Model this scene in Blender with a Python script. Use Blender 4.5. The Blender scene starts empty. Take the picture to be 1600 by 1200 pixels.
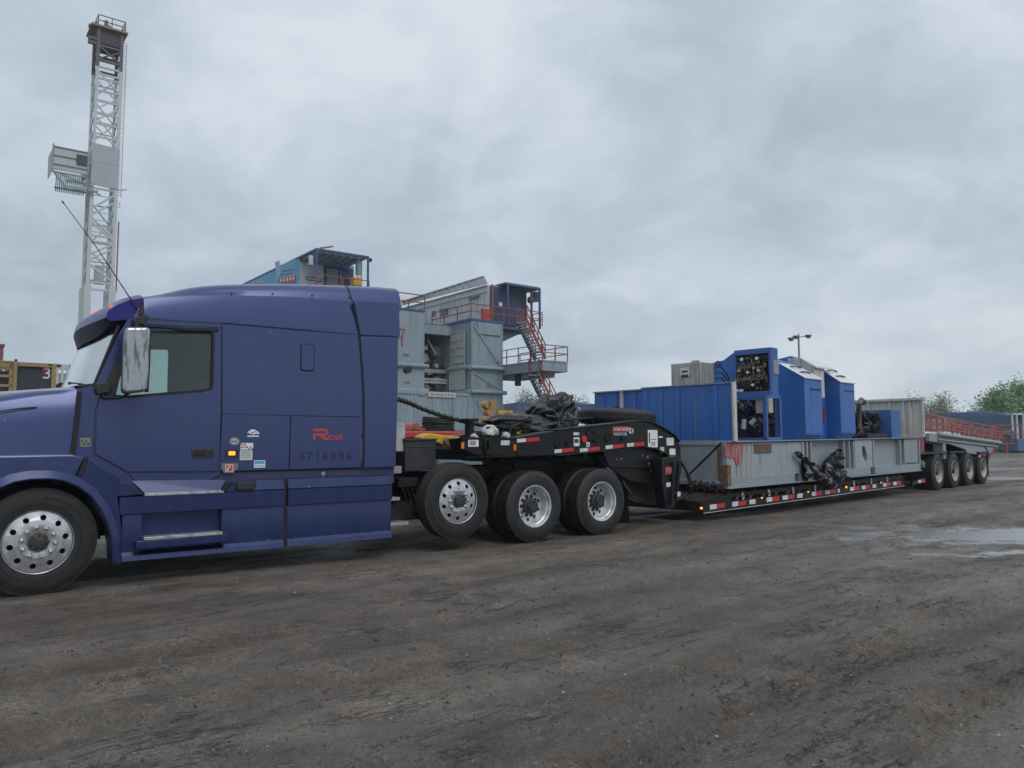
import bpy, bmesh, math, random
import numpy as np
from mathutils import Matrix, Vector, noise
random.seed(7)
S = bpy.context.scene
COL = S.collection
# ------------------------------------------------------------------ camera
FPX = 1202.0; CX, CY = 800.0, 600.0; CH = 1.47
PITCH = math.atan((688.0 - CY) / FPX); ROLL = 0.004
cF = Vector((0, math.cos(PITCH), math.sin(PITCH))); cR0 = Vector((1, 0, 0)); cU0 = cR0.cross(cF)
cR = cR0 * math.cos(ROLL) - cU0 * math.sin(ROLL); cU = cR0 * math.sin(ROLL) + cU0 * math.cos(ROLL)
CAM = Vector((0, 0, CH))
cam = bpy.data.cameras.new('camera'); cam.sensor_width = 36; cam.lens = 36 * FPX / 1600.0
cam.clip_start = 0.1; cam.clip_end = 6000
camo = bpy.data.objects.new('camera', cam); COL.objects.link(camo); S.camera = camo
camo.matrix_world = Matrix(((cR.x, cU.x, -cF.x, 0), (cR.y, cU.y, -cF.y, 0), (cR.z, cU.z, -cF.z, CH), (0, 0, 0, 1)))
S.render.engine = 'CYCLES'
S.view_settings.view_transform = 'Standard'; S.view_settings.look = 'None'
S.view_settings.exposure = 0.0; S.view_settings.gamma = 1.0
# ------------------------------------------------------------------ world: overcast sky
W = bpy.data.worlds.new('World'); S.world = W; W.use_nodes = True
def N(nt, typ, loc=None, **kw):
    n = nt.nodes.new(typ)
    for k, v in kw.items(): setattr(n, k, v)
    return n
def world():
    nt = W.node_tree; nt.nodes.clear(); L = nt.links.new
    out = N(nt, 'ShaderNodeOutputWorld'); bg = N(nt, 'ShaderNodeBackground'); bg.inputs[1].default_value = 1.0
    sky = N(nt, 'ShaderNodeTexSky', sky_type='NISHITA', sun_disc=False)
    sky.sun_elevation = math.radians(52); sky.sun_rotation = math.radians(144)
    sc = N(nt, 'ShaderNodeVectorMath', operation='SCALE'); sc.inputs[3].default_value = 0.10
    L(sky.outputs[0], sc.inputs[0])
    tc = N(nt, 'ShaderNodeTexCoord'); sx = N(nt, 'ShaderNodeSeparateXYZ'); L(tc.outputs['Generated'], sx.inputs[0])
    zc = N(nt, 'ShaderNodeMath', operation='MAXIMUM'); L(sx.outputs[2], zc.inputs[0]); zc.inputs[1].default_value = 0.0
    za = N(nt, 'ShaderNodeMath', operation='ADD'); L(zc.outputs[0], za.inputs[0]); za.inputs[1].default_value = 0.42
    dx = N(nt, 'ShaderNodeMath', operation='DIVIDE'); L(sx.outputs[0], dx.inputs[0]); L(za.outputs[0], dx.inputs[1])
    dy = N(nt, 'ShaderNodeMath', operation='DIVIDE'); L(sx.outputs[1], dy.inputs[0]); L(za.outputs[0], dy.inputs[1])
    cb = N(nt, 'ShaderNodeCombineXYZ'); L(dx.outputs[0], cb.inputs[0]); L(dy.outputs[0], cb.inputs[1])
    n1 = N(nt, 'ShaderNodeTexNoise'); n1.inputs['Scale'].default_value = 1.35; n1.inputs['Detail'].default_value = 5; n1.inputs['Roughness'].default_value = 0.45; n1.inputs['Distortion'].default_value = 0.7
    n2 = N(nt, 'ShaderNodeTexNoise'); n2.inputs['Scale'].default_value = 4.2; n2.inputs['Detail'].default_value = 8; n2.inputs['Roughness'].default_value = 0.6; n2.inputs['Distortion'].default_value = 0.4
    mp = N(nt, 'ShaderNodeMapping'); mp.inputs['Location'].default_value = (2.1, 6.4, 0); L(cb.outputs[0], mp.inputs[0])
    L(mp.outputs[0], n1.inputs['Vector']); L(mp.outputs[0], n2.inputs['Vector'])
    # broad weight: darker cloud bank towards +x (right of the yard)
    bx = N(nt, 'ShaderNodeMath', operation='MULTIPLY_ADD'); L(sx.outputs[0], bx.inputs[0]); bx.inputs[1].default_value = 0.03; bx.inputs[2].default_value = -0.02
    hz = N(nt, 'ShaderNodeMapRange'); hz.interpolation_type = 'SMOOTHSTEP'; L(sx.outputs[2], hz.inputs[0]); hz.inputs[1].default_value = 0.0; hz.inputs[2].default_value = 0.11; hz.inputs[3].default_value = 0.14; hz.inputs[4].default_value = 0.0
    hu = N(nt, 'ShaderNodeMapRange'); hu.interpolation_type = 'SMOOTHSTEP'; L(sx.outputs[2], hu.inputs[0]); hu.inputs[1].default_value = 0.18; hu.inputs[2].default_value = 0.48; hu.inputs[3].default_value = 0.0; hu.inputs[4].default_value = 0.14
    m = N(nt, 'ShaderNodeMath', operation='MULTIPLY_ADD'); L(n2.outputs[0], m.inputs[0]); m.inputs[1].default_value = 0.62; L(n1.outputs[0], m.inputs[2])
    a = N(nt, 'ShaderNodeMath', operation='ADD'); L(m.outputs[0], a.inputs[0]); L(bx.outputs[0], a.inputs[1])
    b = N(nt, 'ShaderNodeMath', operation='ADD'); L(a.outputs[0], b.inputs[0]); L(hz.outputs[0], b.inputs[1])
    b0 = b; b = N(nt, 'ShaderNodeMath', operation='ADD'); L(b0.outputs[0], b.inputs[0]); L(hu.outputs[0], b.inputs[1])
    cr = N(nt, 'ShaderNodeValToRGB'); L(b.outputs[0], cr.inputs[0])
    e = cr.color_ramp.elements; e[0].position = 0.52; e[0].color = (0.36, 0.43, 0.51, 1); e[1].position = 1.04 - .04; e[1].color = (0.74, 0.81, 0.88, 1)
    k = cr.color_ramp.elements.new(0.76); k.color = (0.525, 0.61, 0.70, 1)
    mx = N(nt, 'ShaderNodeMix', data_type='RGBA'); mx.inputs[0].default_value = 0.06
    L(cr.outputs[0], mx.inputs[6]); L(sc.outputs[0], mx.inputs[7])
    L(mx.outputs[2], bg.inputs[0]); L(bg.outputs[0], out.inputs[0])
world()
sun = bpy.data.lights.new('sun', 'SUN'); sun.energy = 1.45; sun.angle = math.radians(38); sun.color = (1, 0.97, 0.93)
suno = bpy.data.objects.new('sun', sun); COL.objects.link(suno)
suno.rotation_euler = (math.radians(38), 0, math.radians(36))
# ------------------------------------------------------------------ frames
def ray(px, py): return cF + cR * ((px - CX) / FPX) + cU * ((CY - py) / FPX)
def ground(px, py, z=0.0):
    d = ray(px, py); return CAM + d * ((z - CH) / d.z)
class Fr:
    """yard frame: +x runs along the vehicle, +y away from the camera, +z up"""
    def __init__(s, o, deg):
        a = math.radians(deg); s.o = Vector((o[0], o[1], 0)); s.t = Vector((math.sin(a), math.cos(a), 0)); s.n = Vector((-math.cos(a), math.sin(a), 0)); s.rz = math.pi / 2 - a
    def hit(s, px, py, v=0.0):
        d = ray(px, py); k = ((s.o + s.n * v - CAM).dot(s.n)) / d.dot(s.n); P = CAM + d * k - s.o
        return (P.dot(s.t), P.z)
    def face(s, u, px, py):
        d = ray(px, py); k = ((s.o + s.t * u - CAM).dot(s.t)) / d.dot(s.t); P = CAM + d * k - s.o
        return (P.dot(s.n), P.z)
    def H(s, pts, v=0.0): return [s.hit(x, y, v) for x, y in pts]
    def w(s, u, v, z=0.0): return s.o + s.t * u + s.n * v + Vector((0, 0, z))
T = Fr(ground(60, 931), 52.3)      # tractor
B = Fr(ground(1468, 766), 46.5)    # trailer
G0 = Fr((0, 0), 90.0)              # plain world axes
# ------------------------------------------------------------------ mesh builder
class MB:
    def __init__(s): s.v = []; s.f = []; s.m = []; s.mi = 0
    def _add(s, vs, fs):
        o = len(s.v); s.v += [tuple(p) for p in vs]; s.f += [[i + o for i in f] for f in fs]; s.m += [s.mi] * len(fs); return s
    def box(s, x0, x1, y0, y1, z0, z1):
        return s._add([(x0, y0, z0), (x1, y0, z0), (x1, y1, z0), (x0, y1, z0), (x0, y0, z1), (x1, y0, z1), (x1, y1, z1), (x0, y1, z1)],
                      [(0, 3, 2, 1), (4, 5, 6, 7), (0, 1, 5, 4), (1, 2, 6, 5), (2, 3, 7, 6), (3, 0, 4, 7)])
    def bar(s, p, q, w, h=None, up=(0, 0, 1)):
        h = h or w; p = Vector(p); q = Vector(q); d = (q - p).normalized(); up = Vector(up)
        if abs(d.dot(up)) > 0.98: up = Vector((0, 1, 0))
        a = d.cross(up).normalized() * (w / 2); b = a.normalized().cross(d).normalized() * (h / 2)
        vs = [p - a - b, p + a - b, p + a + b, p - a + b, q - a - b, q + a - b, q + a + b, q - a + b]
        return s._add(vs, [(0, 3, 2, 1), (4, 5, 6, 7), (0, 1, 5, 4), (1, 2, 6, 5), (2, 3, 7, 6), (3, 0, 4, 7)])
    def tube(s, pts, r, n=8, caps=True):
        pts = [Vector(p) for p in pts]; rings = []
        up = Vector((0, 0, 1))
        for i, p in enumerate(pts):
            d = (pts[min(i + 1, len(pts) - 1)] - pts[max(i - 1, 0)]).normalized()
            a = d.cross(up)
            if a.length < 0.05: a = d.cross(Vector((0, 1, 0)))
            a.normalize(); b = a.cross(d); rr = r[i] if isinstance(r, (list, tuple)) else r
            rings.append([p + a * (rr * math.cos(2 * math.pi * k / n)) + b * (rr * math.sin(2 * math.pi * k / n)) for k in range(n)])
        s.loft(rings, True)
        if caps: s._add(rings[0], [list(range(n))]); s._add(rings[-1], [list(range(n))[::-1]])
        return s
    def loft(s, rings, closed=False, caps=False):
        n = len(rings[0]); vs = [p for r in rings for p in r]; fs = []
        for i in range(len(rings) - 1):
            for k in range(n if closed else n - 1):
                k2 = (k + 1) % n; fs.append((i * n + k, i * n + k2, (i + 1) * n + k2, (i + 1) * n + k))
        if caps: fs.append(list(range(n))); fs.append([(len(rings) - 1) * n + k for k in range(n)][::-1])
        return s._add(vs, fs)
    def prism(s, poly, v0, v1):
        """polygon in (u,z) pulled from v0 to v1"""
        n = len(poly); vs = [(p[0], v0, p[1]) for p in poly] + [(p[0], v1, p[1]) for p in poly]
        return s._add(vs, [list(range(n)), [n + k for k in range(n)][::-1]] + [(k, n + k, n + (k + 1) % n, (k + 1) % n) for k in range(n)])
    def slab(s, poly, u0, u1):
        """polygon in (v,z) pulled from u0 to u1"""
        n = len(poly); vs = [(u0, p[0], p[1]) for p in poly] + [(u1, p[0], p[1]) for p in poly]
        return s._add(vs, [list(range(n)), [n + k for k in range(n)][::-1]] + [(k, n + k, n + (k + 1) % n, (k + 1) % n) for k in range(n)])
    def flat(s, poly, z0, z1):
        n = len(poly); vs = [(p[0], p[1], z0) for p in poly] + [(p[0], p[1], z1) for p in poly]
        return s._add(vs, [list(range(n)), [n + k for k in range(n)][::-1]] + [(k, n + k, n + (k + 1) % n, (k + 1) % n) for k in range(n)])
    def plate(s, outer, holes, v0, v1):
        """(u,z) polygon with holes, thickness v0..v1"""
        bm = bmesh.new(); loops = []
        for lp in [outer] + list(holes):
            vs = [bm.verts.new((p[0], 0, p[1])) for p in lp]; loops.append(vs)
            for i in range(len(vs)): bm.edges.new((vs[i], vs[(i + 1) % len(vs)]))
        bmesh.ops.triangle_fill(bm, use_beauty=True, use_dissolve=False, edges=bm.edges[:], normal=(0, -1, 0))
        bm.verts.index_update(); vv = [v.co.copy() for v in bm.verts]; ff = [[v.index for v in f.verts] for f in bm.faces]
        n = len(vv)
        s._add([(p.x, v0, p.z) for p in vv] + [(p.x, v1, p.z) for p in vv], ff + [[i + n for i in f][::-1] for f in ff])
        bm.free()
        for lp in [outer] + list(holes):
            m = len(lp)
            s._add([(p[0], v0, p[1]) for p in lp] + [(p[0], v1, p[1]) for p in lp], [(k, m + k, m + (k + 1) % m, (k + 1) % m) for k in range(m)])
        return s
    def lathe(s, prof, c=(0, 0, 0), n=32, ax='y', a0=0, a1=2 * math.pi):
        """profile [(radius, offset along axis)]"""
        rings = []; full = abs(a1 - a0 - 2 * math.pi) < 1e-6; m = n if full else n + 1
        for k in range(m):
            t = a0 + (a1 - a0) * k / n; cs, sn = math.cos(t), math.sin(t); r_ = []
            for r, o in prof:
                if ax == 'y': r_.append((c[0] + r * cs, c[1] + o, c[2] + r * sn))
                elif ax == 'z': r_.append((c[0] + r * cs, c[1] + r * sn, c[2] + o))
                else: r_.append((c[0] + o, c[1] + r * cs, c[2] + r * sn))
            rings.append(r_)
        if full: rings.append(rings[0])
        return s.loft(rings)
    def cyl(s, c, r, h, ax='y', n=20, r2=None):
        r2 = r if r2 is None else r2
        return s.lathe([(0.0001, 0), (r, 0), (r2, h), (0.0001, h)], c, n, ax)
    def ribbon(s, pts, w, v0, v1, closed=False):
        """flat strip of width w following (u,z) points"""
        P = [Vector((p[0], p[1])) for p in pts]; m = len(P); A = []; Bq = []
        for i in range(m):
            a = P[(i - 1) % m] if (closed or i > 0) else P[i]; b = P[(i + 1) % m] if (closed or i < m - 1) else P[i]
            d = (b - a); d = d.normalized() if d.length > 1e-9 else Vector((1, 0)); nn = Vector((-d.y, d.x)) * (w / 2)
            A.append(P[i] + nn); Bq.append(P[i] - nn)
        rings = [[(A[i].x, v0, A[i].y), (Bq[i].x, v0, Bq[i].y), (Bq[i].x, v1, Bq[i].y), (A[i].x, v1, A[i].y)] for i in range(m)]
        if closed: rings.append(rings[0]); return s.loft(rings, True)
        return s.loft(rings, True, True)
    def build(s, name, mat, parent=None, smooth=0, bevel=0, at=None, off=None, seg=2, fr=None):
        o_ = Vector((0, 0, 0))
        if parent is not None:
            r = parent
            while r.parent: r = r.parent
            o_ = Vector(r.get('_off', (0, 0, 0)))
        me = bpy.data.meshes.new(name)
        at = Vector(at) if at else Vector((0, 0, 0))
        sh = (at + o_) if off is None else Vector(off)
        me.from_pydata([tuple(Vector(p) - sh) for p in s.v], [], s.f)
        bm = bmesh.new(); bm.from_mesh(me)
        bmesh.ops.remove_doubles(bm, verts=bm.verts[:], dist=0.00005)
        bmesh.ops.recalc_face_normals(bm, faces=bm.faces[:])
        if s.mi == 0 and max(s.m or [0]) == 0: pass
        bm.to_mesh(me); bm.free()
        mats = mat if isinstance(mat, (list, tuple)) else [mat]
        for q in mats: me.materials.append(q)
        if len(mats) > 1 and len(me.polygons) == len(s.m): me.polygons.foreach_set('material_index', s.m)
        if smooth:
            me.polygons.foreach_set('use_smooth', [True] * len(me.polygons))
            try: me.set_sharp_from_angle(angle=math.radians(smooth))
            except Exception: pass
        o = bpy.data.objects.new(name, me); COL.objects.link(o)
        if parent is not None:
            o.parent = parent; o.location = at if parent.parent is None and parent.type == 'EMPTY' else at
        else: o.location = at
        if bevel:
            md = o.modifiers.new('bevel', 'BEVEL'); md.width = bevel; md.segments = seg; md.limit_method = 'ANGLE'; md.angle_limit = math.radians(35); md.harden_normals = False
            if not smooth:
                me.polygons.foreach_set('use_smooth', [True] * len(me.polygons)); me.set_sharp_from_angle(angle=math.radians(28))
        return o
def tag(o, label=None, cat=None, group=None, kind=None):
    if label: o['label'] = label
    if cat: o['category'] = cat
    if group: o['group'] = group
    if kind: o['kind'] = kind
    return o
def thing(name, label, cat, fr, off=(0, 0, 0), group=None):
    """Empty at the thing's base; its parts are written in frame coordinates"""
    o = bpy.data.objects.new(name, None); COL.objects.link(o); o.empty_display_size = 0.3
    o.location = fr.w(*off); o.rotation_euler = (0, 0, fr.rz); o['_off'] = list(off)
    return tag(o, label, cat, group)
def solo(mb, name, mat, label, cat, fr, off, group=None, **kw):
    """a thing that is one mesh"""
    o = mb.build(name, mat, off=off, **kw); o.location = fr.w(*off); o.rotation_euler = (0, 0, fr.rz)
    return tag(o, label, cat, group)
def dup(o, parent, loc=None):
    c = o.copy(); COL.objects.link(c); c.parent = parent
    if loc is not None: c.location = loc
    for ch in list(o.children): dup(ch, c)
    return c
def rrect(u0, u1, z0, z1, r, n=4):
    out = []
    for cx_, cz_, a in ((u1 - r, z1 - r, 0), (u0 + r, z1 - r, 90), (u0 + r, z0 + r, 180), (u1 - r, z0 + r, 270)):
        for k in range(n + 1):
            t = math.radians(a + 90 * k / n); out.append((cx_ + r * math.cos(t), cz_ + r * math.sin(t)))
    return out
def roundpoly(P, r, n=4):
    """round the corners of a polygon"""
    out = []; m = len(P)
    for i in range(m):
        a, b, c = Vector(P[i - 1]), Vector(P[i]), Vector(P[(i + 1) % m]); rr = r[i] if isinstance(r, (list, tuple)) else r
        d1 = (a - b); d2 = (c - b); q = min(rr, d1.length * .45, d2.length * .45)
        if q < 1e-4: out.append(tuple(b)); continue
        p, s_ = b + d1.normalized() * q, b + d2.normalized() * q
        for k in range(n + 1):
            t = k / n; out.append(tuple(p * (1 - t) ** 2 + b * 2 * t * (1 - t) + s_ * t * t))
    return out
def circ(cx_, cz_, r, n=20): return [(cx_ + r * math.cos(2 * math.pi * k / n), cz_ + r * math.sin(2 * math.pi * k / n)) for k in range(n)]
def text(name, body, size, mat, parent, pos, facing='v', ext=0.002, sx=1.0, align='LEFT', shear=0.0, bold=0.0):
    """lettering standing on a surface; facing 'v' looks to -y, 'u' looks to -x"""
    cu = bpy.data.curves.new('letters', 'FONT'); cu.body = body; cu.size = size; cu.extrude = ext; cu.align_x = align; cu.shear = shear; cu.offset = bold
    t = bpy.data.objects.new('letters', cu); COL.objects.link(t)
    bpy.context.view_layer.update(); dg = bpy.context.evaluated_depsgraph_get()
    me = bpy.data.meshes.new_from_object(t.evaluated_get(dg)); bpy.data.objects.remove(t); bpy.data.curves.remove(cu)
    off = Vector((0, 0, 0)); r = parent
    while r is not None:
        if '_off' in r.keys(): off = Vector(r['_off'])
        r = r.parent
    for v in me.vertices:
        x, y, z = v.co; x *= sx
        v.co = (Vector((x, -z, y)) if facing == 'v' else Vector((-z, -x, y))) + Vector(pos) - off
    me.materials.clear(); me.materials.append(mat); me.name = name
    o = bpy.data.objects.new(name, me); COL.objects.link(o); o.parent = parent
    return o
# ------------------------------------------------------------------ materials
MC = {}
def mat(name, col, rough=0.5, metal=0.0, var=0.12, vs=3.0, bump=0.0, bs=40.0, coat=0.0, dirt=None, ds=2.0, da=0.5, streak=False, spec=None, dlo=0.48, dhi=0.62, specks=0.0):
    if name in MC: return MC[name]
    m = bpy.data.materials.new(name); m.use_nodes = True; nt = m.node_tree; L = nt.links.new
    p = nt.nodes['Principled BSDF']; p.inputs['Roughness'].default_value = rough; p.inputs['Metallic'].default_value = metal
    if coat: p.inputs['Coat Weight'].default_value = coat; p.inputs['Coat Roughness'].default_value = 0.20
    if spec is not None: p.inputs['Specular IOR Level'].default_value = spec
    tc = N(nt, 'ShaderNodeTexCoord'); n1 = N(nt, 'ShaderNodeTexNoise'); n1.inputs['Scale'].default_value = vs; n1.inputs['Detail'].default_value = 6; n1.inputs['Roughness'].default_value = 0.6
    L(tc.outputs['Object'], n1.inputs['Vector'])
    mx = N(nt, 'ShaderNodeMix', data_type='RGBA'); L(n1.outputs[0], mx.inputs[0])
    c = Vector(col[:3]); mx.inputs[6].default_value = (*[max(0, q * (1 - var * 1.6)) for q in c], 1); mx.inputs[7].default_value = (*[min(1, q * (1 + var * 1.6)) for q in c], 1)
    last = mx.outputs[2]
    if dirt is not None:
        n2 = N(nt, 'ShaderNodeTexNoise'); n2.inputs['Scale'].default_value = ds; n2.inputs['Detail'].default_value = 8; n2.inputs['Roughness'].default_value = 0.68
        if streak:
            mp = N(nt, 'ShaderNodeMapping'); mp.inputs['Scale'].default_value = (4.0, 4.0, 0.5); L(tc.outputs['Object'], mp.inputs[0]); L(mp.outputs[0], n2.inputs['Vector'])
        else: L(tc.outputs['Object'], n2.inputs['Vector'])
        r = N(nt, 'ShaderNodeMapRange'); L(n2.outputs[0], r.inputs[0]); r.inputs[1].default_value = dlo; r.inputs[2].default_value = dhi; r.inputs[3].default_value = 0; r.inputs[4].default_value = da
        m2 = N(nt, 'ShaderNodeMix', data_type='RGBA'); L(r.outputs[0], m2.inputs[0]); L(last, m2.inputs[6]); m2.inputs[7].default_value = (*dirt, 1); last = m2.outputs[2]
        rr = N(nt, 'ShaderNodeMath', operation='MULTIPLY_ADD'); L(r.outputs[0], rr.inputs[0]); rr.inputs[1].default_value = (0.85 - rough) * 0.8; rr.inputs[2].default_value = rough; L(rr.outputs[0], p.inputs['Roughness'])
    if specks:
        vo = N(nt, 'ShaderNodeTexVoronoi'); vo.inputs['Scale'].default_value = 7.0; L(tc.outputs['Object'], vo.inputs['Vector'])
        n3 = N(nt, 'ShaderNodeTexNoise'); n3.inputs['Scale'].default_value = 60; n3.inputs['Detail'].default_value = 2; L(tc.outputs['Object'], n3.inputs['Vector'])
        md = N(nt, 'ShaderNodeMath', operation='MULTIPLY_ADD'); L(n3.outputs[0], md.inputs[0]); md.inputs[1].default_value = 0.12; L(vo.outputs['Distance'], md.inputs[2])
        r3 = N(nt, 'ShaderNodeMapRange'); L(md.outputs[0], r3.inputs[0]); r3.inputs[1].default_value = 0.085; r3.inputs[2].default_value = 0.13; r3.inputs[3].default_value = specks; r3.inputs[4].default_value = 0
        wn = N(nt, 'ShaderNodeMath', operation='GREATER_THAN'); sp = N(nt, 'ShaderNodeSeparateColor'); L(vo.outputs['Color'], sp.inputs[0]); L(sp.outputs[0], wn.inputs[0]); wn.inputs[1].default_value = 0.55
        mm = N(nt, 'ShaderNodeMath', operation='MULTIPLY'); L(r3.outputs[0], mm.inputs[0]); L(wn.outputs[0], mm.inputs[1])
        m3 = N(nt, 'ShaderNodeMix', data_type='RGBA'); L(mm.outputs[0], m3.inputs[0]); L(last, m3.inputs[6]); m3.inputs[7].default_value = (0.32, 0.35, 0.42, 1); last = m3.outputs[2]
    L(last, p.inputs['Base Color'])
    if bump:
        n4 = N(nt, 'ShaderNodeTexNoise'); n4.inputs['Scale'].default_value = bs; n4.inputs['Detail'].default_value = 5; L(tc.outputs['Object'], n4.inputs['Vector'])
        bp = N(nt, 'ShaderNodeBump'); bp.inputs['Strength'].default_value = bump; bp.inputs['Distance'].default_value = 0.01; L(n4.outputs[0], bp.inputs['Height']); L(bp.outputs[0], p.inputs['Normal'])
    MC[name] = m; return m
def emis(name, col, st):
    m = bpy.data.materials.new(name); m.use_nodes = True; p = m.node_tree.nodes['Principled BSDF']
    p.inputs['Base Color'].default_value = (*col, 1); p.inputs['Emission Color'].default_value = (*col, 1); p.inputs['Emission Strength'].default_value = st; return m
def glass(name, tint, rough=0.03, alpha=0.35):
    m = bpy.data.materials.new(name); m.use_nodes = True; nt = m.node_tree; nt.nodes.clear(); L = nt.links.new
    o = N(nt, 'ShaderNodeOutputMaterial'); t = N(nt, 'ShaderNodeBsdfTransparent'); t.inputs[0].default_value = (*tint, 1)
    g = N(nt, 'ShaderNodeBsdfGlossy'); g.inputs['Roughness'].default_value = rough; g.inputs[0].default_value = (0.9, 0.95, 0.95, 1)
    tc = N(nt, 'ShaderNodeTexCoord'); n = N(nt, 'ShaderNodeTexNoise'); n.inputs['Scale'].default_value = 90; n.inputs['Detail'].default_value = 4; L(tc.outputs['Object'], n.inputs['Vector'])
    bp = N(nt, 'ShaderNodeBump'); bp.inputs['Strength'].default_value = 0.08; bp.inputs['Distance'].default_value = 0.004; L(n.outputs[0], bp.inputs['Height']); L(bp.outputs[0], g.inputs['Normal'])
    f = N(nt, 'ShaderNodeFresnel'); f.inputs[0].default_value = 1.5
    a = N(nt, 'ShaderNodeMath', operation='MULTIPLY_ADD'); L(f.outputs[0], a.inputs[0]); a.inputs[1].default_value = 1.0; a.inputs[2].default_value = alpha
    mx = N(nt, 'ShaderNodeMixShader'); L(a.outputs[0], mx.inputs[0]); L(t.outputs[0], mx.inputs[1]); L(g.outputs[0], mx.inputs[2]); L(mx.outputs[0], o.inputs[0]); return m
DUST = (0.13, 0.135, 0.15)
M_paint = mat('blue_truck_paint', (0.028, 0.047, 0.160), 0.32, 0.5, 0.05, 1.2, coat=1.0, spec=0.3, dirt=(0.036, 0.058, 0.15), ds=1.6, da=0.4, dlo=0.45, dhi=0.75, specks=0.65)
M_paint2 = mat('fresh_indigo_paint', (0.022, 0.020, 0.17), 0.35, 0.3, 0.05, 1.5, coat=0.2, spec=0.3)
M_grime_shade = mat('road_grimed_shaded_blue', (0.014, 0.028, 0.105), 0.34, 0.4, 0.08, 1.5, coat=0.5, spec=0.3, dirt=(0.035, 0.05, 0.13), ds=2.2, da=0.45, dlo=0.42, dhi=0.72, streak=True, specks=0.65)  # road grime over a base colour darkened to carry the skirts' shade
M_black = mat('black_plastic', (0.018, 0.019, 0.022), 0.55, 0, 0.2, 6, bump=0.1, dirt=(0.05, 0.05, 0.05), ds=4, da=0.4)
M_seam = mat('dark_rubber_seal', (0.008, 0.009, 0.014), 0.7)
M_frame = mat('black_chassis_steel', (0.006, 0.006, 0.0065), 0.5, 0.1, 0.3, 5, bump=0.3, bs=25, spec=0.35, dirt=(0.024, 0.02, 0.018), ds=5, da=0.6)
M_goose = mat('black_trailer_paint', (0.005, 0.0055, 0.0065), 0.36, 0, 0.3, 4, bump=0.15, bs=18, coat=0.0, spec=0.35, dirt=(0.018, 0.018, 0.019), ds=6, da=0.4, specks=0.15)
M_tyre = mat('tyre_rubber', (0.012, 0.012, 0.013), 0.7, 0, 0.25, 9, bump=0.35, bs=60, dirt=(0.035, 0.032, 0.03), ds=7, da=0.45)
M_wall = mat('tyre_sidewall_rubber', (0.014, 0.0145, 0.0155), 0.6, 0, 0.2, 9, bump=0.2, bs=60, dirt=(0.032, 0.031, 0.03), ds=6, da=0.5)
M_alu = mat('polished_aluminium', (0.62, 0.63, 0.65), 0.33, 0.85, 0.08, 8, bump=0.06, bs=30, dirt=(0.22, 0.21, 0.21), ds=9, da=0.35)
M_steelrim = mat('silver_painted_rim', (0.62, 0.64, 0.66), 0.42, 0.4, 0.08, 8, dirt=(0.16, 0.15, 0.14), ds=7, da=0.5)
M_creamrim = mat('grimy_white_rim', (0.42, 0.41, 0.38), 0.55, 0.2, 0.12, 8, dirt=(0.15, 0.13, 0.11), ds=6, da=0.6)
M_hub = mat('grimy_hub_steel', (0.055, 0.052, 0.05), 0.55, 0.4, 0.3, 20, bump=0.3, bs=50)
M_chrome = mat('chrome', (0.72, 0.74, 0.77), 0.12, 1.0, 0.04, 5, bump=0.05, bs=12)
M_mirror = mat('scuff_reflection_chrome', (0.42, 0.44, 0.47), 0.26, 0.95, 0.1, 6, bump=0.2, bs=9, dirt=(0.11, 0.085, 0.08), ds=7, da=0.75, streak=True, dlo=0.52, dhi=0.60)  # dark streaks double as scuffs and painted reflections of the surroundings
M_tread = mat('step_aluminium', (0.5, 0.52, 0.54), 0.4, 0.8, 0.15, 20, bump=0.5, bs=50, dirt=(0.12, 0.12, 0.12), ds=12, da=0.5)
M_glass = glass('tinted_cab_glass', (0.76, 0.84, 0.82), alpha=0.01)
M_wind = glass('rain_spotted_windshield', (0.25, 0.30, 0.32), rough=0.15, alpha=0.48)
M_inner = mat('dark_cab_trim', (0.02, 0.022, 0.024), 0.8)
M_white = mat('white_sticker', (0.7, 0.71, 0.72), 0.5, var=0.05)
M_red = mat('red_marking', (0.45, 0.055, 0.05), 0.5, var=0.1)
M_redref = mat('red_reflector', (0.50, 0.02, 0.025), 0.35, var=0.1, dirt=(0.06, 0.03, 0.03), ds=20, da=0.3)
M_whiteref = mat('white_reflector', (0.62, 0.63, 0.65), 0.35, var=0.1, dirt=(0.2, 0.2, 0.2), ds=20, da=0.4)
M_bluest = mat('light_blue_sticker', (0.07, 0.30, 0.52), 0.5)
M_orange = mat('orange_reflector', (0.75, 0.16, 0.02), 0.35)
M_amber = emis('amber_lamp_lit', (1.0, 0.40, 0.06), 1.0)
M_redlamp = emis('red_lamp_lit', (0.8, 0.12, 0.10), 0.8)
M_num = mat('black_number_lettering', (0.012, 0.014, 0.04), 0.5)
M_grey = mat('grey_skid_paint', (0.245, 0.285, 0.315), 0.5, 0.05, 0.08, 2, bump=0.06, dirt=(0.15, 0.145, 0.14), ds=3.0, da=0.5, streak=True, dlo=0.48, dhi=0.75)
M_rust = mat('bare_rusty_steel', (0.11, 0.065, 0.04), 0.75, 0.1, 0.35, 14, bump=0.3, dirt=(0.26, 0.2, 0.13), ds=10, da=0.6)
M_oil = mat('rig_royal_blue', (0.018, 0.115, 0.40), 0.42, 0.0, 0.08, 1.4, bump=0.05, coat=0.15, dirt=(0.035, 0.08, 0.20), ds=2.5, da=0.5, streak=True, specks=0.25)
M_oil2 = mat('faded_rig_blue', (0.035, 0.11, 0.33), 0.5, 0.0, 0.1, 1.4, dirt=(0.08, 0.11, 0.2), ds=2.5, da=0.4, streak=True)
M_sst = mat('stainless_cabinet', (0.36, 0.37, 0.37), 0.42, 0.75, 0.12, 4, dirt=(0.2, 0.19, 0.17), ds=3, da=0.5, streak=True)
M_dark = mat('dark_machinery', (0.012, 0.013, 0.016), 0.5, 0.2, 0.4, 8, bump=0.3)
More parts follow.
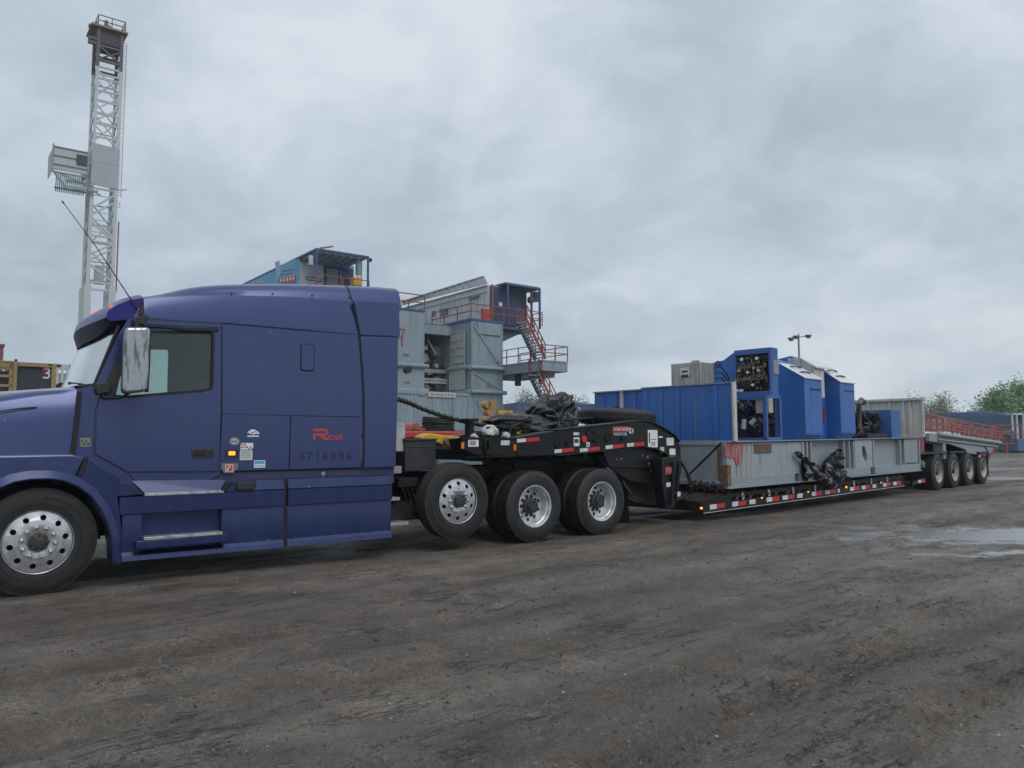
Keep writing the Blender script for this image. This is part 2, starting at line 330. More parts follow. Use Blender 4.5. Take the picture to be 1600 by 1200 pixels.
M_brass = mat('brass_valves', (0.22, 0.14, 0.09), 0.5, 0.5)
M_oldwhite = mat('weathered_white_steel', (0.48, 0.48, 0.45), 0.6, 0, 0.08, 2, dirt=(0.24, 0.19, 0.14), ds=3.5, da=0.7, streak=True, dlo=0.5, dhi=0.66)
M_wood = mat('wet_deck_boards', (0.045, 0.034, 0.028), 0.45, 0, 0.3, 8, bump=0.4, bs=30)
M_rigred = mat('rig_red_paint', (0.34, 0.045, 0.035), 0.5, 0, 0.15, 6, dirt=(0.12, 0.05, 0.04), ds=6, da=0.4)
M_yellow = mat('machine_yellow', (0.62, 0.38, 0.03), 0.5, 0, 0.12, 6, dirt=(0.14, 0.09, 0.04), ds=6, da=0.5)
M_tarp = mat('black_tarpaulin', (0.007, 0.0075, 0.009), 0.36, 0, 0.3, 3, bump=0.3, bs=14)
M_subgrey = mat('substructure_grey', (0.215, 0.28, 0.325), 0.6, 0, 0.07, 0.6, dirt=(0.14, 0.17, 0.19), ds=0.7, da=0.5, streak=True)
M_sublite = mat('substructure_light_panel', (0.42, 0.44, 0.43), 0.6, 0, 0.08, 0.7, dirt=(0.26, 0.25, 0.22), ds=1.2, da=0.5, streak=True)
M_housew = mat('doghouse_white', (0.50, 0.53, 0.55), 0.6, 0, 0.06, 0.7, dirt=(0.27, 0.29, 0.30), ds=1.0, da=0.5, streak=True)
M_slat = mat('grey_windwall', (0.26, 0.285, 0.30), 0.6, 0, 0.08, 1)
M_rigblue = mat('rig_navy_trim', (0.035, 0.075, 0.20), 0.55, 0, 0.1, 1)
M_brick = mat('rig_rail_red', (0.24, 0.065, 0.06), 0.55, 0, 0.15, 4)
M_mast = mat('mast_pale_grey', (0.45, 0.49, 0.51), 0.6, 0, 0.06, 1)
M_mastred = mat('mast_faded_maroon', (0.085, 0.068, 0.085), 0.6, 0, 0.1, 1)
M_tan = mat('tan_frame_paint', (0.28, 0.20, 0.095), 0.6, 0, 0.12, 3, dirt=(0.17, 0.1, 0.05), ds=4, da=0.5)
M_ink = mat('dark_tank_side', (0.018, 0.022, 0.036), 0.6, 0, 0.15, 2)
M_galv = mat('galvanised_pole', (0.20, 0.22, 0.24), 0.5, 0.3)
# ------------------------------------------------------------------ ground
def vnoise(x, y, seed):
    xi = np.floor(x).astype(np.int64); yi = np.floor(y).astype(np.int64); fx = x - xi; fy = y - yi
    def h(a, b):
        n = (a * 374761393 + b * 668265263 + seed * 1442695041) & 0xffffffff; n = ((n ^ (n >> 13)) * 1274126177) & 0xffffffff
        return ((n ^ (n >> 16)) & 0xffff) / 65535.0
    ux = fx * fx * (3 - 2 * fx); uy = fy * fy * (3 - 2 * fy)
    a = h(xi, yi); b = h(xi + 1, yi); c = h(xi, yi + 1); d = h(xi + 1, yi + 1)
    return (a * (1 - ux) + b * ux) * (1 - uy) + (c * (1 - ux) + d * ux) * uy
def fbm(x, y, seed, o=4):
    s = 0; a = 1; t = 0
    for k in range(o): s = s + a * vnoise(x * 2 ** k, y * 2 ** k, seed + k * 7); t += a; a *= 0.5
    return s / t
PUD = []
for px, py, a, b, ang in ((1500, 832, 1.9, .42, 8), (1425, 823, 1.5, .16, -14), (1600, 838, 1.5, .4, 15), (1590, 747, 2.6, .7, 0), (1575, 722, 3.0, .45, 0), (1600, 862, 1.2, .16, 8), (660, 845, .9, .10, 52), (1560, 733, 2.0, .3, 5)):
    g = ground(px, py); PUD.append((g.x, g.y, a, b, math.radians(ang)))
def wetness(x, y):
    w = np.full_like(x, -3.0)
    for cx_, cy_, a, b, t in PUD:
        dx = x - cx_; dy = y - cy_; u = dx * math.cos(t) + dy * math.sin(t); v = -dx * math.sin(t) + dy * math.cos(t)
        w = np.maximum(w, 1.3 - np.sqrt((u / a) ** 2 + (v / b) ** 2))
    w = w + (fbm(x * 1.9, y * 5.5, 31, 6) - 0.5) * 2.6
    return np.clip((w + 0.05) * 4, 0, 1)
def far_rise(x, y):
    d = np.hypot(x, y); t = np.clip((d - 38) / 50, 0, 1); return 0.38 * t * t * (3 - 2 * t)
TRK = []
for px, py, w in ((1300, 985, .17), (1300, 1035, .17), (1150, 1120, .2), (900, 930, .18), (900, 965, .16), (700, 1010, .2), (1500, 1100, .18), (450, 980, .2)):
    g = ground(px, py); TRK.append((-g.x * math.sin(math.radians(40)) + g.y * math.cos(math.radians(40)), w))
def ground_height(x, y):
    ca, sa = math.cos(math.radians(40)), math.sin(math.radians(40))     # the way vehicles cross the yard
    p = x * ca + y * sa; q = -x * sa + y * ca
    h = (fbm(x * 0.35, y * 0.35, 3, 3) - .5) * 0.05 + (fbm(p * 0.35, q * 2.2, 11, 4) - .5) * 0.05
    cl = fbm(p * 2.6, q * 7, 21, 5); h = h + np.clip(cl - 0.60, 0, 1) * 0.10 * np.clip((fbm(x * .8, y * .8, 5, 2) - .42) * 8, 0, 1)
    for k, (q0, w) in enumerate(TRK):
        qq = q - q0 - 0.3 * np.sin((p - 6) * 0.12); tr = np.exp(-(qq / w) ** 2); h = h - 0.026 * tr + 0.016 * np.exp(-((np.abs(qq) - w * 1.5) / (w * .5)) ** 2) * (.4 + fbm(p * 3, q * 3, 77, 3)) + 0.013 * tr * (np.sin(qq * 80 + 1.2 * np.sin(p * 24)) > .2)
    h = h + (fbm(x * 9, y * 9, 41, 3) - .5) * 0.012
    w = wetness(x, y); h = h * (1 - w) - 0.012 * w
    d = np.hypot(x, y); h = h * np.clip(1.6 - d / 45, 0, 1)
    return h + far_rise(x, y) - 0.004
def make_ground():
    th = np.concatenate([np.linspace(-180, -50, 30)[:-1], np.linspace(-50, 52, 520), np.linspace(52, 180, 30)[1:]])
    r = [0.4, 0.9, 1.5]
    while r[-1] < 3200: r.append(r[-1] * (1.0105 if r[-1] < 60 else 1.06))
    r = np.array(r); Th, Rr = np.meshgrid(np.radians(th), r); x = Rr * np.sin(Th); y = Rr * np.cos(Th); z = ground_height(x, y)
    nr, nt_ = x.shape; V = np.stack([x, y, z], -1).reshape(-1, 3)
    i = np.arange(nr - 1)[:, None] * nt_ + np.arange(nt_ - 1)[None, :]; F = np.stack([i, i + nt_, i + nt_ + 1, i + 1], -1).reshape(-1, 4)
    me = bpy.data.meshes.new('ground'); me.vertices.add(len(V)); me.vertices.foreach_set('co', V.ravel())
    me.loops.add(F.size); me.loops.foreach_set('vertex_index', F.ravel()); me.polygons.add(len(F)); me.polygons.foreach_set('loop_start', np.arange(0, F.size, 4)); me.polygons.foreach_set('loop_total', np.full(len(F), 4))
    me.update(calc_edges=True); me.validate(); me.polygons.foreach_set('use_smooth', [True] * len(F))
    at = me.attributes.new('wet', 'FLOAT', 'POINT'); at.data.foreach_set('value', wetness(x, y).ravel().astype(np.float32))
    d = np.hypot(x, y); gr = np.clip((d - 62) / 10, 0, 1) * np.clip((fbm(x * .2, y * .2, 55, 3) - .3) * 5, 0, 1)
    a2 = me.attributes.new('grassy', 'FLOAT', 'POINT'); a2.data.foreach_set('value', gr.ravel().astype(np.float32))
    m = bpy.data.materials.new('wet_gravel_mud'); m.use_nodes = True; nt = m.node_tree; L = nt.links.new; p = nt.nodes['Principled BSDF']; me.materials.append(m)
    tc = N(nt, 'ShaderNodeTexCoord'); mp = N(nt, 'ShaderNodeMapping'); mp.inputs['Rotation'].default_value = (0, 0, math.radians(-40)); L(tc.outputs['Object'], mp.inputs[0]); mp0 = mp; mp = N(nt, 'ShaderNodeMapping'); mp.inputs['Scale'].default_value = (0.28, 1.5, 1); L(mp0.outputs[0], mp.inputs[0])
    def nz(sc, det, src, ro=.6):
        n = N(nt, 'ShaderNodeTexNoise'); n.inputs['Scale'].default_value = sc; n.inputs['Detail'].default_value = det; n.inputs['Roughness'].default_value = ro; L(src, n.inputs['Vector']); return n.outputs[0]
    O = tc.outputs['Object']; big = nz(0.5, 7, mp.outputs[0]); mid = nz(2.2, 8, O, .7); fine = nz(85, 5, O, .8); 
    cr = N(nt, 'ShaderNodeValToRGB'); L(big, cr.inputs[0]); e = cr.color_ramp.elements; e[0].position = .3; e[0].color = (0.058, 0.044, 0.034, 1); e[1].position = .7; e[1].color = (0.200, 0.172, 0.145, 1)
    mr = N(nt, 'ShaderNodeMapRange'); L(mid, mr.inputs[0]); mr.inputs[1].default_value = .3; mr.inputs[2].default_value = .7; mr.inputs[3].default_value = .62; mr.inputs[4].default_value = 1.30
    fr = N(nt, 'ShaderNodeMapRange'); L(fine, fr.inputs[0]); fr.inputs[1].default_value = .3; fr.inputs[2].default_value = .72; fr.inputs[3].default_value = .25; fr.inputs[4].default_value = 1.8
    mu = N(nt, 'ShaderNodeMath', operation='MULTIPLY'); L(mr.outputs[0], mu.inputs[0]); L(fr.outputs[0], mu.inputs[1])
    sc = N(nt, 'ShaderNodeVectorMath', operation='SCALE'); L(cr.outputs[0], sc.inputs[0]); L(mu.outputs[0], sc.inputs[3])
    def cells(sc_):
        v_ = N(nt, 'ShaderNodeTexVoronoi'); v_.inputs['Scale'].default_value = sc_; L(O, v_.inputs['Vector']); q_ = N(nt, 'ShaderNodeSeparateColor'); L(v_.outputs['Color'], q_.inputs[0]); return v_, q_.outputs[0]
    v1, c1 = cells(38); v2, c2 = cells(95)
    cm = N(nt, 'ShaderNodeMath', operation='ADD'); L(c1, cm.inputs[0]); L(c2, cm.inputs[1])
    gm = N(nt, 'ShaderNodeMapRange'); L(nz(1.1, 5, O, .6), gm.inputs[0]); gm.inputs[1].default_value = .40; gm.inputs[2].default_value = .62; gm.inputs[3].default_value = .12; gm.inputs[4].default_value = .55
    c3 = N(nt, 'ShaderNodeMath', operation='SUBTRACT'); L(cm.outputs[0], c3.inputs[0]); c3.inputs[1].default_value = 1.0
    c4 = N(nt, 'ShaderNodeMath', operation='MULTIPLY_ADD'); L(c3.outputs[0], c4.inputs[0]); L(gm.outputs[0], c4.inputs[1]); c4.inputs[2].default_value = 1.0
    rn = nz(1.6, 9, mp.outputs[0], .72); r1 = N(nt, 'ShaderNodeMath', operation='SUBTRACT'); L(rn, r1.inputs[0]); r1.inputs[1].default_value = .5; r2 = N(nt, 'ShaderNodeMath', operation='ABSOLUTE'); L(r1.outputs[0], r2.inputs[0])
    r3 = N(nt, 'ShaderNodeMapRange'); L(r2.outputs[0], r3.inputs[0]); r3.inputs[1].default_value = .003; r3.inputs[2].default_value = .014; r3.inputs[3].default_value = 1; r3.inputs[4].default_value = 0
    r4 = N(nt, 'ShaderNodeMapRange'); L(nz(.9, 4, O, .6), r4.inputs[0]); r4.inputs[1].default_value = .50; r4.inputs[2].default_value = .56; r5 = N(nt, 'ShaderNodeMath', operation='MULTIPLY'); L(r3.outputs[0], r5.inputs[0]); L(r4.outputs[0], r5.inputs[1])
    r6 = N(nt, 'ShaderNodeMath', operation='MULTIPLY_ADD'); L(r5.outputs[0], r6.inputs[0]); r6.inputs[1].default_value = -.62; r6.inputs[2].default_value = 1.0
    c5 = N(nt, 'ShaderNodeMath', operation='MULTIPLY'); L(c4.outputs[0], c5.inputs[0]); L(r6.outputs[0], c5.inputs[1]); c6 = N(nt, 'ShaderNodeMath', operation='MULTIPLY'); L(c5.outputs[0], c6.inputs[0]); L(mu.outputs[0], c6.inputs[1])
    for l_ in list(nt.links):
        if l_.to_node == sc and l_.to_socket == sc.inputs[3]: nt.links.remove(l_)
    L(c6.outputs[0], sc.inputs[3])
    vo = N(nt, 'ShaderNodeTexVoronoi'); vo.inputs['Scale'].default_value = 32; L(O, vo.inputs['Vector']); sp = N(nt, 'ShaderNodeSeparateColor'); L(vo.outputs['Color'], sp.inputs[0])
    s1 = N(nt, 'ShaderNodeMath', operation='GREATER_THAN'); L(sp.outputs[0], s1.inputs[0]); s1.inputs[1].default_value = .93
    s2 = N(nt, 'ShaderNodeMath', operation='LESS_THAN'); L(vo.outputs['Distance'], s2.inputs[0]); s2.inputs[1].default_value = .28
    s3 = N(nt, 'ShaderNodeMath', operation='MULTIPLY'); L(s1.outputs[0], s3.inputs[0]); L(s2.outputs[0], s3.inputs[1]); s4 = N(nt, 'ShaderNodeMath', operation='MULTIPLY'); L(s3.outputs[0], s4.inputs[0]); s4.inputs[1].default_value = .55
    mst = N(nt, 'ShaderNodeMix', data_type='RGBA'); L(s4.outputs[0], mst.inputs[0]); L(sc.outputs[0], mst.inputs[6]); mst.inputs[7].default_value = (.26, .25, .24, 1)
    ag = N(nt, 'ShaderNodeAttribute', attribute_name='grassy'); mg = N(nt, 'ShaderNodeMix', data_type='RGBA'); L(ag.outputs['Fac'], mg.inputs[0]); L(mst.outputs[2], mg.inputs[6]); mg.inputs[7].default_value = (.075, .10, .035, 1)
    aw = N(nt, 'ShaderNodeAttribute', attribute_name='wet'); mw = N(nt, 'ShaderNodeMix', data_type='RGBA'); L(aw.outputs['Fac'], mw.inputs[0]); L(mg.outputs[2], mw.inputs[6]); mw.inputs[7].default_value = (.15, .155, .16, 1); L(mw.outputs[2], p.inputs['Base Color'])  # puddle colour is paled, standing in for the sky it reflects
    dm = nz(0.9, 6, mp.outputs[0], .65); rr = N(nt, 'ShaderNodeMapRange'); L(dm, rr.inputs[0]); rr.inputs[1].default_value = .42; rr.inputs[2].default_value = .62; rr.inputs[3].default_value = .42; rr.inputs[4].default_value = .95
    rw = N(nt, 'ShaderNodeMix'); L(aw.outputs['Fac'], rw.inputs[0]); L(rr.outputs[0], rw.inputs[2]); rw.inputs[3].default_value = .20; L(rw.outputs[0], p.inputs['Roughness'])
    hb = N(nt, 'ShaderNodeMath', operation='MULTIPLY_ADD'); L(nz(22, 7, O, .75), hb.inputs[0]); hb.inputs[1].default_value = 1.6; L(fine, hb.inputs[2])
    h2 = N(nt, 'ShaderNodeMath', operation='MULTIPLY_ADD'); L(c1, h2.inputs[0]); h2.inputs[1].default_value = .5; L(hb.outputs[0], h2.inputs[2]); h3 = N(nt, 'ShaderNodeMath', operation='MULTIPLY_ADD'); L(r5.outputs[0], h3.inputs[0]); h3.inputs[1].default_value = -1.2; L(h2.outputs[0], h3.inputs[2]); hb = h3
    inv = N(nt, 'ShaderNodeMath', operation='SUBTRACT'); inv.inputs[0].default_value = 1.0; L(aw.outputs['Fac'], inv.inputs[1])
    bp = N(nt, 'ShaderNodeBump'); bp.inputs['Distance'].default_value = .022; L(hb.outputs[0], bp.inputs['Height']); bs = N(nt, 'ShaderNodeMath', operation='MULTIPLY'); L(inv.outputs[0], bs.inputs[0]); bs.inputs[1].default_value = .8; L(bs.outputs[0], bp.inputs['Strength']); L(bp.outputs[0], p.inputs['Normal'])
    o = bpy.data.objects.new('ground', me); COL.objects.link(o); tag(o, 'wet dark gravel and mud of the yard', kind='structure')
make_ground()
def make_gravel():
    mb = MB(); rnd = random.Random(3); xs = []; ys = []; ss = []
    for k in range(6500):
        d = 2.2 + 24 * rnd.random() ** 1.6; a = math.radians(rnd.uniform(-40, 42)); xs.append(d * math.sin(a)); ys.append(d * math.cos(a)); ss.append(rnd.choice((.004, .005, .006, .008, .011, .016 if rnd.random() < .3 else .006)))
    for k in range(150):                      # mud clods come in little ragged rows thrown off the treads
        d = 2.3 + 15 * rnd.random() ** 1.3; a = math.radians(rnd.uniform(-38, 38)); cx_, cy_ = d * math.sin(a), d * math.cos(a); t = math.radians(38 + rnd.gauss(0, 25)); L_ = rnd.uniform(.08, .35); j_ = 0
        for j in range(int(L_ * 130)): u = rnd.uniform(-L_, L_); w = rnd.gauss(0, .018) + .03 * math.sin(u * 14 + k); xs.append(cx_ + u * math.cos(t) - w * math.sin(t)); ys.append(cy_ + u * math.sin(t) + w * math.cos(t)); ss.append(rnd.uniform(.004, .011))
    zs = ground_height(np.array(xs), np.array(ys))
    for x, y, z, s in zip(xs, ys, zs, ss):
        b = [Vector((math.cos(t), math.sin(t), 0)) for t in (0, 1.3, 2.5, 3.8, 5.1)]; vs = [(x + q.x * s * rnd.uniform(.7, 1.4), y + q.y * s * rnd.uniform(.7, 1.4), z - s * .2) for q in b] + [(x + q.x * s * rnd.uniform(.3, .8), y + q.y * s * rnd.uniform(.3, .8), z + s * rnd.uniform(.5, .9)) for q in b]
        mb._add(vs, [(k, (k + 1) % 5, 5 + (k + 1) % 5, 5 + k) for k in range(5)] + [(5, 6, 7, 8, 9)])
    m2 = MB(); xs = []; ys = []
    for k in range(450): d = 2.2 + 22 * rnd.random() ** 1.5; a = math.radians(rnd.uniform(-40, 42)); xs.append(d * math.sin(a)); ys.append(d * math.cos(a))
    zs = ground_height(np.array(xs), np.array(ys))
    for x, y, z in zip(xs, ys, zs):
        s = rnd.choice((.004, .005, .006, .009)); vs = [(x + math.cos(t) * s * rnd.uniform(.7, 1.4), y + math.sin(t) * s * rnd.uniform(.7, 1.4), z + dz) for dz in (0, s * .8) for t in (0, 1.3, 2.5, 3.8, 5.1)]; m2._add(vs, [(k, (k + 1) % 5, 5 + (k + 1) % 5, 5 + k) for k in range(5)] + [(5, 6, 7, 8, 9)])
    o = m2.build('pale_gravel', mat('pale_limestone_chips', (.30, .29, .27), .7, 0, .4, 5)); tag(o, 'pale stone chips scattered on the dark yard', 'gravel', kind='stuff')
    m = mat('loose_gravel_and_clods', (0.055, 0.045, 0.038), 0.6, 0, .55, 9.0)
    o = mb.build('gravel', m); tag(o, 'loose pebbles and mud clods scattered on the yard', 'gravel', kind='stuff')
make_gravel()
# ------------------------------------------------------------------ wheels
def tyre_mb(R=.515, w=.27, r0=.285, steer=True, seedz=0):
    """axle along y, outer sidewall at y=0, tread towards +y"""
    mb = MB(); n = 72
    side = [(r0, .03), (r0 + .012, .006), (r0 + .05, -.004), (r0 + .10, -.008), (R - .075, -.002), (R - .035, .010), (R - .012, .024)]
    mb.mi = 1
    for g_ in range(2):
        for k in range(9):
            t0 = g_ * math.pi + .5 + k * .115; t1 = t0 + .07 + .02 * (k % 3 == 0)
            for ra, rb in (((R - .105, R - .080),) if k % 2 else ((R - .105, R - .098), (R - .087, R - .080))):
                vs = [(rr * math.cos(t), yy, rr * math.sin(t)) for yy in (.002, -.0105) for rr, t in ((ra, t0), (ra, t1), (rb, t1), (rb, t0))]; mb._add(vs, [(4, 5, 6, 7), (0, 1, 5, 4), (1, 2, 6, 5), (2, 3, 7, 6), (3, 0, 4, 7)])
    mb.lathe([(r0 + .075, -.004), (r0 + .078, -.011), (r0 + .082, -.011), (r0 + .085, -.004)], n=n); mb.lathe(side, n=n); mb.lathe([(r, w - o) for r, o in side], n=n); mb.mi = 0
    tr = [(R - .012, .024)]
    if steer:
        ws = [.024, .062, .068, .076, .082, .115, .121, .129, .135]; ws = ws + [w - q for q in ws[::-1]]
        for i, q in enumerate(ws):
            g = i % 4 in (2, 3) if False else (i in (2, 3, 6, 7, 10, 11, 14, 15)); tr.append((R - (.012 if g else 0.0), q))
        tr.append((R - .012, w - .024)); mb.lathe(tr, n=n)
    else:
        mb.lathe([(R - .012, .024), (R - .012, w - .024)], n=n)
        for j, (a, b) in enumerate(((.022, .066), (.078, .122), (.148, .192), (.204, w - .022))):
            m_ = 46
            for k in range(m_):
                t0 = 2 * math.pi * (k + (.5 if j % 2 else 0)) / m_; t1 = t0 + 2 * math.pi / m_ * .78; vs = []
                for rr in (R - .016, R + .002):
                    for t, yy in ((t0, a), (t1, a), (t1 + .02, b), (t0 + .02, b)): vs.append((rr * math.cos(t), yy, rr * math.sin(t)))
                mb._add(vs, [(0, 1, 2, 3), (4, 7, 6, 5), (0, 4, 5, 1), (1, 5, 6, 2), (2, 6, 7, 3), (3, 7, 4, 0)])
    return mb
def disc_holes(mb, r0, r1, rh, hr, yf, nh=10, rot=0.0, th=.012):
    """disc in the wheel plane with round hand holes; yf(r) gives the dish"""
    tmp = MB(); tmp.plate(circ(0, 0, r1, 60), [circ(0, 0, r0, 40)] + [circ(rh * math.cos(rot + 2 * math.pi * k / nh), rh * math.sin(rot + 2 * math.pi * k / nh), hr, 16) for k in range(nh)], 0, th)
    mb._add([(p[0], p[1] + yf(math.hypot(p[0], p[2])), p[2]) for p in tmp.v], tmp.f)
def wheel(name, parent, at, kind, tyre_mat=None, rim=None, flip=False, rot=0.1):
    """wheel part (rim disc) with sub-parts tyre, hub, lug_nuts; kinds: steer, dish (outer of a pair)"""
    rim = rim or M_alu; mb = MB(); sg = -1 if flip else 1
    if kind == 'steer':
        mb.lathe([(.285, .055), (.292, .03), (.298, .004), (.306, -.004), (.303, .006), (.296, .02)], n=64)
        yf = lambda r: .018 if r > .27 else (.018 - .032 * (.27 - r) / .10 if r > .17 else -.014)
        disc_holes(mb, .06, .296, .232, .027, yf, rot=rot)
        mb.lathe([(.165, -.013), (.160, -.020), (.085, -.020), (.06, -.006)], n=48)
        hub = MB(); hub.lathe([(.001, -.075), (.06, -.075), (.082, -.062), (.088, -.02), (.098, -.012)], n=24)
        for k in range(8): t = k * math.pi / 4; hub.cyl((.074 * math.cos(t), -.084, .074 * math.sin(t)), .015, .03, 'y', 8)
        hm = M_hub
    else:
        mb.lathe([(.298, .028), (.306, .0), (.303, -.006), (.292, -.004), (.284, .008), (.278, .05), (.262, .062), (.256, .15), (.246, .165)], n=64)
        yf = lambda r: .165 - (.03 if r < .17 else 0)
        disc_holes(mb, .06, .25, .205, .026, yf, rot=rot)
        hub = MB(); hub.lathe([(.001, .02), (.075, .022), (.085, .035), (.092, .09), (.118, .10), (.12, .135)], n=28)
        for k in range(10): t = k * math.pi / 5; hub.cyl((.06 * math.cos(t), .012, .06 * math.sin(t)), .009, .016, 'y', 8)
        hm = M_hub
    def fl(m):
        if flip: m.v = [(p[0], -p[1], p[2]) for p in m.v]
        return m
    off0 = (0, 0, 0); w = fl(mb).build(name, rim, parent, smooth=35, off=off0)
    root = parent; off = Vector(root.get('_off', (0, 0, 0))); w.location = Vector(at) - off
    tt = fl(tyre_mb(steer=(kind == 'steer' or kind == 'trailer'))).build('tyre', [M_tyre, M_wall], w, smooth=35, off=off0)
    if kind != 'steer':
        pass
    fl(hub).build('hub', hm, w, smooth=35, off=off0)
    rr, yy, ln = (.140, -.050, .034) if kind == 'steer' else (.142, .118, .03); nb = MB()
    nb.lathe([(.001, yy), (.014, yy + .002), (.020, yy + .009), (.021, yy + ln), (.025, yy + ln)], (0, 0, 0), 12)
    nut = fl(nb).build('lug_nut', M_chrome if kind == 'steer' else M_hub, w, smooth=40, off=off0)
    for k in range(10):
        t = rot + 2 * math.pi * (k + .5) / 10; q = nut if k == 0 else dup(nut, w); q.location = (rr * math.cos(t), 0, rr * math.sin(t))
    back = MB(); back.cyl((0, .2 if kind != 'steer' else .1, 0), .27, .03, 'y', 32); fl(back).build('brake_drum', M_frame, w, smooth=40, off=off0)
    return w
def inner_tyre(parent, at, flip=False, m=None):
    mb = tyre_mb(steer=False); mb.lathe([(.285, .03), (.27, .05), (.27, .24), (.285, .24)], n=40)
    if flip: mb.v = [(p[0], -p[1], p[2]) for p in mb.v]
    o = mb.build('tyre', [M_tyre, M_wall], parent, smooth=35, off=(0, 0, 0)); o.location = Vector(at) - Vector(parent.get('_off', (0, 0, 0))); return o
# ------------------------------------------------------------------ the tractor
def make_truck():
    R = thing('semi_truck', 'dark blue sleeper cab semi truck with chrome mirror and roof fairing', 'truck', T)
    V = .10
    h = lambda px, py, v=V: T.hit(px, py, v)
    H = lambda pts, v=V: T.H(pts, v)
    FAR = 2.36
    # wheels -------------------------------------------------
    w = wheel('wheel', R, (-.02, 0, .513), 'steer', rot=.16)
    w2 = dup(w, R, (-.02, 2.45, .513)); w2.rotation_euler = (0, 0, math.pi)
    z3 = .66; u3 = 4.83; w3 = dup(w, R, (u3, 0.0, z3)); w3.rotation_euler = (0, .5, 0)
    w4 = dup(w, R, (u3, 2.45, z3)); w4.rotation_euler = (0, 0, math.pi)
    d = wheel('wheel', R, (6.17, 0, .513), 'dish', rim=M_steelrim, rot=.3)
    d2 = dup(d, R, (7.52, 0, .513)); d2.rotation_euler = (0, .7, 0)
    for u in (6.17, 7.52): q = dup(d, R, (u, 2.45, .513)); q.rotation_euler = (0, 0, math.pi)
    i0 = inner_tyre(R, (6.17, .32, .513))
    for u, v in ((7.52, .32), (6.17, 1.86), (7.52, 1.86)): dup(i0, R, (u, v, .513))
    # chassis -----------------------------------------------
    mb = MB()
    for v in (.78, 1.60):
        mb.box(-1.0, 8.35, v, v + .08, .76, .79); mb.box(-1.0, 8.35, v, v + .08, 1.01, 1.04); mb.box(-1.0, 8.35, v + .03, v + .05, .79, 1.01)
    for u in (-.9, 1.5, 3.2, 4.3, 5.5, 6.85, 8.3): mb.box(u, u + .08, .86, 1.6, .78, 1.0)
    for u in (-.02, 4.83, 6.17, 7.52): mb.cyl((u, .3, .513 if u != 4.83 else z3), .075, 1.85, 'y', 14)
    for u in (6.17, 7.52):
        mb.lathe([(.001, -.24), (.16, -.17), (.2, 0), (.16, .17), (.001, .24)], (u, 1.22, .513), 18)
        for v in (.66, 1.79): mb.bar((u - .55, v, .60), (u + .12, v, .44), .08, .1); mb.cyl((u + .35, v, .5), .12, .26, 'z', 14); mb.cyl((u - .1, v - .05, .36), .07, .2, 'y', 10)
    mb.tube([(3.6, 1.22, .8), (6.1, 1.22, .6)], .06, 10); mb.cyl((4.3, .35, .62), .14, .75, 'x', 14)
    for k in range(5): mb.tube([(4.05 + .08 * k, .25 + .05 * k, 1.0), (4.2 + .07 * k, .3, .7), (4.35 + .04 * k, .32, .45)], .014, 6)
    for k in range(9): u = 4.1 + k * .45; mb.tube([(u, .74, .93), (u + .18, .71, .86), (u + .36, .74, .9)], .016, 6)
    mb.box(3.95, 4.5, .3, .7, .42, .66); mb.box(4.05, 4.35, .25, .74, .86, .98)
    mb.build('chassis', M_frame, R, bevel=.006)
    fw = MB(); fw.flat([(6.05, .72), (6.5, .66), (7.35, .72), (7.6, .95), (7.0, 1.12), (7.0, 1.32), (7.6, 1.5), (7.35, 1.73), (6.5, 1.79), (6.05, 1.73)], 1.14, 1.18); fw.box(6.4, 7.2, .8, 1.65, 1.04, 1.14)
    fw.bar((5.55, .9, 1.06), (8.2, .9, 1.06), .1, .04); fw.bar((5.55, 1.55, 1.06), (8.2, 1.55, 1.06), .1, .04); fw.build('fifth_wheel', M_frame, R, bevel=.008)
    dk = MB(); dk.box(4.15, 5.25, .62, 1.78, 1.045, 1.07)
    for k in range(14): dk.box(4.2 + k * .075, 4.23 + k * .075, .64, 1.76, 1.07, 1.076)
    dk.build('deck_plate', M_tread, R)
    # storage box behind the sleeper
    a = h(633, 736, .25); b = h(681, 685, .25)
    mb = MB(); mb.box(a[0], b[0], .25, .95, a[1], b[1] - .03); mb.box(a[0] - .015, b[0] + .015, .235, .97, b[1] - .03, b[1]); mb.box(a[0] + .02, b[0] - .02, .243, .25, b[1] - .12, b[1] - .105)
    mb.build('storage_box', M_black, R, bevel=.015)
    a = h(618, 705, .30); b = h(633, 661, .30)
    mb = MB(); mb.prism(rrect(a[0], b[0], a[1], b[1], .02), .30, .36); mb.build('rear_panel', mat('grimy_white_plastic', (.42, .43, .43), .6, dirt=(.2, .2, .2), ds=5, da=.6), R)
    mb = MB(); mb.box(*[h(592, 738, .14)[0], h(628, 738, .14)[0]], .14, .5, h(600, 741, .14)[1], h(600, 729, .14)[1])
    mb.build('tank_strap', M_sst, R, bevel=.01)
    st = MB(); a = h(612, 820, .12); b = h(634, 812, .12); st.box(a[0] - .1, b[0] + .03, .1, .5, a[1] - .01, a[1] + .03); st.build('catwalk_step', M_tread, R)
    st = MB(); a = h(612, 781, .2); st.box(a[0] - .1, a[0] + .12, .2, .6, a[1] - .01, a[1] + .03); st.build('catwalk_step', M_tread, R)
    for v0 in (.06, 1.78):
        mf = MB(); a = h(980, 752, .06)[0]; zt = h(980, 752, .06)[1]; mf.loft([[(a, v0, zt - .05), (a, v0 + .62, zt - .05)], [(a + .04, v0, .7), (a + .04, v0 + .62, .7)], [(a + .02, v0, .4), (a + .02, v0 + .62, .4)], [(a + .05, v0, .12), (a + .05, v0 + .62, .12)]])
        mf.bar((a - .1, v0, zt), (a + .14, v0, zt - .28), .03, .03); mf.build('mud_flap', M_black, R, smooth=60)
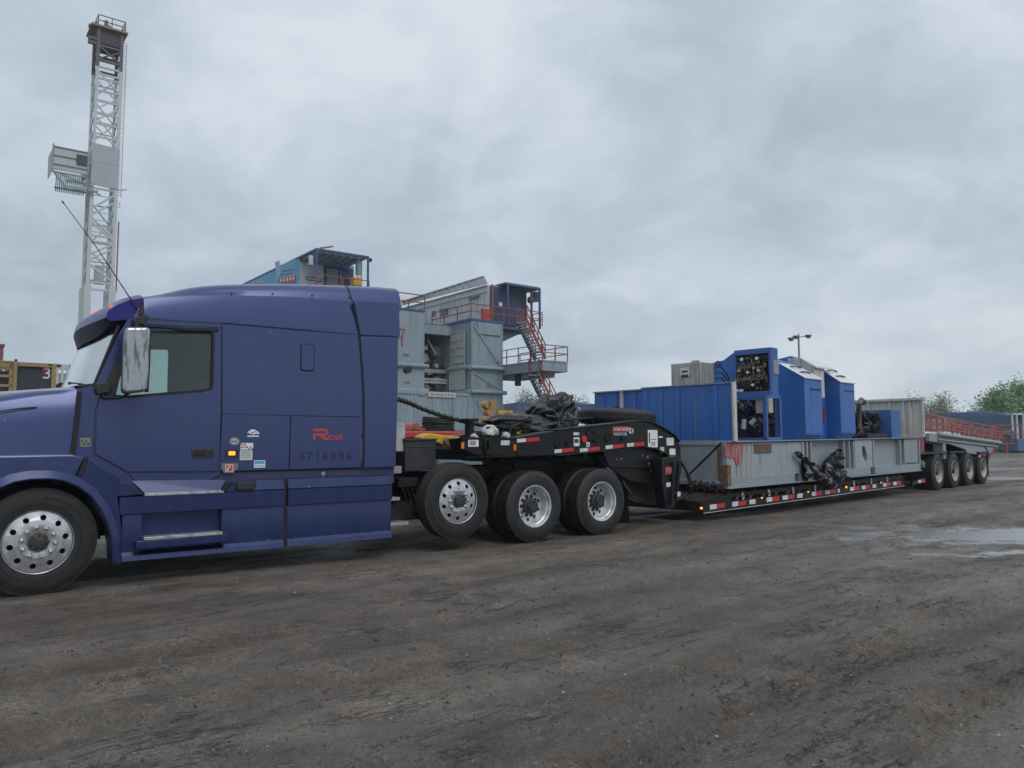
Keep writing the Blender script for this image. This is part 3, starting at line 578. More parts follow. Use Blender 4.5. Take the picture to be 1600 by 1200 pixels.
    # cab side wall (near and far) -----------------------------
    winhole = roundpoly(H([(208, 518), (333, 520), (331, 609), (200, 620), (176, 619), (178, 596)]), [.10, .06, .06, .04, .04, .06])
    winin = roundpoly(H([(212, 521), (329, 523), (327.5, 606), (200, 616.5), (181, 616), (183, 598)]), [.10, .06, .06, .04, .04, .06])
    side = H([(121, 607), (149, 602), (184, 524), (200, 499), (222, 495), (347, 503), (344, 740), (300, 768), (228, 772), (205, 768), (112, 713)])
    whn = winhole; whf = [(p[0] + (.10 if p[0] > 1.1 else 0), p[1] + (.05 if p[1] > 2.4 else 0)) for p in winhole]
    for v0, v1 in ((V, V + .03), (FAR, FAR + .03)):
        winhole = whn if v0 < 1 else whf; sd = side if v0 < 1 else [(p[0] + (.10 if p[0] > 1.6 else 0), p[1]) for p in side]; mb = MB(); mb.plate(sd, [winhole], v0, v1); mb.build('cab_side', M_paint, R, smooth=20)
    # door, one panel above the belt line and one below
    zb = lambda px: h(px, 646)[1]
    for v0, v1 in ((V - .012, V - .001), (FAR + .031, FAR + .042)):
        winhole = whn if v0 < 1 else whf; mb = MB(); dx_ = 0 if v0 < 1 else 2
        up = H([(163, 607), (208, 515.5), (214, 513)]) + roundpoly(H([(344 + dx_ * 6, 513.5 - dx_), (343.5 + dx_ * 6, 645), (151.5, 645), (155.5, 624)]), .02)
        mb.plate(up, [winhole], v0, v1)
        lo = H([(151.3, 645.3), (343.4, 645.3), (341, 735.5), (199, 736), (149, 709)]); mb.plate(roundpoly(lo, .02), [], v0 - (.005 if v0 < 1 else 0), v1)
        dr = mb.build('door', M_paint, R, bevel=.003)
        gk = MB(); gk.ribbon(winhole, .028, v0 - .006 if v0 < 1 else v1 + .006, v0 + .01 if v0 < 1 else v1 - .01, True); gk.build('window_gasket', M_seam, dr)
        gl = MB(); gl.plate(winhole, [], v0 + .014, v0 + .017); gl.build('window_glass', M_glass, dr)
        if v0 < 1:
            qb = MB(); qb.ribbon(H([(188, 520), (178, 596), (176, 618)], V - .016), .05, V - .022, V - .013); 
            hd = MB(); a = h(298, 716); b = h(334, 701); hd.prism(rrect(a[0], b[0], a[1], b[1], .012), V - .022, V - .010); hd.build('door_handle', M_black, dr, bevel=.004)
            hp = MB(); a = h(302, 711); b = h(320, 704); hp.prism(rrect(a[0], b[0], a[1], b[1], .01), V - .034, V - .021); a = h(328, 708); hp.cyl((a[0], V - .027, a[1]), .012, .006, 'y', 12); hp.build('handle_pull', M_seam, hd.build if False else dr)
            tr = MB(); tr.prism(H([(158, 620), (168, 594), (205, 517), (211, 516), (186, 596), (181, 618), (165, 624)], V - .02), V - .02, V - .012); tr.build('corner_trim', M_black, dr)
            vs = MB(); vs.ribbon(H([(222, 509), (262, 511), (288, 515), (340, 516)], V), .035, V - .05, V - .02); vs.build('rain_visor', M_seam, dr, bevel=.004)
    # seams drawn as narrow rubber lines
    mb = MB()
    for pts in ([(155, 622), (148.5, 645), (146.5, 709), (198, 738), (342, 737.5), (345.5, 646), (346.3, 507)], [(222, 498), (346, 505.5), (470, 516), (563, 523)]): mb.ribbon(H(pts, V), .008, V - .003, V + .002)
    mb.ribbon(H([(213, 506), (345, 512)], V), .008, V - .003, V + .002)
    mb.ribbon(H([(199, 738), (222, 764)], V), .012, V - .003, V + .002)
    mb.build('panel_seam', M_seam, R)
    mb = MB(); mb.loft([[T.hit(206, 751, .10)[:1] + (.10,) + T.hit(206, 751, .10)[1:], T.hit(352, 749.5, .10)[:1] + (.10,) + T.hit(352, 749.5, .10)[1:]], [T.hit(228, 772, .02)[:1] + (.02,) + T.hit(228, 772, .02)[1:], T.hit(350, 767.5, .02)[:1] + (.02,) + T.hit(350, 767.5, .02)[1:]]]); mb.build('step_fairing', M_grime_shade, R)
    # interior
    it = MB(); it.box(.1, 2.3, .16, 2.33, 1.05, 1.16); it.box(1.72, 1.80, .16, 2.33, 1.1, 2.2); it.box(.05, .45, .3, 2.2, 1.1, 1.95); it.box(1.0, 4.0, .2, 2.3, 2.85, 2.9)
    for v in (.42, 1.5):
        it.prism(rrect(.95, 1.5, 1.55, 1.7, .05), v, v + .52); it.slab(rrect(v + .02, v + .5, 1.6, 2.35 if v < 1 else 2.05, .08), 1.42, 1.56); it.slab(rrect(v + .14, v + .38, 2.35, 2.55, .06), 1.45, 1.55) if v < 1 else None
    it.build('cab_interior', M_inner, R, bevel=.01)
    sw = MB(); c = Vector((.62, .68, 1.98)); ax1 = Vector((0, 1, 0)); ax2 = Vector((.45, 0, .89))
    sw.tube([c + (ax1 * math.cos(t) + ax2 * math.sin(t)) * .22 for t in [2 * math.pi * k / 24 for k in range(25)]], .016, 8); sw.bar(c, (.35, .68, 1.8), .05); sw.build('steering_wheel', M_inner, R, smooth=40)
    # windscreen
    def wsp(t, s):      # s 0 bottom..1 top, t 0 near..1 far
        bul = 1 - (2 * t - 1) ** 2; bul = bul ** .7 if bul > 0 else 0
        b = h(148, 602); tp = h(186, 516); u = b[0] + (tp[0] - b[0]) * s - bul * (.13 - .02 * s); return (u, V + .02 + (FAR - V) * t, b[1] + (tp[1] - b[1] + .05) * s)
    mb = MB(); mb.loft([[wsp(t / 16, s / 4) for t in range(17)] for s in range(5)]); ws = mb.build('windshield', M_wind, R, smooth=60)
    gk = MB(); gk.tube([wsp(0, s / 8) for s in range(9)], .018, 8); gk.tube([wsp(t / 16, 0) for t in range(17)], .022, 8); gk.tube([wsp(1, s / 8) for s in range(9)], .018, 8); gk.build('windshield_seal', M_seam, ws)
    wp = MB(); wp.bar(wsp(.12, .03), wsp(.42, .12), .02, .03); wp.bar(wsp(.55, .03), wsp(.85, .12), .02, .03); wp.build('wiper', M_seam, ws)
    # sun visor cap over the windscreen
    def cap(t, s):
        bul = (1 - (2 * t - 1) ** 2) - .9 * max(0, t - .45); bul2 = (1 - abs(2 * t - 1) ** 5)
        pr = [h(224, 466, .12), h(203, 468.5, .12), h(182, 477, .12), h(168, 486.5, .12), h(165, 496, .12), h(172, 502, .12), h(206, 499, .12)]
        f = [.0, .3, .8, 1, 1, .9, .3][s]; lift = [.10, .07, .02, .0, -.02, -.15, .0][s]
        return (pr[s][0] - bul * .11 * f, V + (FAR + .03 - V) * t, pr[s][1] + bul2 * lift)
    ts = [0, .015, .04, .08, .14, .22, .32, .42, .5, .58, .68, .78, .86, .92, .96, .985, 1]
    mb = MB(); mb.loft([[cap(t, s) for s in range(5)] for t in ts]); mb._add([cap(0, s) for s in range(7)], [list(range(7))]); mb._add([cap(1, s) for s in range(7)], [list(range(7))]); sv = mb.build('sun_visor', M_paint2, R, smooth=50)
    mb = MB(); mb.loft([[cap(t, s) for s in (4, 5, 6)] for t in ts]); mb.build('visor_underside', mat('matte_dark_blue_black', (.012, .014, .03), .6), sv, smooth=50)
    for t in (.05, .3, .7): ml = MB(); p = cap(t, 2); ml.box(p[0] - .03, p[0] + .01, p[1] - .025, p[1] + .025, p[2] - .03, p[2] - .0); ml.build('marker_lamp', M_redlamp, R, bevel=.005)
    # roof fairing
    sil = [(218, 465), (227, 463.5), (245, 461), (260, 457.5), (290, 450.5), (320, 446.5), (350, 444.6), (400, 443.6), (450, 443.8), (500, 445), (548, 446.7)]
    def zat(tab, x): 
        for i in range(len(tab) - 1):
            if x <= tab[i + 1][0]: f = (x - tab[i][0]) / (tab[i + 1][0] - tab[i][0]); return tab[i][1] + f * (tab[i + 1][1] - tab[i][1])
        return tab[-1][1]
    crs = [(205, 476), (222, 466), (245, 463.5), (300, 461.5), (350, 461), (460, 463.5), (555, 470.5), (621, 474)]; sm = [(205, 496), (222, 496), (347, 504), (562, 522.5), (626, 526)]
    def rsec(px, tip=0, x0=None):
        s = h(px, zat(sm, px), V); sl = sil + [(600, 449), (622, 450.5)]
        def at(tab, dv):
            x = px
            for _ in range(12): x += (s[0] - h(x, zat(tab, x), V + dv)[0]) * 110
            return h(x, zat(tab, x), V + dv)
        c = at(crs, .05); t = at(sl, .22)
        mc = (V + FAR + .03) / 2; zc = max(c[1], 0); zt = max(t[1], c[1] + .012)
        half = [(V, s[1]), (V + .01, s[1] + (c[1] - s[1]) * .5), (V + .045, c[1] - .012), (V + .075, c[1] + .004), (V + .10, c[1] + (zt - c[1]) * .40), (V + .14, c[1] + (zt - c[1]) * .78), (V + .22, zt), (V + .5, zt + .02), (mc, zt + .04)]
        r = half + [(2 * mc - a, b) for a, b in half[-2::-1]]
        return [(s[0] + (c[0] - s[0]) * 0, a, b) for a, b in r]
    def slant(r):
        z0_, z1_ = r[0][2], r[3][2]; return [(q[0] + .115 * max(0, min(1, 1 - (q[2] - z0_) / (z1_ - z0_))) + .03 * max(0, min(1, 1 - (q[2] - z1_) / .12)), q[1], q[2]) for q in r]
    xs = [207, 214, 222, 232, 245, 260, 280, 300, 325, 350, 390, 430, 470, 510, 549]
    mb = MB(); mb.loft([rsec(x) for x in xs[:-1]] + [slant(rsec(549))], False, True); mb.build('roof_fairing', M_paint, R, smooth=38)
    mb = MB(); p = [rsec(x) for x in (217, 225)]; mb.loft([[(q[0], q[1] + (-.004 if q[1] < 1.2 else .004), q[2] + .004) for q in r[:6]] for r in p]); mb.build('roof_seam_trim', M_seam, R, smooth=40)
    # sleeper sides
    for v0, sgn in ((V, 1), (FAR + .03, -1)):
        tk = .012 * sgn; bk = MB(); bk.plate(H([(345, 504), (566, 523), (565, 733), (339, 738)], V), [], v0 + .02 * sgn, v0 + .035 * sgn); bk.build('sleeper_frame', M_seam, R)
        for nm, P in (('sleeper_panel', [(347.5, 506), (559.5, 522.6), (563.8, 560), (566.2, 620), (566.6, 651), (454, 649), (347.5, 646.5)]), ('sleeper_panel', [(347.5, 647.2), (453.6, 649.7), (451, 733.5), (343.2, 736)]), ('baggage_door', [(455, 650), (566, 652), (563.5, 730), (452.6, 733.5)])):
            mb = MB(); mb.plate(roundpoly(H(P, V), .015), [], v0, v0 + tk); mb.build(nm, M_paint, R, bevel=.004)
    vt = MB(); a = h(470.5, 578); b = h(490, 539.5); vt.prism(rrect(a[0], b[0], a[1], b[1], .03), V - .012, V - .001); vt.build('vent_cover', M_paint, R, bevel=.004)
    vt = MB(); vt.ribbon(rrect(a[0] - .006, b[0] + .006, a[1] - .006, b[1] + .006, .03), .012, V - .004, V + .001, True); vt.build('vent_seal', M_seam, R)
    # back wall and side extenders
    mb = MB(); u1 = h(566, 600)[0]; mb.box(u1 - .03, u1 + .02, V + .05, FAR - .02, h(566, 733)[1], h(566, 524)[1] + .05); mb.build('sleeper_back', M_paint, R)
    for v0, sgn in ((V - .02, 1), (FAR + .05, -1)):
        L1 = [(553, 470.5), (556, 490), (562, 523)]; L2 = [(562.5, 526), (566, 570), (568.5, 620), (569, 690), (567.5, 731)]
        ex = MB(); ex.plate(H(L1 + [(624, 526), (622.5, 474)], V), [], v0, v0 + .03 * sgn); up = ex.build('side_extender', M_paint, R, bevel=.006)
        ex = MB(); ex.plate(H(L2 + [(617.5, 729), (620.5, 600), (621, 527.5)], V), [], v0, v0 + .03 * sgn); ex.build('side_extender', M_paint, R, bevel=.006)
        g = MB(); g.ribbon(H([(552, 474), (554.5, 490), (561, 523), (565, 570), (567.4, 620), (567.6, 690), (566, 731)], V), .02, v0 + .012 * sgn, v0 + .024 * sgn); g.ribbon(H([(562, 524.7), (621, 526.7)], V), .016, v0 + .006 * sgn, v0 + .02 * sgn); g.build('extender_gap', M_seam, R)
    p = [slant(rsec(552)), rsec(575), rsec(600), rsec(621)]; p[-1] = [(q[0] + (.09 if V + .04 < q[1] < FAR - .01 else 0), q[1], q[2]) for q in p[-1]]; mb = MB(); mb.loft([[(q[0], q[1], q[2]) for q in r] for r in p]); mb._add(p[-1], [list(range(len(p[-1])))]); mb.build('roof_extender', M_paint, R, smooth=38)
    g = MB(); r = slant(rsec(550.5)); g.loft([[(q[0] - .012, q[1] + .003, q[2] - .003) for q in r], [(q[0] + .02, q[1] + .003, q[2] - .003) for q in r]]); g.build('extender_gap', M_seam, R)
    for k in range(4): mb = MB(); q = h((361, 425, 487, 545)[k], (459, 459.5, 461.5, 465)[k], V + .1); mb.cyl((q[0], V + .075, q[1]), .01, .03, 'y', 8); mb.build('roof_rivet', M_seam, R)
    # hood -------------------------------------------------------
    mc = (V + FAR + .03) / 2
    def hsec(u, zs, zt, zb=1.2, n0=.0):
        half = [(.08 + n0, zb), (.10 + n0, zb + (zs - zb) * .6), (.13 + n0, zs - .06), (.17 + n0, zs), (.30 + n0 * .9, zs + (zt - zs) * .45), (.55 + n0 * .7, zs + (zt - zs) * .85), (.8 + n0 * .4, zt), (mc, zt + .015)]
        return [(u, a, b) for a, b in half] + [(u, 2 * mc - a, b) for a, b in half[-2::-1]]
    uc = h(122, 607)[0]; z0 = h(122, 607)[1]; zl = h(0, 621)[1]; ul = h(0, 621)[0]
    st = [(uc, z0, z0 + .05, 1.2, .03), ((uc + ul) / 2, (z0 + zl) / 2 + .012, (z0 + zl) / 2 + .07, 1.2, .045), (ul, zl, zl + .09, 1.2, .06), (-.8, zl - .13, zl - .02, 1.15, .12), (-1.15, zl - .33, zl - .18, 1.0, .22), (-1.32, zl - .6, zl - .42, .8, .34), (-1.38, zl - .95, zl - .75, .7, .42)]
    mb = MB(); mb.loft([hsec(*q) for q in st], False, True); mb.build('hood', M_paint, R, smooth=45)
    cw = MB(); a = h(80, 602.5, .6); cw.loft([[(uc + .0, .2 + k * .21, z0 + .03) for k in range(11)], [(uc + .05, .2 + k * .21, z0 + .015) for k in range(11)], [(uc + .25, .2 + k * .21, z0 - .01) for k in range(11)]]); cw.build('cowl', M_black, R)
    g = MB(); g.ribbon(H([(124.5, 612), (120, 660), (113.5, 712)], .1), .045, .085, .12); g.build('hood_seal', M_seam, R)
    cr_ = MB(); cr_.tube([(q[0], .150, q[1]) for q in H([(0, 642.5), (30, 638), (58, 636)], .13)], .007, 6); cr_.build('hood_crease', M_seam, R)
    gr = MB(); gr.box(-1.42, -1.36, .75, 1.75, .75, 1.4); gr.build('grille', M_chrome, R, bevel=.02)
    bp = MB(); bp.loft([[(-1.28, .02, z), (-1.5, .3, z), (-1.6, .9, z), (-1.6, 1.58, z), (-1.5, 2.18, z), (-1.28, 2.45, z)] for z in (.32, .36, .66, .70)]); bp.build('bumper', M_paint, R, smooth=40)
    for v in (.14, 1.98): hl = MB(); hl.loft([[(-.95, v, z), (-1.2, v + (.06 if v < 1 else .24), z), (-1.33, v + .2, z)] for z in (.98, 1.28)]); hl.build('headlight', M_white, R, smooth=40)
    # fenders -----------------------------------------------------
    hh = lambda x, y: T.hit(x, y, -.02)
    arc = [hh(174.5, 878), hh(173.5, 850), hh(167, 820), hh(156, 797), hh(140, 775), hh(120, 760), hh(98, 751.5), hh(75, 748.5)]
    top = max(a[1] for a in arc); arc[-1] = (arc[-1][0], top)
    mir = [(-.04 - (a[0] + .04) * 1.0, a[1]) for a in arc[::-1]]
    foreb = [(mir[-1][0], .5)]
    outer = [(mir[-1][0] - .02, .45), (-.95, .5), (-1.22, .75), (-1.2, 1.0), (-.9, 1.22), hh(0, 711), hh(112, 709), hh(137, 715.5)]
    front = [hh(138, 716), hh(226, 772), hh(184, 776), hh(190, 828), hh(188, 878)]
    def arch_poly(): return arc
    nf = arc[4:] + mir                                        # moving fender (front piece)
    fsplit = hh(118, 758)
    for v0, v1 in ((-.02, .24), (2.23, 2.49)):
        i5 = 5
        f1 = [hh(133, 714), hh(115, 757)] + [a for a in arc if a[0] < hh(114, 757)[0]] + mir + outer[1:7]
        mb = MB(); mb.prism(f1, v0, v1); mb.build('front_fender', M_paint, R, bevel=.025, seg=3)
        f2 = [hh(139, 716.5), hh(225, 772), hh(184, 776), hh(190, 828), hh(190, 868), hh(176, 879)] + [a for a in arc if a[0] > hh(121, 760)[0]] + [hh(121, 758.5)]
        mb = MB(); mb.prism(f2, v0 + .004, v1); mb.build('cab_fairing', M_grime_shade, R, bevel=.012)
    # arch lips
    for v0, sg in ((-.02, -1), (2.49, 1)):
        lp = MB(); A = arc + mir; cu_ = -.04; cz = .5
        rings = []
        for i, a in enumerate(A):
            d = Vector((a[0] - cu_, a[1] - cz)).normalized(); rings.append([(a[0] + d.x * q, v0 + sg * w_, a[1] + d.y * q) for q, w_ in ((-.004, -.2), (-.004, .055), (.012, .062), (.085, .012), (.09, -.02))])
        lp.loft(rings, False); lp.build('arch_lip', M_grime_shade, R, smooth=40)
    g = MB(); g.ribbon([hh(136, 715), hh(117, 760)], .035, -.024, -.012); g.build('fender_seal', M_seam, R)
    wl = MB(); wl.lathe([(.6, .0), (.62, .5)], (-.04, .24, .52), 30, a0=-.1, a1=math.pi + .1); wl.build('wheel_well', M_seam, R)
    # sill and lower fairings --------------------------------------
    zz = lambda y, v=0.0: T.hit(455, y, v)[1]
    uL, uR, ug0, ug1 = h(226, 776, 0)[0], h(612.5, 780, 0)[0], h(444, 800, 0)[0], h(450, 800, 0)[0]
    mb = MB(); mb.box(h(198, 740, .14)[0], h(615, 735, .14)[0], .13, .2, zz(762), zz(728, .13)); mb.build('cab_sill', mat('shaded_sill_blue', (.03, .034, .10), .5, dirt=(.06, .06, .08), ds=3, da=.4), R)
    ssp = MB(); ssp.box(h(350, 767, .05)[0], ug1, .02, .2, zz(766), zz(750)); 
    u2 = h(348, 790, 0)[0]; ust = h(184, 776, 0)[0]
    top_sec = [(.10, zz(747)), (.03, zz(749)), (.0, zz(763)), (.012, zz(764.5)), (.012, zz(765.5)), (.0, zz(767)), (.0, zz(789))]
    pls = MB()
    def sweep(m, sec, u0, u1): m.loft([[(u0, a, b) for a, b in sec], [(u1, a, b) for a, b in sec]])
    zs0 = T.hit(226, 775.5, 0)[1]
    sweep(pls, top_sec + [(.03, zz(790))], ug1, uR); sweep(pls, top_sec + [(.03, zz(790))], h(398, 760, 0)[0], ug0)
    sweep(pls, [(.18, zs0 - .0), (.0, zs0), (.0, zz(789)), (.03, zz(790))], ust + .02, h(398, 760, 0)[0])
    pls.prism([h(350, 769, .02), h(368, 752.5, .02), h(400, 751, .02), h(400, 767, .02)], .005, .15)
    pls.build('upper_skirt', M_grime_shade, R, smooth=30)
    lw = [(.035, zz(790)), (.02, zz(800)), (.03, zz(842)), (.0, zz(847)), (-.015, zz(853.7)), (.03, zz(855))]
    for a, b in ((ug1, uR), (u2, ug0), (h(192, 810, 0)[0], h(222, 810, 0)[0])): m = MB(); sweep(m, lw, a, b); m.build('lower_skirt', M_grime_shade, R, smooth=20)
    m = MB(); sweep(m, [(.10, zz(790)), (.10, zz(842)), (.0, zz(847)), (-.015, zz(853.7)), (.03, zz(855))], h(222, 810, 0)[0], u2); m.box(u2 - .004, u2 + .004, .02, .1, zz(842), zz(790)); m.build('step_recess', M_grime_shade, R)
    m = MB(); m.box(ug0 - .002, ug1 + .002, .035, .06, zz(853), zz(748)); m.build('skirt_gap', M_seam, R)
    m = MB(); m.box(ust, uR, .12, .16, zz(850), zz(760)); m.box(ust, uR - .02, 2.3, 2.44, zz(850), zz(750)); m.build('skirt_frame', M_frame, R)
    for (x0, y0, x1, y1) in ((226, 776, 350, 769),):
        m = MB(); a = h(x0, y0, -.005); b = h(x1, y1, -.005); m.box(a[0], b[0], -.01, .15, zs0 + .001, zs0 + .028)
        for k in range(34): u = a[0] + (b[0] - a[0]) * (k + .5) / 34; m.box(u - .006, u + .006, -.004, .14, zs0 + .028, zs0 + .034)
        m.build('cab_step', M_tread, R, bevel=.003)
    zst = h(222, 844.5, -.06)[1] ; a = h(213, 850, -.08)[0]; b = h(356, 850, -.08)[0]
    m = MB(); m.box(a, b, -.08, .1, zst - .085, zst - .002); m.build('step_box', M_grime_shade, R, bevel=.008)
    m = MB(); m.box(a + .07, b - .06, -.085, .08, zst, zst + .03)
    for k in range(34): u = a + .07 + (b - a - .13) * (k + .5) / 34; m.box(u - .006, u + .006, -.078, .075, zst + .03, zst + .037)
    m.build('cab_step', M_tread, R, bevel=.003)
    m = MB(); a = h(369, 766, -.0); b = h(397, 752.5, -.0); m.prism(rrect(a[0], b[0], a[1], b[1], .02), -.03, .01); m.build('black_cap', M_black, R, bevel=.01)
    m = MB(); m.prism(H([(343, 769), (354, 753), (362, 752), (352, 768)], .0), -.01, .06); m.build('air_duct', M_seam, R, bevel=.006)
    m = MB(); 
    for x, r_ in ((325, .012), (333, .02), (505, .025)): q = h(x, 743.5 if x < 400 else 740, .12); m.cyl((q[0], .118, q[1]), r_, .02, 'y', 14)
    m.build('sill_knobs', M_sst, R)
    # mirror -----------------------------------------------------
    vm = -.22
    P = roundpoly(T.H([(197, 511), (232, 511), (236, 516), (234, 575), (231, 609), (226, 612), (196, 615), (192, 610), (194, 560)], vm), .03)
    m = MB(); m.prism(P, vm, vm + .14); mi = m.build('mirror', M_mirror, R, bevel=.03, seg=4)
    m = MB(); m.ribbon(T.H([(235.5, 514), (235, 560), (232, 612)], vm), .012, vm + .02, vm + .13); m.build('mirror_glass_edge', M_seam, mi)
    m = MB(); q1 = h(214, 500, V); q2 = h(158, 606, V); pm = T.hit(216, 514, vm); pn = T.hit(205, 612, vm)
    m.tube([(q1[0], V, q1[1]), (pm[0], vm + .1, pm[1] + .03), (pm[0], vm + .07, pm[1] - .02)], .014, 8)
    m.tube([(q2[0], V, q2[1] - .03), (h(160, 622)[0], V - .08, h(160, 622)[1]), (h(182, 623)[0], V - .18, h(182, 623)[1]), (pn[0], vm + .07, pn[1] - .01), (pn[0], vm + .07, pn[1] + .05)], .014, 8)
    m.build('mirror_arm', M_seam, mi, smooth=50)
    m = MB(); m.prism(roundpoly(H([(150, 598), (170, 597), (174, 601), (172, 613), (152, 617), (149, 608)], V - .05), .02), V - .07, V); m.build('mirror_bracket', M_black, R, bevel=.012)
    m = MB(); m.prism(H([(205, 500), (226, 492), (232, 497), (222, 508), (206, 508)], V), V - .05, V); m.build('antenna_base', M_black, R, bevel=.008)
    p0 = h(222, 494, V - .03); p1 = h(200, 461, V - .03); p2 = h(97, 314, V - .03)
    m = MB(); m.tube([(p0[0], V - .03, p0[1]), (p1[0], V - .03, p1[1])], .007, 8); m.tube([(p1[0], V - .03, p1[1]), h(150, 385, V - .03)[:1] + (V - .03,) + h(150, 385, V - .03)[1:], (p2[0], V - .03, p2[1])], [.006, .0045, .0035], 6); q = h(100, 318, V - .03); m.tube([(q[0], V - .03, q[1]), (p2[0], V - .03, p2[1])], .008, 6); m.build('antenna', M_seam, R)
    # lamps, stickers, lettering
    def decal(name, x0, y0, x1, y1, m_, v, r_=.004, th=.003, parent=R):
        a = T.hit(x0, y1, v); b = T.hit(x1, y0, v); q = MB(); q.prism(rrect(a[0], b[0], a[1], b[1], r_), v - th, v); return q.build(name, m_, parent)
    v = V - .0
    s = decal('side_lamp', 352.5, 702, 372, 714.5, M_black, v, .01, .02); q = decal('lamp_lens', 357, 705, 367.5, 711.5, M_amber, v - .02, .006, .006, s); 
    decal('sticker', 374.5, 703.5, 394.5, 719, mat('paper_sticker', (.50, .55, .50), .6), v)
    for k in range(4): decal('sticker_print', 377, 706 + k * 3, 392, 706.8 + k * 3, M_inner, v - .0035, .0005, .001)
    flag = decal('sticker', 375.5, 692, 395.5, 702.6, M_white, v)
    a = T.hit(375.5, 702.6, v); b = T.hit(395.5, 692, v); gx = (b[0] - a[0]) / 8; gz = (b[1] - a[1]) / 4
    k1 = MB(); k2 = MB()
    for i in range(8):
        for j in range(4):
            if (i < 4) == (j > 1):
                if (i + j) % 2: k1.box(a[0] + i * gx, a[0] + (i + .8) * gx, v - .0055, v - .003, a[1] + j * gz, a[1] + (j + .8) * gz)
            elif (i * 3 + j) % 3 == 1: k2.box(a[0] + i * gx, a[0] + (i + .7) * gx, v - .0055, v - .003, a[1] + j * gz, a[1] + (j + .6) * gz)
    k1.build('sticker_print', M_inner, flag); k2.build('sticker_print', M_red, flag)
    decal('sticker', 396.5, 719, 414.5, 731, M_white, v); decal('sticker_print', 397.5, 720, 413.5, 725, M_bluest, v - .0035, .001, .001); decal('sticker_print', 397.5, 726, 413.5, 730, mat('pale_blue_print', (.35, .5, .58), .5), v - .0035, .001, .001)
    q = MB(); c = T.hit(365.5, 689.5, v); q.plate([(c[0] + .052 * math.cos(t) * (1.1 if math.cos(t) > 0 else .9), c[1] + .043 * math.sin(t)) for t in [k * math.pi / 12 for k in range(24)]], [], v - .003, v); ov = q.build('sticker', mat('grey_oval_sticker', (.38, .42, .45), .5), R)
    q = MB(); q.ribbon(circ(c[0], c[1], .036, 18), .004, v - .0045, v - .003, True); q.box(c[0] - .03, c[0] + .03, v - .0045, v - .003, c[1] - .006, c[1] + .004); q.build('sticker_print', M_inner, ov)
    # bird-head emblem sticker
    q = MB(); q.plate(T.H([(386, 677.5), (389, 673.5), (393, 671), (397, 671), (401, 673), (405, 676), (404.5, 678.5), (399, 677.5), (396.5, 679.5), (393, 677), (391, 679), (389.5, 676)], v), [], v - .003, v); e = q.build('sticker', M_white, R)
    q = MB(); q.ribbon(T.H([(392, 675), (395, 676.5), (398, 674), (401, 675.5)], v), .008, v - .0045, v - .003); q.build('sticker_print', M_paint, e); decal('sticker', 386.5, 680.5, 404.5, 682.5, M_white, v)
    q = MB(); q.prism(H([(346.5, 723.5), (372, 724), (371.5, 733.5), (366.5, 735), (365.5, 739), (349, 739), (348.5, 735), (345.5, 733)], v), v - .004, v); hz = q.build('placard_holder', mat('grey_plastic_plate', (.16, .16, .16), .5), R)
    q = decal('placard', 352, 725.5, 364.5, 737, M_white, v - .004, .002, .002, hz); decal('placard_print', 353, 726.5, 363.5, 736, M_red, v - .006, .002, .002, hz)
    q = MB(); a = h(354, 735); q.bar((a[0], v - .009, a[1]), (h(359, 728)[0], v - .009, h(359, 728)[1]), .001, .012); q.build('placard_print', M_white, hz)
    q = decal('badge', 125, 684, 141.5, 698, mat('worn_badge', (.20, .21, .17), .5, .2, .4, 60), v, .004, .004); 
    q = MB()
    for k in range(4): a = h(127.5 + k * 3.2, 688 + (k % 2) * 4); q.box(a[0], a[0] + .012, v - .006, v - .003, a[1] - .02, a[1])
    q.build('badge_marks', M_inner, R)
    a = h(486.5, 687.5); s1 = (h(511, 687)[0] - h(487.5, 687)[0])
    # big R built from strokes, then the rest in small capitals
    def stroke(m, pts, w): m.ribbon(T.H(pts, v), w, v - .004, v)
    rb = MB(); stroke(rb, [(489, 671.8), (508, 672), (511.5, 674), (511.5, 677), (508, 679.3), (494, 679.3)], .027); stroke(rb, [(490.5, 687.5), (490.5, 679), (494, 678.6)], .030); stroke(rb, [(499, 680), (511.5, 687.4)], .03)
    rb.build('lettering', M_red, R)
    z1 = h(512, 687.6)[1]; text('lettering', 'IDER', .084, M_red, R, (h(512, 687)[0], v - .001, z1), sx=1.12, ext=.003, bold=.0015)
    for i, ch in enumerate('3716896'): x = 467 + i * 12.4; q = h(x, 717.8); text('lettering', ch, .125, M_num, R, (q[0], v - .001, q[1]), sx=1.1, bold=.002)
    return R
truck = make_truck()
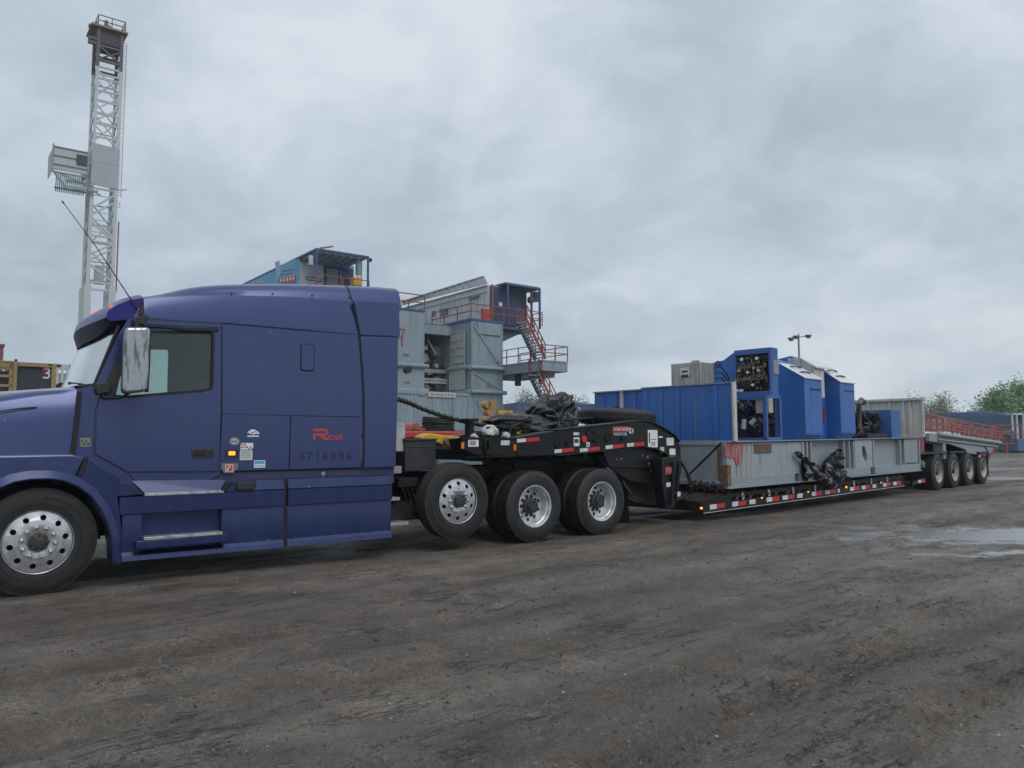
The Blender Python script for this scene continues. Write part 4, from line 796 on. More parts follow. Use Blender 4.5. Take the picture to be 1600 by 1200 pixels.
# ------------------------------------------------------------------ lowboy trailer
def bdecal(fr, parent, name, x0, y0, x1, y1, m_, v, th=.004, off_side='v'):
    a = fr.hit(x0, y1, v); b = fr.hit(x1, y0, v); q = MB(); q.prism(rrect(a[0], b[0], a[1], b[1], .003), v - th, v); return q.build(name, m_, parent)
def make_trailer():
    R = thing('lowboy_trailer', 'long black drop deck trailer with gooseneck and red and white reflective tape', 'trailer', B, (-12.5, 1.3, 0))
    H = lambda pts, v: B.H(pts, v)
    g = .35; FG = 2.25
    # gooseneck head
    mb = MB(); head = H([(722, 685), (806.5, 684.5), (806.5, 712.5), (748, 713), (726, 704)], g)
    mb.prism(head, g, g + .3); mb.prism(head, FG - .3, FG); mb.box(head[0][0] + .3, head[1][0], g + .3, FG - .3, head[3][1] + .02, head[3][1] + .12); hd = mb.build('gooseneck_head', M_goose, R, bevel=.012)
    z_ = B.hit(722, 685, g)[1]; a = B.hit(722, 690, g)[0]; b = B.hit(806, 690, g)[0]
    mb = MB(); mb.box(a - .02, b, g - .02, g + .06, z_ - .01, z_ + .012); mb.box(a + .1, b, g - .02, g + .03, B.hit(760, 713, g)[1] - .015, B.hit(760, 713, g)[1]); mb.build('edge_flange', M_goose, hd, bevel=.003)
    bdecal(B, hd, 'label', 731.5, 687, 747.5, 698, M_white, g - .001)
    for k in range(7): bdecal(B, hd, 'label_print', 734 + k * 1.4, 689, 734.7 + k * 1.4, 696, M_inner, g - .006, .001)
    bdecal(B, hd, 'label', 782.5, 688, 796, 695.5, M_whiteref, g - .001); bdecal(B, hd, 'reflector', 802.2, 694.5, 805.8, 704, M_orange, g - .002, .01)
    bdecal(B, hd, 'label', 720.5, 691, 725, 701, M_orange, g - .001)
    mb = MB(); c = B.hit(759.5, 698, g); mb.tube([(c[0] + .05 * math.cos(t), g - .02, c[1] + .10 * math.sin(t) - .0) for t in [2 * math.pi * k / 16 for k in range(17)]], .018, 8); mb.build('lashing_ring', M_frame, hd, smooth=50)
    # arm: section two and the long arm, near and far
    s2 = H([(807.5, 684), (822, 680.5), (867, 673), (867, 711.5), (822, 713.5), (807.5, 712.5)], g)
    arm = H([(868.5, 672.5), (900, 668.5), (950, 663), (1000, 657), (1010, 657.5), (1022, 661.5), (1040, 671), (1053, 680), (1061, 690), (1064.5, 703), (1065, 725), (1059, 742), (1055, 730), (1049, 718.5), (1038, 707.5), (1020, 700), (1000, 697.5), (975, 699.5), (940, 704.5), (900, 709), (868.5, 711.5)], g)
    for v0, v1 in ((g, g + .22), (FG - .22, FG)):
        mb = MB(); mb.prism(s2, v0, v1); mb.build('gooseneck_arm', M_goose, R, bevel=.01)
        mb = MB(); mb.prism(arm, v0 + (.01 if v0 < 1 else -.01), v1); ar = mb.build('gooseneck_arm', M_goose, R, bevel=.01)
        if v0 < 1: near = ar
        vv = v0 - .03 if v0 < 1 else v1; fl = MB(); fl.ribbon(arm[:9], .022, v0 - .03, v1 + .03); fl.ribbon(arm[11:], .02, v0 - .03, v1 + .03); fl.build('edge_flange', M_goose, ar, bevel=.003)
    web = H([(940, 705), (950, 729), (968, 743), (985, 752), (1034, 760), (1058, 745), (1052, 722), (1038, 707), (1015, 699), (990, 699)], g + .1)
    for v0 in (g + .08, FG - .14): mb = MB(); mb.prism(web, v0, v0 + .05); wb = mb.build('gooseneck_web', M_goose, R, bevel=.006)
    rb = MB(); rb.ribbon(H([(949, 728.5), (1030, 729.5)], g + .07), .03, g + .02, g + .1); rb.build('web_rib', M_goose, R, bevel=.004)
    for x, y in ((963, 717.5), (970, 717), (972, 716), (1012, 714.5), (1014.5, 724.5), (1017.5, 735), (1004, 712)):
        m = MB(); c = B.hit(x, y, g + .07); m.cyl((c[0], g + .068, c[1]), .022 if x > 1010 else .012, .012, 'y', 10); m.build('web_pin', M_sst, R)
    mb = MB(); mb.box(-17.3, -13.2, .6, 2.0, 1.30, 1.36)
    for k in range(10): u = -17.2 + k * .42; mb.box(u, u + .08, .56, 2.05, 1.2, 1.38)
    mb.build('gooseneck_crossmembers', M_goose, R, bevel=.006)
    # rear leg and pivot
    leg = H([(1034, 716), (1062, 712), (1064, 730), (1059, 765), (1053, 793), (1040, 795), (1036, 775), (1033, 745)], g - .15)
    for v0 in (g - .17, FG - .03): mb = MB(); mb.prism(leg, v0, v0 + .2); lg = mb.build('gooseneck_leg', M_goose, R, bevel=.012)
    r1 = MB(); r1.ribbon(H([(1050, 722), (1046, 790)], g - .17), .03, g - .22, g - .17); r1.ribbon(H([(1060, 722), (1055, 780)], g - .17), .025, g - .2, g - .17); r1.build('leg_rib', M_goose, R, bevel=.004)
    mb = MB(); P = H([(960, 742), (1036, 740), (1040, 792), (995, 786), (975, 776)], g + .3); mb.prism(P, g + .3, FG - .3); mb.build('gooseneck_base', mat('muddy_trailer_steel', (.02, .017, .015), .6, dirt=(.06, .035, .025), ds=3, da=.7), R, bevel=.01)
    for k, dy in enumerate((0, 3, 6, 9)):
        m = MB(); pts = [(1054 + dy, 719), (1064 + dy * .6, 722 + dy), (1072 + dy * .6, 735 + dy), (1077 + dy * .3, 752), (1078, 772), (1070 - dy, 782)]
        P = H(pts, g - .1 + k * .09); m.tube([(p[0], g - .1 + k * .09, p[1]) for p in P], .022, 8); m.build('air_hose', M_seam, R, smooth=50)
    # tape and labels on the arm
    v = g + .008
    for (x0, x1, x2, y0, y1) in ((864.5, 877.5, 896.5, 705.5, 702), (906, 918, 936.5, 703.5, 700.5), (946, 957, 975, 699, 696), (979.5, 990, 1006.5, 695.5, 693)):
        for xa, xb, mm, nm in ((x0, x1, M_whiteref, 'reflector'), (x1, x2, M_redref, 'reflector')):
            ya = y0 + (y1 - y0) * (xa - x0) / (x2 - x0); yb = y0 + (y1 - y0) * (xb - x0) / (x2 - x0); m = MB(); m.prism(B.H([(xa, ya + 2.9), (xb, yb + 2.9), (xb, yb - 2.7), (xa, ya - 2.7)], v), v - .004, v); m.build(nm, mm, near)
    for xa, xb, mm in ((807.5, 821, M_whiteref), (821, 842.5, M_redref)): ya = 689 - (xa - 807) * .085; yb = 689 - (xb - 807) * .085; m = MB(); m.prism(B.H([(xa, ya + 2.6), (xb, yb + 2.6), (xb, yb - 3), (xa, ya - 3)], g), g - .005, g); m.build('reflector', mm, near)
    for q in ((812, 705.5, 821.5, 711, M_white), (834, 702.5, 840, 710.5, M_white), (854, 687.5, 860.5, 693.5, M_orange), (896.5, 683.5, 905, 697, M_white), (896, 675.5, 904.5, 680, M_whiteref), (916, 691, 921, 698, M_white), (1012.5, 672, 1027, 699, M_white), (1041.5, 684, 1052.5, 696, M_whiteref), (1031.5, 698.5, 1037.5, 708, mat('ivory_sticker', (.5, .5, .4), .5)), (1046, 701, 1055, 711, M_white), (1029, 681.5, 1035, 684, M_white)):
        bdecal(B, near, 'label', *q[:5], v)
    for q in ((1014, 676, 1015.5, 692, M_inner), (1018, 686, 1025, 687, M_inner), (1017, 690, 1024, 696, mat('grey_print', (.35, .36, .37), .6)), (897.5, 686, 904, 692, M_hub), (917.5, 693, 919.5, 696.5, M_inner), (835.5, 704.5, 838.5, 708.5, M_inner)): bdecal(B, near, 'label_print', *q[:5], v - .005, .001)
    bdecal(B, near, 'name_plate', 957, 666.5, 983, 674.3, mat('dull_red_plate', (.36, .05, .045), .5), v)
    a = B.hit(959, 673.2, v); text('lettering', 'FONTAINE', .078, M_whiteref, near, (a[0], v - .006, a[1]), sx=.98, shear=.15)
    a = B.hit(958.5, 680.5, v); text('lettering', 'MAGNITUDE', .072, M_whiteref, near, (a[0], v - .002, a[1]), sx=.86)
    bdecal(B, near, 'label', 983.2, 668.7, 990, 677.3, M_white, v - .006); a = B.hit(983.6, 676.3, v); text('lettering', '42', .12, M_inner, near, (a[0], v - .012, a[1]), sx=.9, bold=.003)
    for x, y, r_ in ((922, 679.5, .10), (931, 684, .08), (870.5, 692, .08), (888.5, 691, .075), (950, 683.5, .08), (973, 685, .05), (818, 697, .05)):
        m = MB(); c = B.hit(x, y, v); m.lathe([(.001, -.012), (r_ * .6, -.012), (r_ * .65, -.02), (r_ * .9, -.02), (r_, -.004), (r_, .01)], (c[0], v, c[1]), 22); m.build('hole_cover', M_frame, near, smooth=40)
    a = B.hit(912, 686, v); m = MB(); m.cyl((a[0], v - .02, a[1]), .06, .03, 'y', 16); m.build('hose_coupling', M_redref, near, smooth=40)
    bdecal(B, R, 'sign', 1039, 729, 1050.5, 741.5, M_redref, g - .175); a = B.hit(1040.3, 739.3, g - .18); text('lettering', 'MX', .13, mat('dull_sign_print', (.25, .22, .22), .5), R, (a[0], g - .182, a[1]), bold=.002)
    bdecal(B, R, 'label', 1041, 753.5, 1050, 761, M_whiteref, g - .175); bdecal(B, R, 'label', 1055.5, 768, 1063, 776, M_whiteref, g - .175)
    # rails and machinery on top of the gooseneck
    m = MB(); za = B.hit(870, 657, .8); m.tube([(B.hit(870, 668, .8)[0], .8, B.hit(870, 668, .8)[1]), (za[0], .8, za[1]), (B.hit(926, 653, .8)[0], .8, B.hit(926, 653, .8)[1]), (B.hit(929, 666, .8)[0], .8, B.hit(929, 666, .8)[1] - .1)], .018, 8); m.build('guard_rail', M_frame, R, smooth=50)
    a = B.hit(893, 672, 1.1); b = B.hit(916, 662.5, 1.1); m = MB(); m.box(a[0] - .5, b[0] - .35, 1.1, 1.7, a[1] - .15, b[1] - .02); m.build('engine_box', M_frame, R, bevel=.02); m = MB(); m.box(b[0] - .34, b[0], 1.1, 1.7, a[1] - .15, b[1]); m.build('engine_cover', M_whiteref, R, bevel=.03)
    m = MB(); c = B.hit(732, 684, .9); 
    for x in (819, 824): c = B.hit(x, 684, .8); m.cyl((c[0], .8, c[1] - .05), .035, .2, 'z', 10); m.cyl((c[0], .8, c[1] + .15), .06, .03, 'z', 10)
    m.build('stake', M_frame, R, smooth=40)
    # deck ------------------------------------------------------
    u0 = B.hit(1098, 801)[0]; 
    zb = lambda u: .185 + (u - u0) * (.26 - .185) / 9.4
    m = MB(); P = [(u0 + .0, zb(u0) + .01), (u0, .36), (B.hit(1141, 770)[0], .47), (-2.7, .53), (-2.7, .40), (-11.2, .34)]
    m.prism([(P[0][0], P[0][1]), P[1], P[2], P[3], (-2.7, .42), (-11.1, .40), (-11.3, .25)], .02, 2.58); m.build('deck', M_frame, R, bevel=.01)
    m = MB()
    for k in range(16):
        v0 = .02 + k * .161; m.loft([[(u0 - .0, v0, .372), (u0, v0 + .15, .372)], [(-11.23, v0, .482), (-11.23, v0 + .15, .482)], [(-10.6, v0, .492), (-10.6, v0 + .15, .492)]])
    m.build('deck_boards', M_wood, R)
    m = MB(); m.box(u0 + .02, -11.2, .0, .1, .24, .26)
    L = [(u, zb(u)) for u in (u0, -9, -6, -2.72)]
    m.ribbon([(a, b + .07) for a, b in L], .14, .0, .03); m.ribbon([(a, b) for a, b in L], .02, -.03, .08); m.build('side_rail', M_goose, R, bevel=.004)
    e = MB(); e.ribbon([(a, b - .012) for a, b in L], .012, -.034, .0); e.build('rail_edge', M_steelrim, R)
    m = MB(); m.prism([(-11.2, .28), (-11.2, .45), (-2.7, .5), (-2.7, .34)], .3, .34); m.prism([(-11.2, .22), (-11.2, .45), (-2.7, .5), (-2.7, .28)], 1.0, 1.6); m.build('deck_beam', M_frame, R)
    for k in range(17):
        u = -11.0 + k * .5; m = MB(); z = zb(u); m.prism([(u, z + .14), (u + .05, z + .14), (u + .26, .50), (u + .21, .50)], .02, .06); m.box(u, u + .03, .02, .3, z + .1, .46 + (u + 11) * .006); m.build('outrigger', mat('worn_outrigger', (.05, .05, .05), .55, bump=.3), R)
    for k in range(8):
        u = -10.8 + k * 1.0; z = zb(u) + .2; m = MB(); m.tube([(u + .035 * math.cos(t), -.0 - .01, z + .06 * math.sin(t)) for t in [2 * math.pi * j / 12 for j in range(13)]], .010, 6); m.build('lashing_ring', M_steelrim, R, smooth=50)
    tp = [(1109, 1119.5, 1132.5), (1144, 1153, 1166), (1171, 1180, 1181.5), (1198, 1206.5, 1217.5), (1223, 1231, 1241.5), (1246, 1254.5, 1254.6), (1269, 1275.5, 1285.5), (1290, 1297, 1306.5), (1309.5, 1312.7, 1312.8), (1329, 1335, 1343.5), (1347.5, 1353, 1360.5), (1364.5, 1370, 1370.1), (1381, 1386, 1393), (1397, 1402, 1409)]
    for a, b, c in tp:
        for x0, x1, mm in ((a, b, M_whiteref), (b, c, M_redref)):
            if x1 - x0 < .5: continue
            ua, ub = B.hit(x0, 790, 0)[0], B.hit(x1, 790, 0)[0]; m = MB(); m.prism([(ua, zb(ua) + .03), (ub, zb(ub) + .03), (ub, zb(ub) + .115), (ua, zb(ua) + .115)], -.004, .0); m.build('reflector', mm, R)
    for x, y, s_ in ((1095, 794, .75), (1189.5, 778, .5), (1262, 768.5, .5), (1321.5, 761, .9), (1376, 754, .5)):
        c = B.hit(x, y, 0); m = MB(); m.cyl((c[0], -.025, c[1]), .03 * s_, .03, 'y', 12); m.build('side_lamp', M_amber, R, smooth=40)
    # rear bogie --------------------------------------------------
    m = MB()
    for v0 in (.72, 1.72): m.prism([(-2.9, .40), (-2.9, .55), (-1.3, .95), (-1.0, 1.02), (5.1, 1.02), (5.1, .8), (-.8, .74), (-1.4, .6)], v0, v0 + .16)
    for u in (-1.2, -.7, .7, 2.1, 3.5, 4.9): m.box(u, u + .1, .7, 1.9, .8, 1.0)
    for k in range(4): m.cyl((k * 1.4, .3, .515), .07, 2.0, 'y', 12); m.bar((k * 1.4 - .7, .8, .7), (k * 1.4, .8, .5), .09, .1); m.bar((k * 1.4 - .7, 1.75, .7), (k * 1.4, 1.75, .5), .09, .1)
    m.build('rear_frame', M_frame, R, bevel=.008)
    m = MB(); m.box(-1.3, 1.0, .05, .7, 1.03, 1.09); m.box(1.2, 2.6, .05, .7, 1.03, 1.09); m.box(3.9, 5.1, .05, .7, 1.0, 1.04); m.box(-.6, 5.1, 1.9, 2.5, 1.03, 1.09); m.build('wheel_guard', M_goose, R, bevel=.01)
    m = MB(); c = B.hit(1448, 735, .1); m.lathe([(.001, -.16), (.1, -.15), (.13, -.08), (.13, .08), (.1, .15), (.001, .16)], (c[0] + .1, .35, .75), 18, 'y'); m.build('air_tank', mat('scuffed_tank_grey', (.2, .22, .23), .5), R, smooth=40)
    m = MB(); a = B.hit(1427, 757, 0); b = B.hit(1447, 752, 0); m.bar((a[0], .05, a[1] + .02), (b[0], .05, b[1] + .05), .06, .1); m.build('corner_rail', M_goose, R); 
    for x0, x1, mm in ((1435.5, 1440, M_whiteref), (1440, 1446.5, M_redref)): 
        ua, ub = B.hit(x0, 755, 0)[0], B.hit(x1, 755, 0)[0]; m = MB(); m.box(ua, ub, .01, .018, a[1] + .02, a[1] + .1); m.build('reflector', mm, R)
    w = wheel('wheel', R, (0, 0, .515), 'dish', rim=M_creamrim, rot=.2)
    it = inner_tyre(R, (0, .32, .515)); k_ = 0
    for k in range(4):
        if k: q = dup(w, R, w.location + Vector((1.4 * k, 0, 0))); q.rotation_euler = (0, .6 * k, 0); dup(it, R, it.location + Vector((1.4 * k, 0, 0)))
        q = dup(w, R, w.location + Vector((1.4 * k, 2.6, 0))); q.rotation_euler = (0, 0, math.pi); dup(it, R, it.location + Vector((1.4 * k, 1.69, 0)))
    m = MB(); m.box(4.9, 4.94, .05, .65, .25, 1.0); m.build('mud_flap', M_black, R); m = MB(); m.box(4.9, 4.94, 1.95, 2.55, .25, 1.0); m.build('mud_flap', M_black, R)
    m = MB(); m.prism([(4.7, 1.3), (5.35, 1.0), (5.15, .62), (5.05, .62), (5.1, 1.0), (4.6, 1.2)], .1, 2.5); m.build('rear_bumper', M_goose, R, bevel=.01)
    a = B.hit(1530, 713, 0); m = MB(); m.cyl((a[0], -.03, a[1]), .035, .03, 'y', 12); m.build('side_lamp', M_redlamp, R)
    m = MB(); m.box(-1.25, -.75, .1, .5, 1.02, 1.5); m.box(-1.2, -.6, .5, 2.2, 1.02, 1.42); m.build('rear_bolster', mat('dusty_red_steel', (.26, .05, .055), .6, dirt=(.12, .07, .07), ds=5, da=.6), R, bevel=.01)
    return R
trailer = make_trailer()
# spare tyre lying on the gooseneck
def make_spare():
    c = B.hit(963, 652, 1.25); R_ = (B.hit(1002, 652, 1.25)[0] - B.hit(925, 652, 1.25)[0]) / 2
    mb = MB(); mb.lathe([(R_ * .56, .04), (R_ * .62, .01), (R_ * .78, -.01), (R_ * .90, .005), (R_ * .965, .035), (R_ * .99, .06), (R_, .085), (R_ * .985, .09), (R_ * .985, .10), (R_, .105), (R_, .13), (R_ * .985, .135), (R_ * .985, .145), (R_, .15), (R_, .175), (R_ * .985, .18), (R_ * .985, .19), (R_ * .995, .195), (R_ * .97, .225), (R_ * .9, .255), (R_ * .78, .27), (R_ * .62, .25), (R_ * .56, .22)], n=64); mb.v = [(p[0], p[2], p[1]) for p in mb.v]
    o = mb.build('spare_tyre', [M_wall], off=(0, 0, .135)); 
    me = o.data; me.polygons.foreach_set('use_smooth', [True] * len(me.polygons)); me.set_sharp_from_angle(angle=math.radians(35))
    o.location = B.w(c[0], 1.25, c[1] + .0); o.rotation_euler = (math.radians(2), math.radians(2.5), B.rz)
    tag(o, 'spare tyre lying flat on top of the black gooseneck arm', 'tyre')
    mb = MB(); p = B.hit(985, 648, 1.0); q = B.hit(1016, 660, .9); mb.tube([(p[0] - .1, 1.2, p[1] + .12), (p[0] + .05, 1.0, p[1] + .1), (q[0], .9, q[1])], .018, 6); mb.lathe([(.02, -.04), (.12, -.04), (.12, .04), (.02, .04)], (p[0], 1.35, p[1] + .05), 16)
    solo(mb, 'winch_strap', M_seam, 'black strap and reel holding down the tyre on the gooseneck', 'strap', B, (p[0], 1.2, p[1]), smooth=50)
make_spare()
# ------------------------------------------------------------------ tarps
def crumple(size, seed, amp=.3, sub=5, drape=None):
    bm = bmesh.new(); bmesh.ops.create_icosphere(bm, subdivisions=sub, radius=1.0)
    for v in bm.verts:
        d = v.co.normalized(); p = d * 1.3 + Vector((seed * 3.1, seed * 1.7, 0))
        w = noise.noise_vector(p * .9) * .5; g1 = Vector((1, .3, -.6)).normalized(); g2 = Vector((-.5, .4, .75)).normalized(); q = p + w
        f1 = abs(((q.dot(g1) * 2.1) % 1.0) - .5) * 2; f2 = abs(((q.dot(g2) * 2.9 + noise.noise(q) * .8) % 1.0) - .5) * 2
        r = 1 + amp * (noise.noise(p) * 1.2) + amp * .42 * (f1 - .5) * (.4 + abs(noise.noise(q * 1.3)) * 1.6) + amp * .30 * (f2 - .5) * (.3 + abs(noise.noise(q * 1.9)) * 1.8) + amp * .12 * abs(noise.noise(p * 7))
        v.co = Vector((d.x * size[0], d.y * size[1], d.z * size[2])) * r
        if v.co.z < -size[2] * .5: v.co.z = -size[2] * .5 + (v.co.z + size[2] * .5) * .15
    mb = MB(); bm.verts.index_update(); mb._add([v.co.copy() for v in bm.verts], [[v.index for v in f.verts] for f in bm.faces]); bm.free(); return mb
def make_tarps():
    c1 = B.hit(862, 660, 1.5); mb = crumple((.52, .44, .40), 1, .45, 6)
    mb.v = [(p[0] + c1[0], p[1] + 1.5, p[2] + c1[1]) for p in mb.v]
    c2 = B.hit(818, 668, 1.2); m2 = crumple((.70, .4, .17), 2, .5, 6); m2.v = [(p[0] + c2[0], p[1] + 1.2, p[2] + c2[1]) for p in m2.v]; mb._add(m2.v, m2.f)
    P = [B.hit(x, y, 1.0) for x, y in ((776, 655), (800, 653), (838, 650), (862, 640), (884, 646), (888, 668), (830, 674), (790, 672), (778, 664))]; 
    solo(mb, 'tarpaulin', M_tarp, 'heap of crumpled black tarpaulin on the front of the gooseneck', 'tarp', B, (c1[0], 1.5, 1.6), smooth=30)
    # straps and boom frame under it
    mb = MB()
    def pt(x, y, v): q = B.hit(x, y, v); return (q[0], v, q[1])
    for a in (((745, 678), (775, 667)), ((742, 682), (770, 674)), ((775, 667), (820, 672)), ((832, 682), (862, 667)), ((862, 667), (884, 676)), ((848, 681), (868, 669)), ((775, 677), (806, 676)), ((812, 671), (835, 666)), ((836, 665), (860, 668))): mb.tube([pt(*a[0], .9), pt(*a[1], .9)], .028, 8)
    for a in (((862, 640), (872, 655), (888, 672)), ((795, 676), (800, 668), (812, 663), (825, 667)), ((805, 665), (815, 661), (830, 668), (838, 676)), ((760, 668), (790, 664), (815, 676))): mb.tube([pt(*q, .8) for q in a], .012, 6)
    q = pt(733, 684, 1.0); mb.box(q[0] - .04, q[0] + .05, .95, 1.05, q[2] - .05, q[2] + .28); mb.box(q[0] - .09, q[0] + .1, .9, 1.1, q[2] + .24, q[2] + .28); q = pt(805, 684, 1.0); mb.box(q[0] - .3, q[0] + .25, .7, 1.0, q[2] - .05, q[2] + .06)
    solo(mb, 'hitch_frame', M_frame, 'tangle of black steel arms and hoses on the gooseneck head', 'hitch frame', B, (-17, .9, 1.5), smooth=40)
    for k, (x, y, s_) in enumerate(((765, 675.5, .12), (790, 681, .075), (741, 682.5, .055))):
        q = pt(x, y, .85); mb = crumple((s_ * 1.1, s_, s_ * .8), 5 + k, .3, 3); mb.v = [(p[0] + q[0], p[1] + .85, p[2] + q[2]) for p in mb.v]
        solo(mb, 'cloth_bundle', mat('off_white_cloth', (.45, .46, .44), .7), ('white cloth bundle, largest of those on the gooseneck head', 'white cloth bundle near the rear end of the gooseneck head', 'small white cloth bundle at the front of the gooseneck head')[k], 'cloth', B, (q[0], .85, q[2] - s_ * .5), smooth=40, group='white bundles on the gooseneck head')
    for k, (x, y) in enumerate(((812, 677), (863, 0))):
        if not y: continue
        q = pt(x, y, .8); mb = MB(); mb.loft([[(q[0] - .1, .8, q[2] - .08), (q[0] + .12, .8, q[2] - .08), (q[0] + .16, .85, q[2] + .06), (q[0] + .05, .85, q[2] + .02)], [(q[0] - .1, .9, q[2] - .08), (q[0] + .12, .9, q[2] - .08), (q[0] + .16, .9, q[2] + .10), (q[0] + .05, .9, q[2] + .05)]], True, True)
        solo(mb, 'wheel_chock', M_yellow, 'small yellow chock on the gooseneck under the tarpaulin', 'chock', B, (q[0], .85, q[2] - .08))
make_tarps()
# hose from the back of the sleeper to the gooseneck
def make_hose():
    pts = [(612, 624), (625, 625), (640, 630), (660, 639), (685, 648), (710, 655), (735, 661.5), (762, 665.5), (778, 668), (795, 676)]
    P = [(*(T.hit(x, y, 1.2)[:1]), 1.2, T.hit(x, y, 1.2)[1]) for x, y in pts]; mb = MB(); mb.tube(P, .030, 8)
    V_ = [Vector(p) for p in P]; L = []
    for i in range(len(V_) - 1):
        for k in range(26): L.append(V_[i].lerp(V_[i + 1], k / 26))
    mb.tube([p + Vector((0, math.cos(i * .62) * .032, math.sin(i * .62) * .032)) for i, p in enumerate(L)], .012, 5)
    solo(mb, 'spiral_hose', mat('dark_green_hose', (.012, .022, .018), .5), 'dark spiral wrapped air line sagging from the sleeper to the gooseneck', 'hose', T, P[0], smooth=50)
make_hose()
# ------------------------------------------------------------------ the load: oilfield equipment skid
def make_skid():
    R = thing('equipment_skid', 'grey oilfield skid with blue walls, gauge panel and blue hoods on the trailer deck', 'machine skid', B, (-6.5, 1.6, .56))
    U0, U1 = -11.38, -1.52; W0, W1 = -.06, 3.4; ZT = 1.43; zt = lambda u: 1.415 + (u - U0) * .0075
    bx = lambda u0, u1, v0, v1, z0, z1: MB().box(u0, u1, v0, v1, z0, z1)
    m = MB(); m.prism([(U0, .72), (U0, zt(U0)), (U1, zt(U1)), (U1, .74)], .06, .10); m.box(U0, U0 + .03, W0 + .12, W1, .60, 1.40); m.box(U1 - .03, U1, .1, W1, .6, 1.45); m.prism([(U0, .6), (U0, zt(U0)), (U1, zt(U1)), (U1, .62)], W1 - .1, W1)
    m.box(U0 + .03, U1 - .03, .1, W1 - .1, 1.30, 1.34); m.build('skid_side', M_grey, R)
    m = MB(); m.prism([(U0 - .0, zt(U0) - .0), (U0, zt(U0) + .018), (U1, zt(U1) + .018), (U1, zt(U1))], W0 - .02, .22); m.prism([(U0, .56), (U0, .578), (U1, .615), (U1, .597)], W0 - .02, .2); m.build('skid_flange', M_grey, R, bevel=.004)
    a = B.hit(1142, 740, 0); m = MB(); uu = [B.hit(x, 755, 0)[0] for x in (1240, 1245, 1359, 1366)]
    m.prism([(U0 + .0, .575), (U0, .745), (uu[0], .77), (uu[0], .59)], W0 + .02, .06); m.prism([(uu[1] + .08, .59), (uu[1] + .08, .77), (uu[2], .79), (uu[2], .61)], W0 + .02, .06); m.prism([(uu[3], .61), (uu[3], .79), (U1, .80), (U1, .615)], W0 + .02, .06); m.build('skid_runner', M_grey, R, bevel=.006)
    m = MB(); m.box(U0, U0 + 3.1, W0 + .03, .06, .75, 1.41); m.build('front_side_panel', mat('scarred_grey_skid_paint', (.27, .31, .34), .5, 0, .08, 2, dirt=(.16, .10, .05), ds=2.6, da=.8, streak=True, dlo=.56, dhi=.62), R, bevel=.005)
    for x in (1251, 1258, 1264, 1316, 1324, 1331): u = B.hit(x, 700, 0)[0]; m = MB(); m.box(u - .03, u + .03, W0 + .01, .08, .77, 1.42); m.build('stiffener', M_grey, R, bevel=.003)
    u0_, u1_ = B.hit(1333, 700, 0)[0], B.hit(1360, 700, 0)[0]; hc = B.hit(1348.5, 709, 0)
    hole = roundpoly([(hc[0] - .15, hc[1] + .17), (hc[0] + .0, hc[1] + .20), (hc[0] + .14, hc[1] - .02), (hc[0] + .15, hc[1] - .17), (hc[0] + .02, hc[1] - .20), (hc[0] - .14, hc[1] - .02)], .09)
    m = MB(); m.plate([(u0_, .78), (u1_, .79), (u1_, 1.45), (u0_, 1.44)], [hole], W0 + .02, .058); pl = m.build('holed_plate', mat('lighter_grey_skid_paint', (.30, .34, .37), .5, dirt=(.18, .18, .18), ds=3, da=.4), R)
    m = MB(); m.plate([(p[0], p[1]) for p in roundpoly([(hc[0] - .17, hc[1] + .19), (hc[0], hc[1] + .22), (hc[0] + .16, hc[1]), (hc[0] + .17, hc[1] - .19), (hc[0], hc[1] - .22), (hc[0] - .16, hc[1])], .09)], [], .052, .056); m.build('hole_lining', M_seam, R)
    for x in (1362, 1404, 1411, 1434): u = B.hit(x, 700, 0)[0]; m = MB(); m.box(u - .05, u + .03, W0 + .01, .08, .78, 1.44); m.build('stiffener', M_grey, R, bevel=.003)
    m = MB(); u0_, u1_ = B.hit(1412, 700, 0)[0], B.hit(1432, 700, 0)[0]; m.box(u0_, u1_, W0 + .03, .06, .83, 1.46); m.build('end_panel', M_grey, R, bevel=.004)
    # rusty window, red patch, lashing hook
    a = B.hit(1178, 708, W0 + .03); b = B.hit(1204, 692, W0 + .03); m = MB(); m.box(a[0], b[0], W0 + .012, W0 + .03, a[1], b[1] - .02); m.build('rust_plate', M_rust, R, bevel=.003)
    m = MB(); P = B.H([(1131, 691.5), (1161, 692), (1160, 712), (1158, 724), (1150, 728), (1146, 716), (1132, 714)], W0 + .03); m.prism(P, W0 + .018, W0 + .03); m.build('red_patch', mat('scratched_red_paint', (.33, .05, .06), .6, dirt=(.26, .28, .3), ds=5, da=.9, streak=True, dlo=.5, dhi=.56), R)
    m = MB(); m.box(U0 - .012, U0, .1, .16, .7, 1.41); m.box(U0 - .02, U0 + .1, W0, .1, .62, 1.0); m.build('corner_post', M_rust, R, bevel=.01)
    # blue front wall with ribs
    zb0 = 1.435; T_ = .05
    vs_ = B.face(U0, 995, 608)[0]; vp = B.face(U0, 959, 611)[0]; v9 = B.face(U0, 915, 612)[0]
    m = MB(); m.box(U0 + .16, U0 + .20, -.10, vs_, zb0, 2.52); w1 = m.build('blue_wall', M_oil, R)
    m = MB(); m.box(U0 + .30, U0 + .34, vs_, v9, zb0 - .4, 2.50); m.box(U0 + .30, U1 - 4, v9 - .04, v9, zb0 - .4, 2.50); w2 = m.build('blue_wall', M_oil, R)
    for x in (1025.5, 1052, 1111, 1002): v = B.face(U0, x, 650)[0]; m = MB(); m.slab([(v - .05, zb0 + .02), (v + .05, zb0 + .02), (v + .05, 2.48), (v - .05, 2.48)], U0 + .135, U0 + .16); m.build('wall_rib', M_oil, R, bevel=.012)
